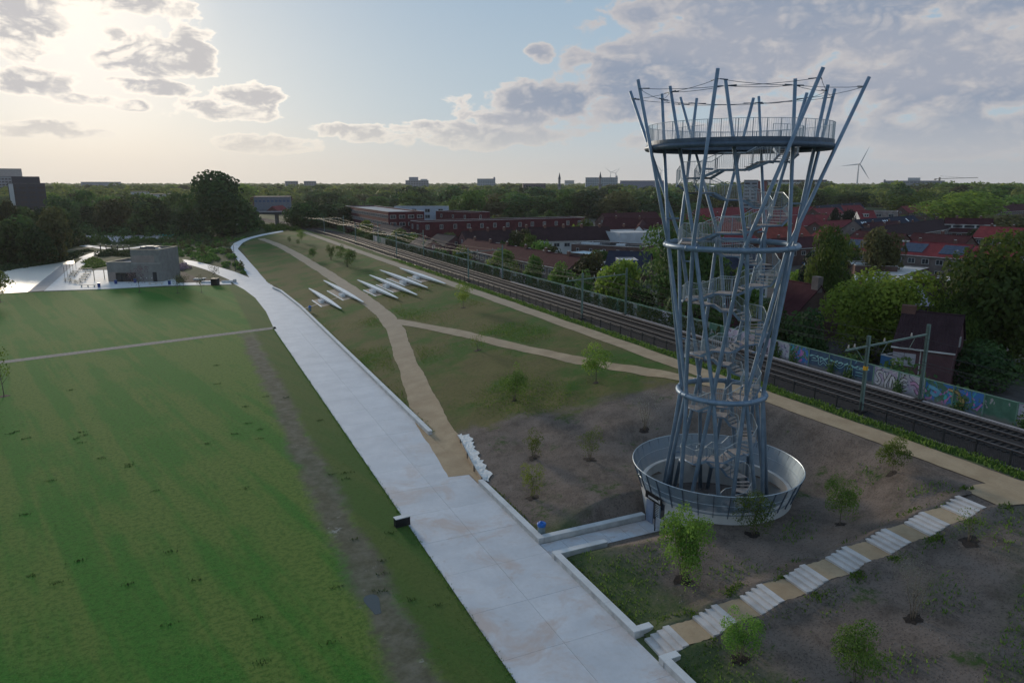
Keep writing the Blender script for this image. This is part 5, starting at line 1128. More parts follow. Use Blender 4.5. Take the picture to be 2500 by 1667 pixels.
TRK = {'big': [trunk_mesh(i, 7, 0.030, M_BARK) for i in range(3)], 'slim': [trunk_mesh(9 + i, 5, 0.014, M_BARKP) for i in range(2)], 'multi': [trunk_mesh(20 + i, 5, 0.012, M_BARKP, 4, .3, .85) for i in range(3)]}
NT = [0]
def tree(name, label, spec, kind, shape='round', n=2600, size=None, trunk='big', clear=0.22, group=None, cat='tree', var=None, spread=1.0, mulch=False):
    """spec = x, y, z, height, crown width; clear = share of bare trunk"""
    x, y, z, h, w = spec; NT[0] += 1; v = NT[0] % 4 if var is None else var
    e = thing(name, label, cat, (x, y, z - 0.05), (NT[0] * 2.39) % 6.28, group)
    link('trunk', TRK[trunk][NT[0] % len(TRK[trunk])], e, (0, 0, 0), (max(h * .75, w * .8), max(h * .75, w * .8), h))
    size = size or 0.075
    link('crown', crown_for(kind, shape, v, n, size, spread), e, (0, 0, h * clear), (w, w, h * (1 - clear)))
    if mulch:
        b = MB(); gg = random.Random(NT[0]); v_ = [(0, 0, 0.10)]
        for i in range(14):
            a = 6.283 * i / 14; rr = mulch * .72 * gg.uniform(.6, 1.25); px, py = x + rr * math.cos(a), y + rr * math.sin(a); v_.append((rr * math.cos(a), rr * math.sin(a), tz(px, py) - z + 0.07))
        e2 = (NT[0] * 2.39) % 6.28; v_ = [(p[0] * math.cos(-e2) - p[1] * math.sin(-e2), p[0] * math.sin(-e2) + p[1] * math.cos(-e2), p[2]) for p in v_]
        b.add(v_, [(0, 1 + i, 1 + (i + 1) % 14) for i in range(14)]).build('mulch', M_SOILD, e, True)
    return e
# ---- young trees on the slopes round the tower
YT = [((28.21, 34.04, 1.03, 4.77, 3.31), 'young', 'bush', 'bushy young tree, largest, beside the tower entrance path', 3000, .06, .9), ((35.96, 35.99, 1.65, 3.52, 2.69), 'young', 'bush', 'slim young tree standing against the round white wall', 1300, .055, .8), ((42.3, 33.91, 2.07, 3.62, 2.36), 'young', 'round', 'round-headed young tree right of the tower wall above the steps', 2200, .055, .6),
      ((49.48, 35.41, 4.28, 2.95, 2.14), 'light', 'round', 'small round young tree beside the sandy path near the railway', 1600, .065, .6), ((44.8, 26.16, 3.95, 2.4, 2.0), 'light', 'bush', 'thin sapling in a dark mulch ring beside the top steps', 260, .06, 1.0), ((36.16, 23.53, 2.28, 3.8, 2.82), 'silver', 'bush', 'airy white-flowering shrub below the garden steps', 1100, .028, .7),
      ((26.38, 26.67, 0.53, 3.03, 2.18), 'young', 'bush', 'green multi-stemmed shrub just below the lowest flights', 2200, .055, .8), ((29.64, 21.74, 1.16, 3.5, 2.75), 'mid', 'bush', 'broad dark green shrub at the bottom edge below the steps', 2600, .05, .7), ((25.42, 50.83, 0.36, 3.24, 2.03), 'light', 'bush', 'small yellowish shrub nearest the promenade wall corner', 900, .06, .8), ((32.63, 53.43, 1.67, 3.14, 2.28), 'light', 'bush', 'small yellowish shrub in the middle of the bare slope', 700, .055, .8),
      ((28.88, 57.54, 0.98, 2.87, 1.88), 'light', 'bush', 'small green shrub near the white fleece', 700, .065, .8), ((40.25, 55.72, 2.7, 4.12, 2.53), 'silver', 'bush', 'thin silvery shrub left of the lowest tower ring', 420, .03, .8), ((33.84, 72.67, 1.82, 4.19, 3.17), 'mid', 'bush', 'dark green shrub on the grass above the bare soil', 1500, .06, .6), ((43.26, 69.89, 3.56, 4.61, 3.4), 'young', 'round', 'rounded sapling near the forking sandy paths', 1300, .07, .6),
      ((38.27, 94.72, 2.74, 2.64, 2.4), 'light', 'bush', 'tiny pale sapling below the cross path', 350, .06, .8), ((46.34, 121.73, 4.23, 4.47, 2.87), 'light', 'round', 'light green sapling beside the railway path', 900, .075, .8), ((42.55, 284.82, 4.54, 4.83, 3.47), 'light', 'round', 'far light green sapling at the hill top', 700, .085, .5), ((37.49, 229.84, 3.08, 4.08, 2.83), 'mid', 'column', 'dark columnar sapling on the far hill', 800, .09, .4),
      ((41.89, 224.14, 3.67, 4.41, 2.79), 'mid', 'bush', 'first of three shrubs on the far hill', 800, .085, .4), ((45.19, 225.35, 4.19, 3.81, 2.82), 'mid', 'bush', 'middle shrub of three on the far hill', 800, .085, .4), ((42.35, 202.75, 3.58, 4.96, 5.56), 'mid', 'bush', 'widest of the shrubs on the far hill', 1300, .065, .4), ((37.69, 282.81, 4.23, 2.93, 1.4), 'dark', 'column', 'tiny columnar sapling on the far hill', 300, .12, .3), ((39.2, 271.75, 4.12, 2.67, 1.5), 'mid', 'column', 'thin sapling beside the light green one on the hill', 300, .12, .3)]
for sp, kd, sh, lab, n, sz, mu in YT: tree('young_tree', lab, (*sp[:4], sp[4] * .95), kd, sh if sh == 'column' else 'airy', int(n * 2.0), sz * .52, 'multi' if sh == 'bush' else 'slim', 0.2 if sh == 'bush' else 0.3, 'young trees planted on the slopes', 'young tree', None, 1.0, mu)
for sp, kd, lab, n, mu in (((-22.28, 107.17, 0.0, 6.2, 2.73), 'light', 'thin sapling at the left edge of the lawn', 260, .9), ((-38.72, 196.55, 0.0, 6.98, 5.08), 'light', 'leafy young tree at the left edge by the pond', 1500, .8)): tree('young_tree', lab, sp, kd, 'round', n, .06, 'slim', .35, 'saplings on the lawn', 'young tree', None, 1.0, mu)
for sp, kd, lab in (((-10.31, 200.13, 0.0, 6.78, 4.31), 'plum', 'pinkish brown sapling before the pavilion front'), ((-1.65, 194.68, 0.0, 4.49, 2.65), 'olive', 'thin sapling before the planting bed'), ((-0.18, 201.84, 0.0, 4.65, 2.54), 'olive', 'second thin sapling before the planting bed'), ((3.76, 193.63, 0.0, 4.32, 2.05), 'olive', 'bare sapling near the black kiosk'), ((7.8, 214.96, 0.09, 4.68, 2.52), 'olive', 'bare sapling behind the black kiosk')):
    tree('sapling', lab, sp, kd, 'round', 420, .05, 'slim', .35, 'saplings round the pavilion', 'sapling', None, 1.0, .8)
# ---- big trees behind the wall and in gardens
BT = [((75.17, 94.71, 3.5, 17.03, 13.05), 'dark', 'tall', 'huge dark tree directly left of the tower middle', 14000, .030), ((82.29, 64.26, 3.5, 11.44, 11.25), 'light', 'round', 'big bright green tree behind the graffiti wall', 14000, .030), ((93.76, 54.16, 3.5, 16.39, 13.11), 'mid', 'tall', 'huge green tree filling the right edge', 14000, .030), ((88.52, 56.58, 3.5, 11.06, 5.77), 'mid', 'round', 'dark lower tree left of the huge right edge tree', 14000, .030), ((94.75, 83.03, 3.5, 15.67, 6.73), 'mid', 'tall', 'tall green tree just right of the tower middle', 14000, .030), ((110.2, 100.47, 3.5, 9.55, 4.47), 'fir', 'round', 'nearly black rounded conifer right of the tower', 4000, .055),
      ((114.39, 95.93, 3.5, 6.45, 3.77), 'fir', 'cone', 'dark pointed fir among the flat roofs', 2600, .07), ((151.23, 117.34, 3.5, 12.03, 8.34), 'olive', 'round', 'olive green tree before the red solar terrace', 4200, .055), ((271.21, 237.33, 3.5, 11.23, 5.99), 'fir', 'tall', 'first of two dark cypresses in the town', 2200, .08), ((277.16, 234.58, 3.5, 11.05, 6.37), 'fir', 'tall', 'second of two dark cypresses in the town', 2200, .08), ((244.64, 210.34, 3.5, 5.46, 5.69), 'light', 'bush', 'light green sapling under the two cypresses', 1200, .08),
      ((100.76, 211.66, 3.5, 8.09, 7.25), 'olive', 'round', 'yellowish round tree between the two terraces', 3000, .07), ((72.41, 162.82, 3.5, 6.85, 7.39), 'mid', 'bush', 'light green garden tree before the long terrace', 2200, .07), ((71.58, 143.44, 3.5, 7.03, 4.08), 'mid', 'bush', 'grey green garden tree at the terrace middle', 2200, .07), ((72.11, 130.58, 3.5, 6.81, 5.35), 'mid', 'bush', 'dark green garden tree near the brick gable', 2800, .065), ((71.51, 120.42, 3.5, 6.33, 3.24), 'mid', 'bush', 'small garden tree left of the gantry mast', 1800, .075), ((72.56, 110.71, 3.5, 9.07, 7.24), 'light', 'bush', 'broad yellowish garden tree behind the second gantry', 3600, .06), ((109.3, 174.92, 3.5, 4.44, 5.4), 'mid', 'round', 'dark green tree before the navy barn', 1800, .08), ((160.31, 227.68, 3.5, 5.87, 8.13), 'olive', 'round', 'bare-looking blossom tree before the grey hall', 500, .05),
      ((71.85, 189.88, 3.5, 5.79, 4.88), 'mid', 'bush', 'rounded garden tree below the black roofed house', 1800, .075), ((72.83, 221.47, 3.5, 5.01, 8.22), 'mid', 'bush', 'wide garden tree below the dark roofs', 2200, .07), ((72.81, 250.74, 3.5, 6.86, 8.55), 'mid', 'bush', 'garden tree behind the ivy wall', 2000, .07), ((72.71, 285.17, 3.5, 4.25, 8.58), 'mid', 'bush', 'garden tree beside the copper tree', 2000, .07), ((72.37, 304.49, 3.5, 7.59, 5.24), 'light', 'column', 'tall slim light green tree by the ivy wall', 1500, .085), ((72.58, 323.12, 3.5, 5.82, 9.21), 'copper', 'round', 'dark copper tree before the apartment block', 2200, .075), ((99.57, 331.66, 3.5, 9.97, 8.58), 'olive', 'round', 'brownish tree against the apartment block corner', 2000, .075),
      ((72.53, 72.05, 3.5, 7.27, 6.79), 'dark', 'bush', 'dark shrubs behind the graffiti wall right of the tower', 3500, .055), ((72.7, 66.41, 3.5, 7.03, 4.83), 'dark', 'bush', 'dark ivy-clad shrubs under the bright tree', 3000, .06), ((83.73, 91.98, 3.5, 9.36, 4.85), 'mid', 'round', 'small green tree seen through the tower stairs', 2600, .065), ((82.44, 49.06, 3.5, 5.32, 5.66), 'dark', 'bush', 'dark shrubs behind the wall at the far right', 3500, .055), ((85.63, 56.77, 3.5, 2.92, 3.63), 'dark', 'bush', 'dark shrub before the shuttered house', 2000, .07), ((85.92, 111.7, 3.5, 4.41, 4.79), 'dark', 'bush', 'dark shrub at the foot of the huge tree', 2000, .07), ((73.73, 105.14, 3.5, 5.18, 5.16), 'mid', 'bush', 'green shrub between gantry and huge tree', 2200, .07),
      ((424.43, 280.82, 3.5, 17.54, 40.49), 'light', 'wide', 'great rounded yellow green tree above the far terrace', 6000, .042), ((479.49, 344.54, 3.5, 13.67, 31.98), 'light', 'wide', 'sloping yellow green tree left of the great rounded one', 4000, .055), ((448.96, 325.36, 3.5, 5.39, 6.02), 'light', 'round', 'small round street tree before the yellow green trees', 1200, .1), ((393.69, 295.03, 3.5, 4.6, 3.44), 'light', 'round', 'tiny street tree beside the receding terrace', 800, .12), ((328.87, 196.53, 3.5, 9.23, 21.61), 'olive', 'wide', 'olive tree at the right edge before the far villas', 4000, .055), ((293.25, 187.88, 3.5, 4.97, 4.35), 'fir', 'round', 'dark round conifer in the gardens far right', 1500, .1), ((310.7, 210.35, 3.5, 3.62, 3.66), 'fir', 'cone', 'small dark fir in the gardens', 900, .12), ((277.38, 173.59, 3.5, 6.18, 9.38), 'olive', 'bush', 'olive garden shrub beside the red roof end', 1800, .075), ((241.85, 300.49, 3.5, 4.18, 6.38), 'light', 'round', 'yellow green tree at the red roofs near the tower', 1300, .1), ((241.75, 365.23, 3.5, 6.04, 11.78), 'light', 'wide', 'light green tree rising behind the maroon dormers', 1800, .08), ((174.17, 114.93, 3.5, 6.72, 4.91), 'dark', 'round', 'dark garden tree before the red terrace', 2000, .07), ((177.12, 120.77, 3.5, 3.39, 3.18), 'mid', 'bush', 'green shrub beside the garage yard', 1200, .09)]
for sp, kd, sh, lab, n, sz in BT: tree('garden_tree', lab, sp, kd, sh, n, sz, 'big', 0.03 if sh in ('bush', 'cone', 'column') else 0.07, 'trees of the town gardens', 'tree')
# ---- left side: dark trees round pond and courts
LT = [((18.92, 387.95, 0.33, 30.32, 30.75), 'dark', 'round', 'great dark dome-shaped tree by the railway bridge', 7000, .042), ((4.57, 405.62, 0.0, 15.1, 14.75), 'dark', 'round', 'dark tree leaning at the foot of the great dome tree', 3000, .06)]
for sp, kd, sh, lab, n, sz in LT: tree('park_tree', lab, sp, kd, sh, n, sz, 'big', 0.02, 'dark trees left of the hill', 'tree')
# ---- belts of trees further off (each tree its own object; look-alikes in a belt share a label)
BELT = [([(-54.16, 294.7, 0.0, 13.04, 11.08), (-52.62, 302.73, 0.0, 13.36, 14.14), (-52.45, 312.39, 0.0, 11.6, 12.76), (-48.71, 311.37, 0.0, 14.31, 14.31), (-43.83, 287.73, 0.0, 12.25, 9.9), (-43.02, 296.25, 0.0, 11.51, 11.99), (-40.49, 297.59, 0.0, 17.56, 11.28)], 'dark', 'round', 'dark tree in the dense group left of the pond', 2600, .065), ([(-64.0, 357.13, 0.0, 18.78, 10.62), (-60.86, 363.79, 0.0, 15.99, 12.05), (-57.4, 367.16, 0.0, 16.22, 11.43), (-54.21, 374.68, 0.0, 15.32, 16.27), (-46.27, 364.8, 0.0, 16.72, 12.11)], 'dark', 'round', 'dark tree behind the group left of the pond', 2200, .07),
        ([(-57.61, 468.48, 0.0, 18.79, 15.53), (-53.35, 494.98, 0.0, 21.47, 18.22), (-47.79, 481.86, 0.0, 12.98, 15.2), (-38.28, 463.14, 0.0, 16.44, 12.53), (-31.86, 439.01, 0.0, 17.86, 15.82), (-28.74, 483.61, 0.0, 14.8, 16.42), (-24.33, 483.87, 0.0, 13.77, 15.64), (-14.98, 430.52, 0.0, 16.33, 16.98), (-10.8, 432.73, 0.0, 18.43, 17.24), (-3.44, 470.02, 0.0, 20.4, 13.65), (2.77, 446.71, 0.0, 16.49, 13.64)], 'dark', 'round', 'dark tree in the row behind the sports courts', 2200, .07), ([(-92.77, 696.62, 0.0, 18.88, 16.41), (-80.28, 651.92, 0.0, 15.17, 20.54), (-70.59, 670.2, 0.0, 17.91, 17.0), (-67.2, 684.27, 0.0, 20.43, 22.88), (-47.94, 591.06, 0.0, 16.89, 14.58), (-44.54, 609.14, 0.0, 17.08, 20.08), (-37.17, 673.04, 0.0, 17.07, 20.81), (-30.26, 657.78, 0.0, 18.35, 15.62), (-17.12, 570.87, 0.0, 18.85, 15.21), (-10.22, 599.5, 0.0, 15.82, 20.24), (-4.63, 615.47, 0.0, 17.74, 17.58), (1.6, 626.12, 0.0, 15.81, 14.84)], 'mid', 'round', 'mid green tree in the second row behind the courts', 1600, .08), ([(-153.23, 1140.52, 0.0, 20.78, 32.08), (-131.3, 1078.33, 0.0, 25.72, 24.57), (-124.8, 1156.16, 0.0, 19.93, 21.76), (-129.9, 1304.33, 0.0, 21.7, 31.66), (-119.78, 1311.71, 0.0, 23.63, 37.24), (-96.09, 1325.23, 0.0, 19.62, 25.75), (-81.73, 1333.09, 0.0, 25.69, 37.68), (-67.44, 1287.53, 0.0, 18.36, 36.57), (-40.48, 1025.77, 0.0, 22.66, 26.94), (-28.03, 1025.71, 0.0, 21.72, 30.68), (-9.23, 1227.74, 0.0, 23.11, 25.01), (-1.41, 1323.33, 0.0, 23.3, 34.12), (11.44, 1084.41, 0.0, 23.65, 24.22), (30.08, 941.42, 4.6, 19.54, 23.23), (47.52, 1059.33, 4.93, 14.62, 20.2), (48.41, 823.76, 4.95, 20.97, 23.77), (61.11, 882.9, 5.0, 20.92, 17.3), (64.27, 789.64, 5.0, 20.07, 22.7)], 'mid', 'round', 'hazy tree far behind the sports courts', 900, .10),
        ([(53.97, 368.1, 5.0, 11.58, 11.45), (56.69, 373.91, 5.0, 11.47, 14.22), (60.82, 367.17, 5.0, 12.53, 14.27), (68.42, 380.33, 4.98, 10.85, 14.23), (74.54, 398.69, 3.5, 10.38, 12.64), (79.34, 390.2, 3.5, 10.36, 12.84), (80.36, 384.23, 3.5, 10.73, 13.27)], 'dark', 'round', 'dark tree beyond the railway by the brick apartments', 2200, .07), ([(107.63, 701.01, 3.5, 10.7, 20.07), (112.31, 663.99, 3.5, 15.1, 23.93), (116.02, 651.4, 3.5, 15.15, 19.05), (116.64, 595.97, 3.5, 15.45, 18.9), (122.52, 578.23, 3.5, 13.04, 20.16), (159.98, 695.19, 3.5, 8.96, 23.12), (161.14, 682.35, 3.5, 12.94, 28.88), (153.68, 612.18, 3.5, 11.89, 21.43), (183.96, 681.63, 3.5, 14.52, 22.06), (178.52, 623.65, 3.5, 13.58, 24.46), (190.89, 638.14, 3.5, 10.17, 26.42)], 'dark', 'round', 'dark tree behind the brick apartments', 1600, .08), ([(145.48, 461.73, 3.5, 17.59, 24.93), (169.3, 498.94, 3.5, 10.02, 20.58), (180.61, 478.53, 3.5, 14.67, 23.75), (180.05, 453.94, 3.5, 17.78, 19.47), (203.25, 481.86, 3.5, 14.83, 29.74), (222.07, 484.43, 3.5, 15.9, 31.53), (217.18, 450.85, 3.5, 15.42, 25.41), (228.43, 440.77, 3.5, 14.57, 25.05), (246.99, 439.31, 3.5, 17.21, 17.88), (261.46, 438.91, 3.5, 16.74, 29.49), (262.15, 422.55, 3.5, 11.68, 20.35), (266.87, 411.22, 3.5, 17.46, 25.93), (281.78, 416.12, 3.5, 13.0, 28.84), (305.4, 417.71, 3.5, 16.72, 19.16), (313.95, 413.31, 3.5, 17.71, 28.87)], 'dark', 'round', 'dark green tree in the belt behind the long brick block', 2600, .065),
        ([(203.83, 652.33, 3.5, 19.43, 30.98), (207.74, 632.11, 3.5, 14.55, 21.43), (221.06, 610.29, 3.5, 20.22, 24.24), (242.8, 622.99, 3.5, 15.62, 22.5), (269.39, 662.18, 3.5, 16.64, 33.33), (252.56, 575.36, 3.5, 18.17, 27.46), (285.88, 626.55, 3.5, 15.72, 29.84), (315.33, 644.76, 3.5, 18.3, 24.82), (285.52, 555.68, 3.5, 19.34, 28.77), (350.97, 634.04, 3.5, 17.47, 28.44), (331.01, 585.79, 3.5, 14.37, 22.09), (371.46, 613.12, 3.5, 16.14, 32.9), (391.04, 623.25, 3.5, 19.54, 29.31), (397.23, 607.55, 3.5, 16.67, 33.48), (390.27, 562.59, 3.5, 16.11, 22.0), (423.51, 580.89, 3.5, 16.0, 33.32), (401.23, 535.13, 3.5, 16.53, 21.96)], 'dark', 'round', 'dark tree in the upper belt under the skyline', 1600, .08), ([(82.79, 1072.64, 3.5, 17.39, 25.76), (95.46, 970.32, 3.5, 17.43, 22.91), (122.53, 1081.39, 3.5, 19.48, 37.67), (159.45, 1150.65, 3.5, 14.74, 34.83), (160.85, 1076.56, 3.5, 16.52, 30.51), (168.4, 973.99, 3.5, 20.49, 32.25), (177.2, 900.43, 3.5, 17.84, 20.68), (222.19, 1092.51, 3.5, 14.36, 29.24), (206.34, 902.1, 3.5, 19.54, 27.69), (273.59, 1091.05, 3.5, 16.8, 38.53), (278.41, 1039.94, 3.5, 18.25, 24.46), (262.97, 893.73, 3.5, 17.4, 27.97), (333.55, 1036.26, 3.5, 17.06, 30.25), (353.45, 1038.6, 3.5, 15.5, 26.11), (311.14, 873.93, 3.5, 15.62, 26.68), (378.31, 987.23, 3.5, 19.23, 33.28), (407.56, 1011.66, 3.5, 17.81, 27.15), (367.24, 844.73, 3.5, 16.68, 27.23), (416.29, 916.76, 3.5, 21.19, 33.18), (447.18, 934.12, 3.5, 20.63, 30.11), (461.56, 907.49, 3.5, 15.39, 32.94), (460.89, 872.34, 3.5, 15.37, 29.69), (543.11, 967.49, 3.5, 17.48, 32.37), (512.12, 876.05, 3.5, 17.34, 30.71), (566.88, 923.67, 3.5, 17.97, 39.49), (606.39, 947.09, 3.5, 21.01, 33.81), (612.38, 925.73, 3.5, 20.27, 31.99), (585.92, 825.08, 3.5, 18.25, 28.76), (603.34, 826.77, 3.5, 16.44, 35.8), (628.06, 821.58, 3.5, 16.91, 36.17)], 'mid', 'round', 'green tree in the far belt under the skyline', 800, .11), ([(461.46, 581.71, 3.5, 13.7, 29.98), (474.9, 571.02, 3.5, 20.17, 30.56), (471.55, 540.15, 3.5, 21.04, 26.07), (479.22, 534.17, 3.5, 16.08, 21.94), (488.46, 507.7, 3.5, 16.61, 29.93), (603.95, 617.17, 3.5, 16.4, 26.32), (590.7, 578.3, 3.5, 21.38, 32.05), (538.41, 501.96, 3.5, 17.56, 31.01), (574.05, 513.21, 3.5, 17.89, 26.37), (556.68, 471.47, 3.5, 15.16, 31.11), (660.73, 548.68, 3.5, 18.96, 25.27), (657.4, 518.51, 3.5, 14.08, 29.67), (616.55, 465.25, 3.5, 21.83, 24.36), (681.21, 495.68, 3.5, 13.02, 29.42), (664.98, 476.23, 3.5, 15.09, 26.4), (724.36, 499.58, 3.5, 12.87, 36.44), (755.4, 501.51, 3.5, 20.72, 24.99), (791.86, 497.77, 3.5, 16.35, 32.23), (713.0, 438.42, 3.5, 20.7, 31.76), (775.4, 460.68, 3.5, 19.81, 27.59)], 'mid', 'round', 'green tree in the belt behind the red roofs', 1600, .08), ([(639.19, 807.54, 3.5, 20.51, 30.6), (699.54, 859.52, 3.5, 23.55, 44.91), (690.57, 798.97, 3.5, 21.31, 39.91), (731.58, 825.86, 3.5, 24.45, 45.9), (685.33, 745.33, 3.5, 24.97, 38.34), (782.45, 812.69, 3.5, 18.9, 30.34), (707.5, 712.28, 3.5, 21.8, 28.02), (732.56, 693.21, 3.5, 24.65, 33.07), (861.7, 803.75, 3.5, 20.65, 33.72), (956.5, 847.99, 3.5, 24.51, 49.07), (883.81, 761.15, 3.5, 20.92, 38.43), (1002.79, 833.87, 3.5, 19.51, 52.36), (879.11, 694.91, 3.5, 22.89, 34.27), (892.57, 686.04, 3.5, 24.74, 32.03), (943.93, 706.43, 3.5, 19.27, 37.96), (891.22, 649.34, 3.5, 22.35, 35.57), (1003.9, 703.78, 3.5, 22.62, 43.65), (992.17, 674.08, 3.5, 24.28, 41.02), (1083.46, 712.93, 3.5, 22.97, 42.85), (1054.99, 670.82, 3.5, 24.06, 34.6), (960.64, 584.51, 3.5, 22.01, 41.37), (982.77, 582.59, 3.5, 22.84, 29.51)], 'light', 'round', 'sunlit green tree in the far belt right of the tower', 900, .10), ([(484.37, 365.13, 3.5, 14.75, 24.33), (529.19, 381.17, 3.5, 17.92, 19.83), (558.26, 376.37, 3.5, 15.17, 19.99), (546.34, 356.31, 3.5, 13.44, 22.89), (570.28, 358.16, 3.5, 17.96, 25.88), (554.68, 323.67, 3.5, 13.97, 23.03)], 'mid', 'wide', 'green tree behind the great rounded tree', 1800, .075)]
ORDS = 'first second third fourth fifth sixth seventh eighth ninth tenth eleventh twelfth thirteenth fourteenth fifteenth sixteenth seventeenth eighteenth nineteenth twentieth twenty-first twenty-second twenty-third twenty-fourth twenty-fifth twenty-sixth twenty-seventh twenty-eighth twenty-ninth thirtieth'.split()
for specs, kd, sh, lab, n, sz in BELT:
    for i, sp in enumerate(specs):
        k_ = kd if rng.random() < .58 else rng.choice({'dark': ['mid', 'olive', 'dark'], 'mid': ['olive', 'light', 'dark'], 'light': ['mid', 'olive']}[kd])
        cw = {'dark': 'dark green', 'mid': 'mid green', 'olive': 'olive green', 'light': 'yellow green'}[k_]; tail = lab[lab.index('tree') + 5:]
        lab_i = '%s tree, %s from the left %s' % (cw, ORDS[i], tail)
        tree('belt_tree', lab_i, sp, k_, sh, n, sz, 'big', 0.0, lab.replace('tree ', 'trees ', 1), 'tree')
for sp, lab in (((683.55, 503.78, 3.5, 15.19, 15.11), 'pale pinkish brown tree among the far green trees'), ((837.98, 512.64, 3.5, 16.21, 20.26), 'copper coloured tree below the far tree line'), ((62.99, 621.12, 5.0, 10.77, 13.33), 'dark copper tree in front of the white warehouse'), ((82.26, 646.83, 3.5, 12.38, 16.15), 'second copper tree hiding the warehouse end'), ((218.97, 545.03, 3.5, 12.34, 11.93), 'brownish tree in the dark belt')): tree('copper_tree', lab, sp, 'copper', 'round', 1400, .085, 'big', .06, None, 'tree')
# ---- far woodland to the horizon: nobody could count it
def woodland():
    g = np.random.default_rng(3); P_, S_, C_ = [], [], []
    d = 820.0
    while d < 5200:
        n = int(2.3 * d / (15 if d < 2000 else 22)); a = np.linspace(-1.02, 1.02, n) + g.normal(0, .004, n) + math.pi / 2 - YAW
        dd = d + g.uniform(-.5, .5, n) * d * .05; x, y = dd * np.cos(a), dd * np.sin(a)
        h = g.uniform(12, 19, n) + (d - 800) / 4200 * 8.0 + 2.0 * np.sin(a * 23 + d) ; w = g.uniform(11, 18, n) * (1 + d / 6000)
        q = 62 if d < 1500 else (34 if d < 2600 else 20)
        u = g.normal(size=(n, q, 3)); u /= np.linalg.norm(u, axis=2)[:, :, None]; u[:, :, 2] = np.abs(u[:, :, 2]) * 1.1 - 0.15
        p = np.stack([x, y, np.full(n, ZG)], 1)[:, None, :] + u * np.stack([w * .5, w * .5, h * .62], 1)[:, None, :]; p[:, :, 2] += (h * .38)[:, None]
        keep = np.ones(n, bool); P_.append(p.reshape(-1, 3)); S_.append(np.repeat(w * (.26 if q > 50 else .36), q)); N_ = u.reshape(-1, 3)
        t_ = np.clip(np.repeat(g.random(n), q) * .8 + g.random(n * q) * .3, 0, 1); C_.append((N_, t_)); d *= 1.048 if d < 2000 else 1.075
    p = np.concatenate(P_); s = np.concatenate(S_); nor = np.concatenate([c[0] for c in C_]); t_ = np.concatenate([c[1] for c in C_]); n = len(p)
    a = nor + g.normal(size=(n, 3)) * .3; a /= np.linalg.norm(a, axis=1)[:, None]; r = g.normal(size=(n, 3)); u = np.cross(a, r); u /= np.linalg.norm(u, axis=1)[:, None]; v = np.cross(a, u); s = (s * (0.7 + .6 * g.random(n)))[:, None]
    q = np.stack([p - u * s * .6, p + v * s * .5, p + u * s * .6, p - v * s * .5], 1).reshape(-1, 3)
    m = leaf_mat('leaf_wood', (0.040, 0.075, 0.020), (0.170, 0.185, 0.040), .45)
    tag(link('woodland', np_quads('woodland', q, m, t_)), 'unbroken far woodland reaching to the horizon', None, None, 'stuff')
woodland()
# ---- ivy on the wall, undergrowth behind it, weeds and grass tufts
def leaf_mass(name, label, p, nor, size, kind, parent=None, seed=1, tint=None):
    g = np.random.default_rng(seed); q = leaf_quads(np.asarray(p), np.asarray(nor), size, g); t_ = g.random(len(p)) if tint is None else tint
    o = link(name, np_quads(name, q, LF[kind], t_), parent); o['kind'] = 'stuff'
    if parent is None: o['label'] = label
    return o
g = np.random.default_rng(21); n = 26000
y = 66 + g.random(n) ** 1.15 * 190; z = g.random(n) ** 0.8 * 2.2
dens = 0.5 + 0.5 * np.sin(y * 0.9 + 1.5 * np.sin(y * .37)) + 0.35 * np.sin(y * 2.3) + np.where(y > 80, .35, -.55)
keep = (dens + g.normal(0, .25, n)) > (0.15 + (z > 1.5) * .55 * (np.sin(y * 1.7) > -.2))
y, z = y[keep], z[keep]; leaf_mass('ivy', None, np.stack([np.full(len(y), -.08) - .12 * g.random(len(y)), y, z], 1), np.tile([-1., 0, .3], (len(y), 1)), .17, 'dark', wl, 22)
n = 1500; yy = g.choice([42.2, 48.9, 55.2, 57.5, 63.3, 65.9, 34.5, 36.2], n) + g.normal(0, .35, n); zz = np.abs(g.normal(0, .75, n)); leaf_mass('ivy', None, np.stack([-.1 - .15 * g.random(n), yy, np.minimum(zz, 2.2)], 1), np.tile([-1., 0, .3], (n, 1)), .15, 'dark', wl, 23)
n = 30000; y = 20 + g.random(n) * 330; x = 69.0 + np.abs(g.normal(0, 1.6, n)); hmax = 1.7 + 1.1 * np.sin(y * .21) * np.sin(y * .083 + 1) + .5 * np.sin(y * .9); z = 3.4 + g.random(n) * np.maximum(hmax, .6) * 1.5
leaf_mass('undergrowth', 'dark garden undergrowth behind the graffiti wall', np.stack([x, y, z], 1), g.normal(size=(n, 3)) * .5 + np.array([-.5, 0, .7]), .42, 'dark', None, 24)
def tufts(name, label, xy, hmin, hmax, kind, seed):
    g = np.random.default_rng(seed); n = len(xy); z = np.array([tz(a, b) for a, b in xy]); a = g.random(n) * 6.283; h = g.uniform(hmin, hmax, n); w = h * .28
    lean = g.normal(0, .35, (n, 2)) * h[:, None]; c, s = np.cos(a) * w, np.sin(a) * w; b0 = np.stack([xy[:, 0], xy[:, 1], z - .01], 1)
    top = b0 + np.stack([lean[:, 0], lean[:, 1], h], 1); dv = np.stack([c, s, np.zeros(n)], 1)
    q = np.stack([b0 - dv, b0 + dv, top + dv * .35, top - dv * .35], 1).reshape(-1, 3)
    o = link(name, np_quads(name, q, LF[kind], g.random(n))); tag(o, label, None, None, 'stuff')
n = 14000; y = 14 + g.random(n) ** 1.4 * 190; tufts('verge_grass', 'rough grass verge along the railway fence', np.stack([55.55 + g.random(n) ** .8 * 1.75 + .25 * np.sin(y * .8), y], 1), .10, .34, 'mid', 31)
pts = []
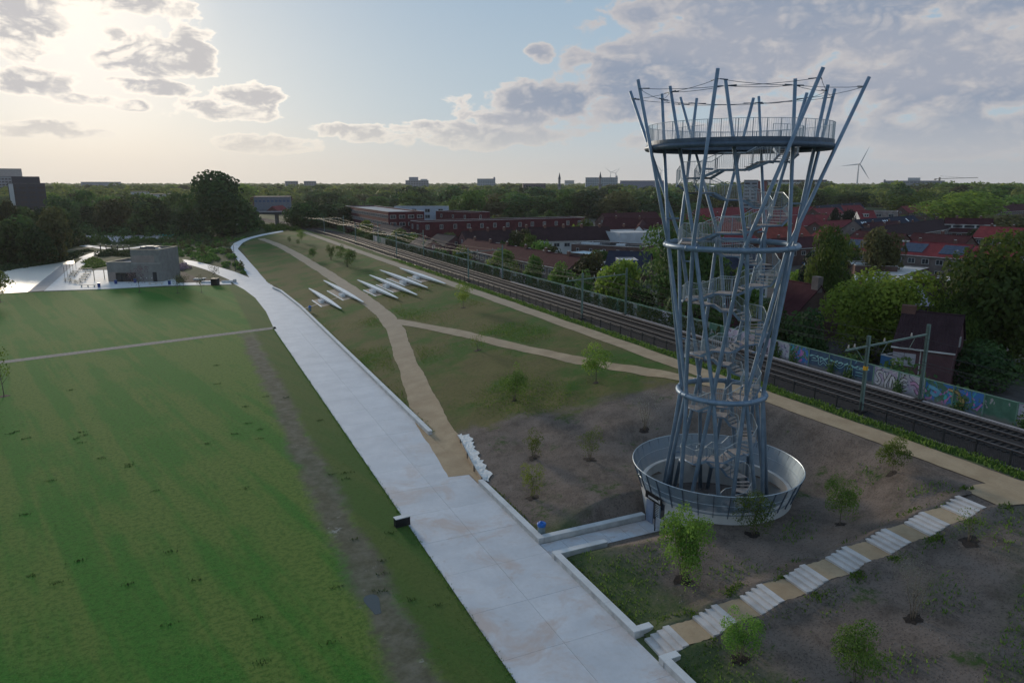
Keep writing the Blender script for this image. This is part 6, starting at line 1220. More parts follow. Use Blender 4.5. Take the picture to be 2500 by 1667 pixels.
for _ in range(11000):
    x = g.uniform(23.6, 50.5); sg = g.choice([-1, 1]); off = 1.05 + abs(g.normal(0, .35)) + (0.4 * math.sin(x * 1.3) if sg > 0 else .1)
    if math.sin(x * 2.1 + sg) + g.normal(0, .5) > -.35: pts.append((x, stair_y(x) + sg * max(1.0, off)))
tufts('stair_weeds', 'dark green weeds along both sides of the garden steps', np.array(pts), .08, .28, 'young', 32)
pts = []
while len(pts) < 16000:
    x, y = g.uniform(23.5, 50), g.uniform(66, 150)
    if math.sin(x * .35 + 2 * math.sin(y * .11)) + math.sin(y * .23 + x * .1) + g.normal(0, .5) > .75 and abs(x - _lerp([(60, 23.3), (72, 23.6), (82, 25.6), (104, 29.6), (126, 34.1), (149, 35.2), (200, 36.3)], y)) > 2.0 and abs(x - _lerp([(52, 54.2), (64, 50.5), (77.6, 45.8), (93, 42.3), (109, 39.2), (126, 34.3)], y)) > 1.8 and y - 67.5 + (x - 30) * .3 > -1: pts.append((x, y))
tufts('slope_grass', 'clumps of taller grass on the hill', np.array(pts), .05, .16, 'young', 33)
pts = []
while len(pts) < 6500:
    x, y = g.uniform(23.3, 50), g.uniform(16, 41)
    lowx = x < 27 + 2 * math.sin(y * .9)
    if abs(y - stair_y(x)) > 1.3 and math.hypot(x - TC[0], y - TC[1]) > 6.6 and (lowx or math.sin(x * .8 + 2 * math.sin(y * .6)) + math.sin(y * 1.1 - x * .3) + g.normal(0, .35) > 1.15 or (y < 20 + (x - 38) * .35)): pts.append((x, y))
tufts('slope_weeds', 'scattered weeds on the bare slope', np.array(pts), .06, .22, 'mid', 34)

pts = []
yy = 20 + g.random(52000) ** 2.0 * 120; xx = 14.2 - g.random(52000) ** 1.3 * 60
k = (xx > -0.75 * yy + 0) & ~((np.abs(xx - 9.5) < 1.0)); tufts('lawn_blades', 'short grass blades standing over the lawn', np.stack([xx[k], yy[k]], 1), .03, .085, 'young', 35)
def clods():
    g = np.random.default_rng(61); b = MB(); r_ = random.Random(4)
    for _ in range(2600):
        x, y = r_.uniform(23.6, 50.5), r_.uniform(15, 66)
        if abs(y - stair_y(x)) < 1.4 or math.hypot(x - TC[0], y - TC[1]) < 6.7 or (22 < x < 33.5 and abs(y - 42.9) < 1.5): continue
        s = r_.uniform(.02, .075); z = tz(x, y)
        v = [(x + s * math.cos(a) * r_.uniform(.7, 1.3), y + s * math.sin(a) * r_.uniform(.7, 1.3), z - .01) for a in (0, 1.57, 3.14, 4.71)] + [(x + r_.uniform(-.3, .3) * s, y + r_.uniform(-.3, .3) * s, z + s * r_.uniform(.5, .9))]
        b.add(v, [(0, 1, 4), (1, 2, 4), (2, 3, 4), (3, 0, 4)])
    tag(b.build('stones', mat('stones', (.17, .145, .125), .95, .35, 3)), 'small stones and clods strewn over the bare slope', None, None, 'stuff')
clods()

# small garden trees scattered through the town blocks
FOOT = [(o.matrix_basis.translation.x, o.matrix_basis.translation.y, o.rotation_euler.z, max(abs(c[0]) for c in ch.bound_box), max(abs(c[1]) for c in ch.bound_box)) for o in list(bpy.data.objects) if o.type == 'EMPTY' and o.get('category') in ('house', 'terrace', 'building', 'hall', 'shed', 'garage', 'garages', 'workshop', 'barn', 'flats', 'apartment block', 'lean-to') for ch in o.children if ch.name.startswith('wall')]
def free(x, y, m):
    for fx_, fy_, a, hx, hy in FOOT:
        u, w = (x - fx_) * math.cos(a) + (y - fy_) * math.sin(a), -(x - fx_) * math.sin(a) + (y - fy_) * math.cos(a)
        if abs(u) < hx + m and abs(w) < hy + m: return False
    return True
tr = random.Random(77); cnt = 0
while cnt < 62:
    y = tr.uniform(60, 400); x = tr.uniform(72, 110 + y * .75)
    if not free(x, y, 2.2): continue
    cnt += 1; h = tr.uniform(4, 8.5)
    tree('small_garden_tree', 'small tree in the back gardens between the town roofs', (x, y, 3.5, h, h * tr.uniform(.7, 1.0)), tr.choice(['mid', 'dark', 'mid', 'olive', 'light']), tr.choice(['bush', 'round']), 1100, .085, 'big', .06, 'small trees in the town back gardens', 'tree')

yy = 14 + g.random(5200) ** 1.3 * 125; xx = 14.42 + g.normal(0, .10, 5200); tufts('edge_grass', 'grass creeping over the promenade edge', np.stack([xx, yy], 1), .04, .13, 'mid', 36)
yy = np.concatenate([14 + g.random(900) * 14, 32 + g.random(700) * 9, 45 + g.random(700) * 10, 71 + g.random(1800) * 60]); xx = 23.15 + np.abs(g.normal(0, .18, len(yy))); tufts('wall_grass', 'grass growing along the back of the promenade walls', np.stack([xx, yy], 1), .08, .24, 'mid', 37)
ctr = np.stack([13 - g.random(90) ** 1.2 * 42, 24 + g.random(90) ** 1.6 * 90], 1); pts = np.repeat(ctr, 26, 0) + g.normal(0, .16, (90 * 26, 2)) * np.array([1.6, .8]); tufts('lawn_tufts', 'scattered darker grass clumps on the lawn', pts, .06, .16, 'dark', 38)

# ================================================================ pavilion, terrace and courts on the left
M_PAVW = mat('pavilion_render', (0.20, 0.195, 0.18), 0.85, 0.12, 0.8); M_PAVP = mat('pavilion_panel', (0.27, 0.225, 0.20), 0.85, 0.1, 0.8); M_WOOD = mat('pale_timber', (0.46, 0.38, 0.27), 0.8, 0.15, 3); M_DARKG = mat('dark_glass', (0.012, 0.013, 0.015), 0.15, 0.2, 2, spec=.6)
pa, pb = (-18.97, 225.6, 0.1), (-5.36, 219.31, 0.1); px_, py_ = (pa[0] + pb[0]) / 2, (pa[1] + pb[1]) / 2; prz = math.atan2(pb[1] - pa[1], pb[0] - pa[0]); PW = math.hypot(pb[0] - pa[0], pb[1] - pa[1])
pv = thing('pavilion', 'two-level grey brown park pavilion beside the pond', 'pavilion', (px_, py_, 0.1), prz); wl_ = PW * .47; xl = -PW / 2; xr_ = PW / 2; DP = 11.0
MB().box(xl + wl_ / 2, DP / 2, 0, wl_, DP, 4.6).build('low_wing', M_PAVW, pv)
for x, y, sx_, sy_ in ((xl + wl_ / 2, .15, wl_, .3), (xl + wl_ / 2, DP - .15, wl_, .3), (xl + .15, DP / 2, .3, DP - .6)): MB().box(x, y, 4.6, sx_, sy_, .75).build('parapet', M_PAVW, pv); MB().box(x, y, 5.35, sx_ + .08, sy_ + .08 if sy_ < 1 else sy_, .1).build('coping', M_WOOD, pv)
MB().box(xl + wl_ / 2, DP / 2, 4.6, wl_ - .6, DP - .6, .1).build('roof', mat('roof_pinkish', (.42, .38, .37), .85), pv)
tb = MB().box(xl + wl_ + (PW - wl_) / 2, DP / 2 - .15, 0, PW - wl_, DP + .3, 8.3).build('tall_block', M_PAVW, pv)
for x, y, sx_, sy_ in ((xl + wl_ + (PW - wl_) / 2, 0, PW - wl_, .3), (xl + wl_ + (PW - wl_) / 2, DP - .15, PW - wl_, .3), (xl + wl_ + .15, DP / 2 - .1, .3, DP - .5), (xr_ - .15, DP / 2 - .1, .3, DP - .5)): MB().box(x, y, 8.3, sx_, sy_, .5).build('parapet', M_PAVW, pv); MB().box(x, y, 8.8, sx_ + .06, sy_ + .06 if sy_ < 1 else sy_, .08).build('coping', M_WOOD, pv)
MB().box(xl + wl_ + (PW - wl_) * .42, -.33, 5.3, (PW - wl_) * .78, .06, 1.9).build('pink_panel', M_PAVP, tb)
MB().box(xl + wl_ + (PW - wl_) * .5, -.32, 5.05, PW - wl_ - .01, .05, .08).build('string_course', M_GUT, tb)
MB().box(xl + wl_ * .22, -.03, 0, wl_ * .38, .08, 2.6).build('pink_panel', M_PAVP, pv)
wd = MB().box(xl + PW * .345, -.34, .15, PW * .37, .1, 2.3).build('glass_front', M_DARKG, pv)
for i in range(5): MB().box(xl + PW * (.165 + .09 * i), -.40, .15, .08, .06, 2.3).build('mullion', M_FENCE, wd)
MB().box(xl + PW * .88, -.34, 0, 1.1, .08, 2.7).build('door', M_FENCE, pv)
for i in range(3): MB().box(xl + PW * (.62 + .10 * i), -.36, .9, .22, .1, .28).build('wall_lamp', M_FRAME, pv)
MB().box(xl + wl_ + (PW - wl_) * .35, DP * .5, 8.35, 4.2, 3.2, .9).build('roof_plant', mat('plant_grey', (.10, .11, .12), .6), pv); MB().box(xl + wl_ + (PW - wl_) * .35, DP * .5, 9.3, 2.2, 1.6, .12).build('vent_cap', M_FRAME, pv); MB().box(xl + wl_ + (PW - wl_) * .7, DP * .4, 8.35, 1.2, 1.0, .6).build('vent_box', M_FRAME, pv)
def loc(u, w): return (px_ + math.cos(prz) * u - math.sin(prz) * w, py_ + math.sin(prz) * u + math.cos(prz) * w)
# pergola
pe_ = loc(xl - 2.6, 6.5); pg = thing('pergola', 'timber slatted pergola against the pavilion side', 'pergola', (*pe_, .1), prz)
for x in (-2.1, 2.1):
    for y in (-5, 0, 5): MB().box(x, y, 0, .16, .16, 2.9).build('post', M_WOOD, pg)
for x in (-2.1, 2.1): MB().box(x, 0, 2.9, .14, 11, .2).build('beam', M_WOOD, pg)
for i in range(18): MB().box(0, -5.3 + i * .62, 3.1, 4.8, .09, .16).build('slat', M_WOOD, pg)
# picnic tables and benches
def table(p, rz, lab, L_=1.9):
    e = thing('picnic_table', lab, 'table', (p[0], p[1], .1), rz, 'tables on the pavilion terrace')
    MB().box(0, 0, .72, L_, .8, .06).build('table_top', M_WOOD, e)
    for y in (-.7, .7): MB().box(0, y, .42, L_, .28, .05).build('seat', M_WOOD, e)
    for x in (-L_ * .35, L_ * .35): MB().bar((x, -.65, 0), (x, .3, .72), .07).build('leg', M_FENCE, e); MB().bar((x, .65, 0), (x, -.3, .72), .07).build('leg', M_FENCE, e)
for i, (q, lab) in enumerate((((-29.35, 231.9, 0.1), 'picnic table nearest the terrace corner by the pond'), ((-27.68, 227.4, 0.1), 'second picnic table from the pond corner'), ((-26.06, 224.84, 0.1), 'third picnic table from the pond corner'), ((-29.34, 240.75, 0.1), 'picnic table behind the corner one, by the quay'), ((-29.5, 246.05, 0.1), 'picnic table second up along the quay'), ((-29.66, 251.6, 0.1), 'picnic table farthest up along the quay'), ((-25.62, 230.17, 0.1), 'lowest of the slanting row of tables by the pergola'), ((-25.79, 236.08, 0.1), 'second of the slanting row of tables by the pergola'), ((-25.87, 242.26, 0.1), 'third of the slanting row of tables by the pergola'), ((-26.06, 248.82, 0.1), 'topmost of the slanting row of tables by the pergola'), ((-28.69, 258.05, 0.1), 'table before the green hedge'), ((-26.61, 257.09, 0.1), 'long table before the hedge next to the pergola'))): table(q, prz + (0 if i % 3 else .3), lab)
def bench(p, rz, lab, L_=3.4):
    e = thing('terrace_bench', lab, 'bench', (p[0], p[1], .1), rz, 'benches along the terrace edge')
    MB().box(0, 0, .42, L_, .5, .07).build('seat', M_WOOD, e)
    for x in (-L_ * .4, 0, L_ * .4): MB().box(x, 0, 0, .1, .42, .42).build('leg', M_GUT, e)
bench((-23.05, 216.47, 0.1), prz, 'long bench at the terrace edge left of the pavilion', 4.2); bench((-6.88, 213.3, 0.1), prz, 'long bench at the terrace edge before the pavilion door', 4.0); bench((-5.4, 230.72, 0.1), prz + 1.5, 'bench against the pavilion right side', 3)
for q, lab in (((-20.34, 214.37, 0.1), 'blue grey bin left of the pavilion front'), ((-16.79, 219.66, 0.1), 'blue bin under the pavilion window'), ((-12.17, 220.23, 0.1), 'blue bin at the right end of the pavilion window'), ((-3.58, 211.78, 0.1), 'blue bin right of the pavilion at the terrace edge')):
    e = thing('waste_bin', lab, 'bin', (q[0], q[1], .1), 0, 'bins round the pavilion'); MB().tube([(0, 0, 0), (0, 0, 1.05)], [.34, .40], 12).build('drum', mat('bin_blue', (.02, .05, .20), .5), e); MB().tube([(0, 0, 1.05), (0, 0, 1.12)], .43, 12).build('lid', M_BIN, e)
q = (7.6, 206.37, 0.02); e = thing('kiosk', 'black cube kiosk at the end of the planting bed', 'kiosk', (q[0], q[1], 0), prz); MB().box(0, 0, 0, 1.7, 1.7, 1.75).build('body', mat('kiosk_black', (.008, .008, .009), .5), e); MB().box(0, 0, 1.75, 1.8, 1.8, .08).build('roof', M_FENCE, e)
e = thing('terrace_wall', 'low white wall ending the terrace beside the promenade', 'low wall', (*(10.93, 210.37, 0.0)[:2], 0), prz); MB().box(0, 0, 0, 3.2, .5, .6).build('wall_block', M_WHITE, e); MB().box(1.9, 0.2, 0, .55, 1.1, .9).build('end_block', M_WALLG, e)
for q, lab in (((3.93, 219.39, 0.1), 'white stone seats in the planting bed'), ((5.69, 211.98, 0.1), 'white slab bench in the planting bed')):
    e = thing('stone_seat', lab, 'seat', (q[0], q[1], .1), prz); MB().box(0, 0, 0, 2.6, 1.6, .42).build('block', M_WHITE, e); MB().box(0, 2.5, 0, 1.2, 2.6, .12).build('slab', M_WHITE, e)
for i, q in enumerate(((-29.52, 228.25, 0.1), (-30.05, 238.05, 0.1), (-30.27, 246.41, 0.1), (-30.61, 255.44, 0.1), (-30.73, 263.82, 0.1))):
    e = thing('terrace_pole', 'slim dark pole, %s in the row along the quay' % ORD[i], 'pole', (q[0], q[1], 0), 0, 'poles along the quay'); MB().tube([(0, 0, 0), (0, 0, 4.4)], .05, 6).build('shaft', M_FENCE, e); MB().tube([(0, 0, 0), (0, 0, .06)], .16, 8).build('foot', M_FENCE, e)
# footbridge posts with bright tops
for i in range(6):
    q = (-29.75, 337.11, 0.0); x, y = q[0] + i * 2.2, q[1] - i * 2.4
    e = thing('bollard', 'black bollard with pale cap, %s along the footbridge' % ORD[i], 'bollard', (x, y, 0), 0, 'bollards on the footbridge'); MB().box(0, 0, 0, .35, .35, 2.2).build('shaft', M_FENCE, e); MB().box(0, 0, 2.2, .42, .42, .18).build('cap', M_FRAME, e)
# floodlights and lamps
for (q, top, lab, hd) in (((-32.39, 455.6, -1.49), 533, 'floodlight mast with two heads left of the blue tarpaulin', 2), ((-26.97, 486.15, -2.87), 520, 'tall floodlight mast beside the blue tarpaulin', 1), ((-20.01, 460.9, -1.5), 528, 'floodlight mast left of the turquoise court', 1), ((-6.35, 465.6, -1.71), 526, 'floodlight mast at the turquoise court', 1), ((-3.2, 486.18, -2.56), 519, 'floodlight mast behind the turquoise court', 1), ((13.63, 467.39, -3.11), 522, 'floodlight mast before the great dome tree', 1), ((-50.05, 540.87, -5.08), 515, 'left of the twin masts behind the courts', 1), ((-48.83, 540.31, -5.08), 516, 'right of the twin masts behind the courts', 1), ((-55.32, 510.26, -5.54), 524, 'double headed mast left of the twin masts', 2), ((-58.02, 489.48, -4.08), 530, 'single mast among the left trees', 1)):
    h = (575 - top) * 430 / 1743 * 1.05; lamp((q[0], q[1], 0), max(9, h), lab, 'floodlight masts round the courts', 1.0, hd, -YAW)
for q, h, lab in (((14.46, 230.95, 0.63), 8.0, 'slim dark lamp post in the wedge between the two paths'), ((24.45, 362.97, 0.85), 7.0, 'slim lamp post near the far hill path')): lamp(q, h, lab, 'lamps along the park paths', .5, 1, 0, mat('lamp_dark', (.02, .022, .02), .5))
q = (-30.97, 499.01, -1.07); e = thing('tarpaulin_stack', 'bright blue tarpaulin covered stack by the courts', 'tarpaulin', (q[0], q[1], 0), -YAW); b = MB(); b.hexa([(-5, -1.5, 0), (5, -1.5, 0), (5, 1.5, 0), (-5, 1.5, 0), (-4.8, -1.3, 2.6), (4.7, -1.3, 2.1), (4.7, 1.3, 2.2), (-4.8, 1.3, 2.9)]).build('cover', mat('tarp_blue', (.02, .10, .42), .5, .15, 1), e); MB().box(0, -1.7, 0, 10.4, .2, .5).build('base_frame', M_FENCE, e)
q = (-61.04, 501.89, 1.73); e = thing('ball_fence', 'rust brown steel frame fence round the court', 'fence', (q[0], q[1], 0), -YAW)
for i in range(9): MB().box(-18 + i * 8.5, 0, 0, .15, .15, 5).build('post', mat('rust_steel', (.16, .09, .06), .8), e)
for z_ in (2.4, 4.9): MB().box(16, 0, z_, 68, .10, .12).build('rail', MATS['rust_steel'], e)
# planting: hedges, shrubs between the paths
g = np.random.default_rng(41)
def mound_mass(name, label, centres, kind, size, per, seed):
    g = np.random.default_rng(seed); p, nr = [], []
    for (x, y, r, h) in centres:
        u = g.normal(size=(per, 3)); u /= np.linalg.norm(u, axis=1)[:, None]; u[:, 2] = np.abs(u[:, 2]); k = (.6 + .45 * g.random(per))[:, None]; p.append(np.array([x, y, tz(x, y)]) + u * k * np.array([r, r, h])); nr.append(u)
    leaf_mass(name, label, np.concatenate(p), np.concatenate(nr), size, kind, None, seed)
def in_poly(x, y, pl):
    c = False
    for (x0, y0), (x1, y1) in zip(pl, pl[1:] + pl[:1]):
        if (y0 > y) != (y1 > y) and x < (x1 - x0) * (y - y0) / (y1 - y0) + x0: c = not c
    return c
def scatter(pl, n, r0, r1, h0, h1, seed):
    g = random.Random(seed); xs_, ys2 = [p[0] for p in pl], [p[1] for p in pl]; o = []
    while len(o) < n:
        x, y = g.uniform(min(xs_), max(xs_)), g.uniform(min(ys2), max(ys2))
        if in_poly(x, y, pl): o.append((x, y, g.uniform(r0, r1), g.uniform(h0, h1)))
    return o
wedge = [q[:2] for q in ((-5.86, 312.59, 0.0), (6.92, 259.75, 1.02), (14.65, 233.44, 0.73), (16.6, 219.19, 0.27), (16.6, 243.11, 1.18), (15.39, 278.25, 2.99), (18.93, 304.88, 3.88), (30.31, 361.58, 2.47), (15.39, 394.38, 0.0), (-6.7, 360.21, 0.0))]
mound_mass('shrubbery', 'low green shrubs filling the wedge between the concrete paths', scatter(wedge, 150, .8, 2.0, .5, 1.5, 5), 'mid', .40, 110, 51)
mound_mass('shrubbery', 'taller greyish shrubs among the low planting', scatter(wedge, 34, .9, 1.7, 1.6, 3.2, 6), 'olive', .38, 150, 52)
hedge_p = [q[:2] for q in ((-27.99, 257.54, 0.0), (-21.8, 257.1, 0.0), (-25.11, 285.05, 0.0), (-29.33, 297.72, 0.0), (-30.02, 287.32, 0.0))]
mound_mass('hedge', 'green hedge planting left of the pavilion', scatter(hedge_p, 40, 1.2, 2.2, .9, 1.5, 7), 'mid', .38, 120, 53)
hedge_q = [q[:2] for q in ((-29.96, 309.39, 0.0), (-16.97, 300.03, 0.0), (-17.1, 317.79, 0.0), (-25.69, 329.43, 0.0))]
mound_mass('hedge', 'dark hedge planting behind the pavilion', scatter(hedge_q, 40, 1.4, 2.4, 1.0, 2.0, 8), 'dark', .4, 110, 54)
bankp = [q[:2] for q in ((-51.28, 265.9, 0.0), (-41.1, 286.68, 0.0), (-35.55, 302.23, 0.0), (-32.78, 336.62, 0.0), (-42.18, 325.6, 0.0), (-54.18, 281.98, 0.0))]
mound_mass('reeds', 'dark reedy growth along the far pond bank', scatter(bankp, 110, .8, 1.8, .5, 1.1, 9), 'dark', .4, 70, 55)
bedp = [q[:2] for q in ((-5.18, 249.42, 0.0), (-2.49, 245.76, 0.0), (2.79, 245.2, 0.31), (-0.61, 264.51, 0.08), (-5.21, 275.86, 0.0))]
mound_mass('flower_bed', 'lilac grey flowering shrubs beside the pavilion', scatter(bedp, 26, .8, 1.5, .8, 1.6, 10), 'plum', .3, 130, 56)
farb = [q[:2] for q in ((0.09, 367.1, 0.0), (22.18, 378.29, 0.85), (36.7, 368.41, 4.6), (41.83, 417.64, 4.78), (18.27, 456.19, 1.52), (0.55, 434.84, 0.0))]
mound_mass('shrubbery', 'dark shrubs at the foot of the great dome tree', scatter(farb, 80, 1.5, 3.5, 1.2, 3.4, 11), 'dark', .7, 120, 57)
leftb = [q[:2] for q in ((-65.17, 303.56, 0.0), (-57.99, 303.17, 0.0), (-44.13, 341.87, 0.0), (-37.75, 374.56, 0.0), (-50.53, 424.83, 0.0), (-76.87, 408.07, 0.0))]
mound_mass('shrubbery', 'dense dark undergrowth below the trees left of the pond', scatter(leftb, 150, 2.0, 4.0, 2.0, 5.5, 12), 'dark', .8, 150, 58)
courtb = [q[:2] for q in ((-45.58, 380.51, 0.0), (-22.92, 357.95, 0.0), (-3.36, 368.69, 0.0), (0.24, 389.17, 0.0), (-24.38, 383.81, 0.0), (-46.1, 416.63, 0.0))]
mound_mass('shrubbery', 'loose shrubs in front of the sports courts', scatter(courtb, 46, 1.2, 3.0, 1.5, 4.0, 13), 'mid', .5, 120, 59)
belowt = [q[:2] for q in ((-56.33, 443.48, 0.0), (34.1, 380.96, 4.39), (43.62, 482.04, 4.83), (-76.93, 615.14, 0.0))]
mound_mass('shrubbery', 'dark thicket closing the view behind the courts', scatter(belowt, 170, 3, 6, 3, 8, 14), 'dark', 1.1, 120, 60)
mound_mass('shrubbery', 'rough shrubs on the railway bank before the road bridge', scatter([(38, 356), (51, 352), (50, 392), (40, 398)], 46, 1.2, 2.6, 1.0, 2.4, 15), 'mid', .5, 110, 61)
townp = [(74, 60), (230, 60), (330, 420), (74, 420)]

# ================================================================ bridge over the line and the skyline
M_BRDK = mat('bridge_dark', (.035, .036, .042), .7, .2, 1); M_BRC = mat('bridge_concrete', (.14, .135, .13), .9, .2, .6)
e = thing('road_bridge', 'dark road bridge crossing the railway beyond the hill', 'bridge', (55, 398, 5), R(-12))
MB().box(0, 0, 6.0, 62, 9, 1.0).build('deck', M_BRDK, e)
for y in (-4.4, 4.4):
    MB().box(0, y, 7.0, 62, .25, .35).build('kerb', mat('bridge_edge', (.32, .32, .36), .7), e); MB().box(0, y, 8.1, 62, .06, .06).build('handrail', M_BRDK, e)
    for i in range(21): MB().box(-30 + i * 3, y, 7.35, .06, .06, .75).build('baluster', M_BRDK, e)
for x in (-7.5, 11):
    for y in (-3, 0, 3): MB().box(x, y, 0, 1.3, 1.0, 6.0).build('pier', M_BRC, e)
for x in (-27, 27): MB().box(x, 0, -4, 9, 9, 10).build('abutment', M_BRC, e)
def slab(name, label, s, h0, m, depth=18, winm=None, rows=0, cat='building', cols=8, extra=None):
    x, y, w, zt = s; e = thing(name, label, cat, (x, y, 0), -math.atan2(x, y) + rng.uniform(-.12, .12), 'buildings on the skyline')
    MB().box(0, depth / 2, h0, w, depth, zt - h0).build('wall', m, e); MB().box(0, depth / 2, zt, w + .6, depth + .6, .5).build('roof', M_FLATROOF, e)
    if rows:
        hh = min(3.4, (zt - h0) / (rows + .5))
        for r in range(rows):
            for i in range(cols): MB().box(-w / 2 + (i + .5) * w / cols, -.1, zt - 1 - (r + .75) * hh, w / cols * .7, .25, hh * .45).build('window', winm or M_GLASS, e)
    if extra: extra(e, w, depth, zt)
    return e
SKG = mat('skyline_grey', (.24, .26, .30), .8, .1, .05); SKW = mat('skyline_white', (.46, .47, .48), .8, .1, .05); SKB = mat('skyline_blue', (.27, .35, .42), .7, .1, .05); SKD = mat('skyline_dark', (.045, .045, .06), .8, .15, .05); SKR = mat('skyline_brick', (.20, .07, .065), .85, .15, .1)
slab('office_block', 'pale hospital-like block with stepped roof on the skyline', (452.4, 1443.4, 47.0, 32.8), 2, SKG, 30, None, 3, 'building', 9, lambda e, w, d, zt: [MB().box(-w * .15, d / 2, zt, w * .4, d * .6, 7).build('upper_storey', SKG, e), MB().box(w * .3, d / 2, zt, w * .3, d * .5, 3).build('upper_storey', SKW, e)])
slab('office_block', 'pale blue slab block with a stair tower on the skyline', (658.2, 1568.6, 40.9, 37.4), 2, SKB, 22, None, 4, 'building', 10, lambda e, w, d, zt: MB().box(w * .46, d / 2, 2, w * .08, d * .7, zt + 2).build('stair_tower', SKG, e))
slab('office_block', 'long blue grey slab block between the two minarets', (849.0, 1370.2, 69.8, 39.4), 2, SKB, 24, None, 5, 'building', 18, lambda e, w, d, zt: MB().box(w * .47, d / 2, 2, w * .05, d * .7, zt + 2).build('stair_tower', SKG, e))
slab('warehouse', 'broad grey warehouse left of the tower on the skyline', (668.2, 958.1, 69.5, 30.8), 2, mat('skyline_mauve', (.20, .21, .27), .8), 40, None, 0, 'warehouse')
slab('office_block', 'small pale block beside the second minaret', (1128.9, 2012.0, 29.6, 36.1), 2, SKW, 20, None, 2); slab('flats', 'low brown flats below the first minaret', (402.5, 805.5, 27.7, 26.4), 3, mat('skyline_brown', (.16, .13, .14), .8), 14, None, 2, 'flats', 9)
slab('flats', 'left of the twin hazy blocks above the woods', (219.0, 1551.2, 25.2, 31.2), 2, SKG, 18, None, 3, 'flats', 5); slab('flats', 'right of the twin hazy blocks above the woods', (253.0, 1535.5, 24.3, 31.2), 2, SKG, 18, None, 3, 'flats', 5)
slab('office_block', 'long dark roofed block seen behind the tower top', (960.6, 933.1, 104.9, 32.5), 2, SKD, 20, SKG, 1, 'building', 14); slab('office_block', 'white block under the long dark roof behind the tower', (954.2, 914.0, 97.8, 29.0), 2, SKW, 12, None, 0)
slab('high_rise', 'grey high-rise with balconies seen through the tower', (458.4, 493.2, 11.5, 29.3), 3, SKG, 14, SKD, 8, 'high-rise', 2); slab('high_rise', 'red brick stair tower of the high-rise behind the tower', (465.7, 487.6, 7.9, 28.6), 3, SKR, 12, None, 0, 'high-rise')
slab('office_block', 'long low block with a raised centre on the right skyline', (1376.5, 1016.3, 110.0, 32.0), 2, SKG, 26, None, 1, 'building', 16, lambda e, w, d, zt: [MB().box(0, d / 2, zt, w * .2, d * .6, 6.5).build('upper_storey', SKW, e), MB().box(-w * .49, d / 2, 2, 3, d * .4, zt + 1).build('stair_tower', SKG, e)])
slab('office_tower', 'dark brown office tower behind the left trees', (-95.5, 617.0, 22.1, 26.5), 3, SKD, 22, mat('tower_brown', (.05, .042, .045), .7), 5, 'office tower', 4, lambda e, w, d, zt: [MB().box(0, d / 2, zt, w * .76, d * .8, 5.0).build('crown_storey', SKD, e), MB().box(-w * .42, -.5, 6, w * .12, 2, zt - 6).build('white_fin', SKW, e)])
slab('office_block', 'long grey office slab at the left edge of the skyline', (-188.9, 1078.7, 70.4, 34.8), 2, SKG, 20, SKD, 5, 'building', 20, lambda e, w, d, zt: MB().box(w * .08, d / 2, zt, w * .38, d * .7, 10).build('upper_storey', mat('banded', (.35, .32, .32), .8), e))
slab('warehouse', 'hazy flat warehouse above the left woods', (-134.9, 1714.7, 70.6, 29.6), 2, SKG, 30, None, 0, 'warehouse'); slab('flats', 'white flats with window bands among the left trees', (-27.3, 717.6, 13.3, 19.4), 2, SKW, 14, SKD, 3, 'flats', 7); slab('flats', 'second white flats lower among the left trees', (-13.3, 711.2, 18.0, 17.3), 2, SKW, 14, SKD, 3, 'flats', 9)
slab('warehouse', 'white and blue warehouse beyond the road bridge', (67.3, 585.8, 26.5, 16.3), 2, mat('warehouse_white', (.13, .155, .20), .6), 30, mat('warehouse_blue', (.05, .09, .18), .5), 1, 'warehouse', 9)
gable_house('brick_shed', 'red roofed shed just behind the road bridge', (62.66, 549.37, 10.0), (73.58, 576.44, 10.0), 10, 6.5, 10.4, BR_RED, RF_RED, None, (1, 1, 3), 0, 0, None, 'shed')
def minaret(px, label):
    x, y, z = px; e = thing('minaret', label, 'minaret', (x, y, 3), 0, 'two minarets'); H_ = z - 3; m = mat('minaret_stone', (.24, .23, .24), .8); md = mat('minaret_lead', (.10, .105, .12), .6)
    MB().tube([(0, 0, 0), (0, 0, H_ * .60)], 1.5, 10).build('shaft', m, e); MB().tube([(0, 0, H_ * .58), (0, 0, H_ * .62), (0, 0, H_ * .65)], [1.5, 2.5, 2.5], 12).build('balcony', m, e); MB().tube([(0, 0, H_ * .65), (0, 0, H_ * .80)], 1.25, 10).build('upper_shaft', m, e); MB().tube([(0, 0, H_ * .80), (0, 0, H_ * .84), (0, 0, H_)], [1.6, 1.3, .05], 10).build('spire', md, e)
minaret((373.03, 686.88, 38.34), 'slim minaret, left of the pair on the skyline'); minaret((412.55, 668.62, 39.19), 'slim minaret, right of the pair before the blue slab')
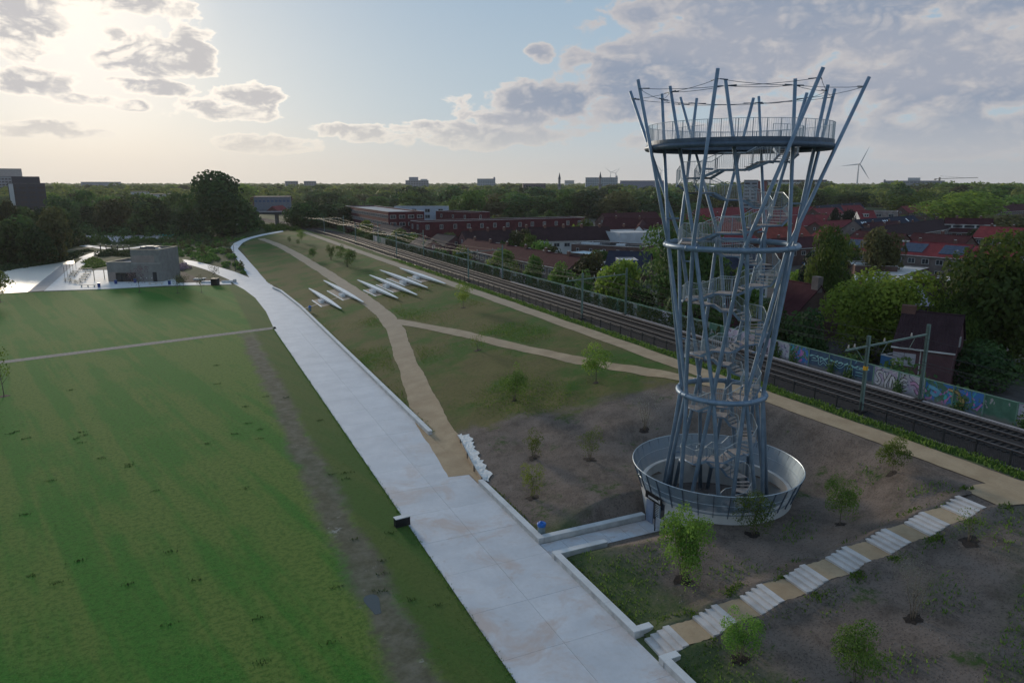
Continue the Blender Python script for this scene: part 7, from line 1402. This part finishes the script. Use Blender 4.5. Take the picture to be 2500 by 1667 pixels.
def turbine(hub, blade, label, rot):
    x, y, z = hub; e = thing('wind_turbine', label, 'wind turbine', (x, y, 0), -YAW, 'wind turbines on the skyline'); m = mat('turbine_white', (.55, .56, .58), .5)
    MB().tube([(0, 0, 0), (0, 0, z)], [blade * .05, blade * .028], 10).build('mast', m, e); MB().box(0, 0, z - blade * .03, blade * .07, blade * .2, blade * .07).build('nacelle', m, e); MB().tube([(0, -blade * .12, z), (0, -blade * .16, z)], [blade * .04, blade * .015], 8).build('hub', m, e)
    for k in range(3):
        a = rot + k * 2.0944; c, s_ = math.cos(a), math.sin(a); b = MB()
        b.tube([(c * blade * f, -blade * .13, z + s_ * blade * f) for f in (.02, .2, .6, 1.0)], [blade * .02, blade * .034, blade * .022, blade * .005], 6).build('blade', m, e)
turbine((2034.58, 1703.71, 88.74), 60, 'large wind turbine right of the tower', 1.15)
for px, b_, lab, ro in (((2708.04, 4256.67, 101.84), 55, 'small far turbine above the blue slab', .4), ((2848.15, 4412.25, 99.2), 50, 'second far turbine beside it above the blue slab', .9), ((2777.78, 3783.81, 105.82), 60, 'far turbine just left of the tower poles', .2)): turbine(px, b_, lab, ro)
x, y, z = (1424.47, 994.19, 36.11); e = thing('tower_crane', 'thin tower crane on the right skyline', 'crane', (x, y, 0), -YAW); m = mat('crane_steel', (.20, .19, .17), .7); MB().box(0, 0, 0, 2.6, 2.6, z + 3).build('mast', m, e); MB().bar((-10, 0, z), (78, 0, z + 2.5), 1.1).build('jib', m, e); MB().box(-9, 0, z - 2.5, 4, 2, 2.4).build('counterweight', m, e); MB().bar((0, 0, z + 6), (50, 0, z + 2), .3).build('tie', m, e)
# ================================================================ air: thin evening haze over the whole place
hz = MB(); hz.box(600, 2350, -2.5, 13500, 7600, 190); hb = hz.build('haze', MATS.get('haze') or bpy.data.materials.new('haze')); tag(hb, 'thin evening haze', None, None, 'stuff')
hm = hb.data.materials[0]; hm.use_nodes = True; hn = hm.node_tree; hn.nodes.clear(); ho = hn.nodes.new('ShaderNodeOutputMaterial'); pv_ = hn.nodes.new('ShaderNodeVolumePrincipled'); hn.links.new(pv_.outputs[0], ho.inputs['Volume'])
pv_.inputs['Color'].default_value = (.86, .86, .88, 1); pv_.inputs['Density'].default_value = 0.00006; pv_.inputs['Anisotropy'].default_value = 0.35
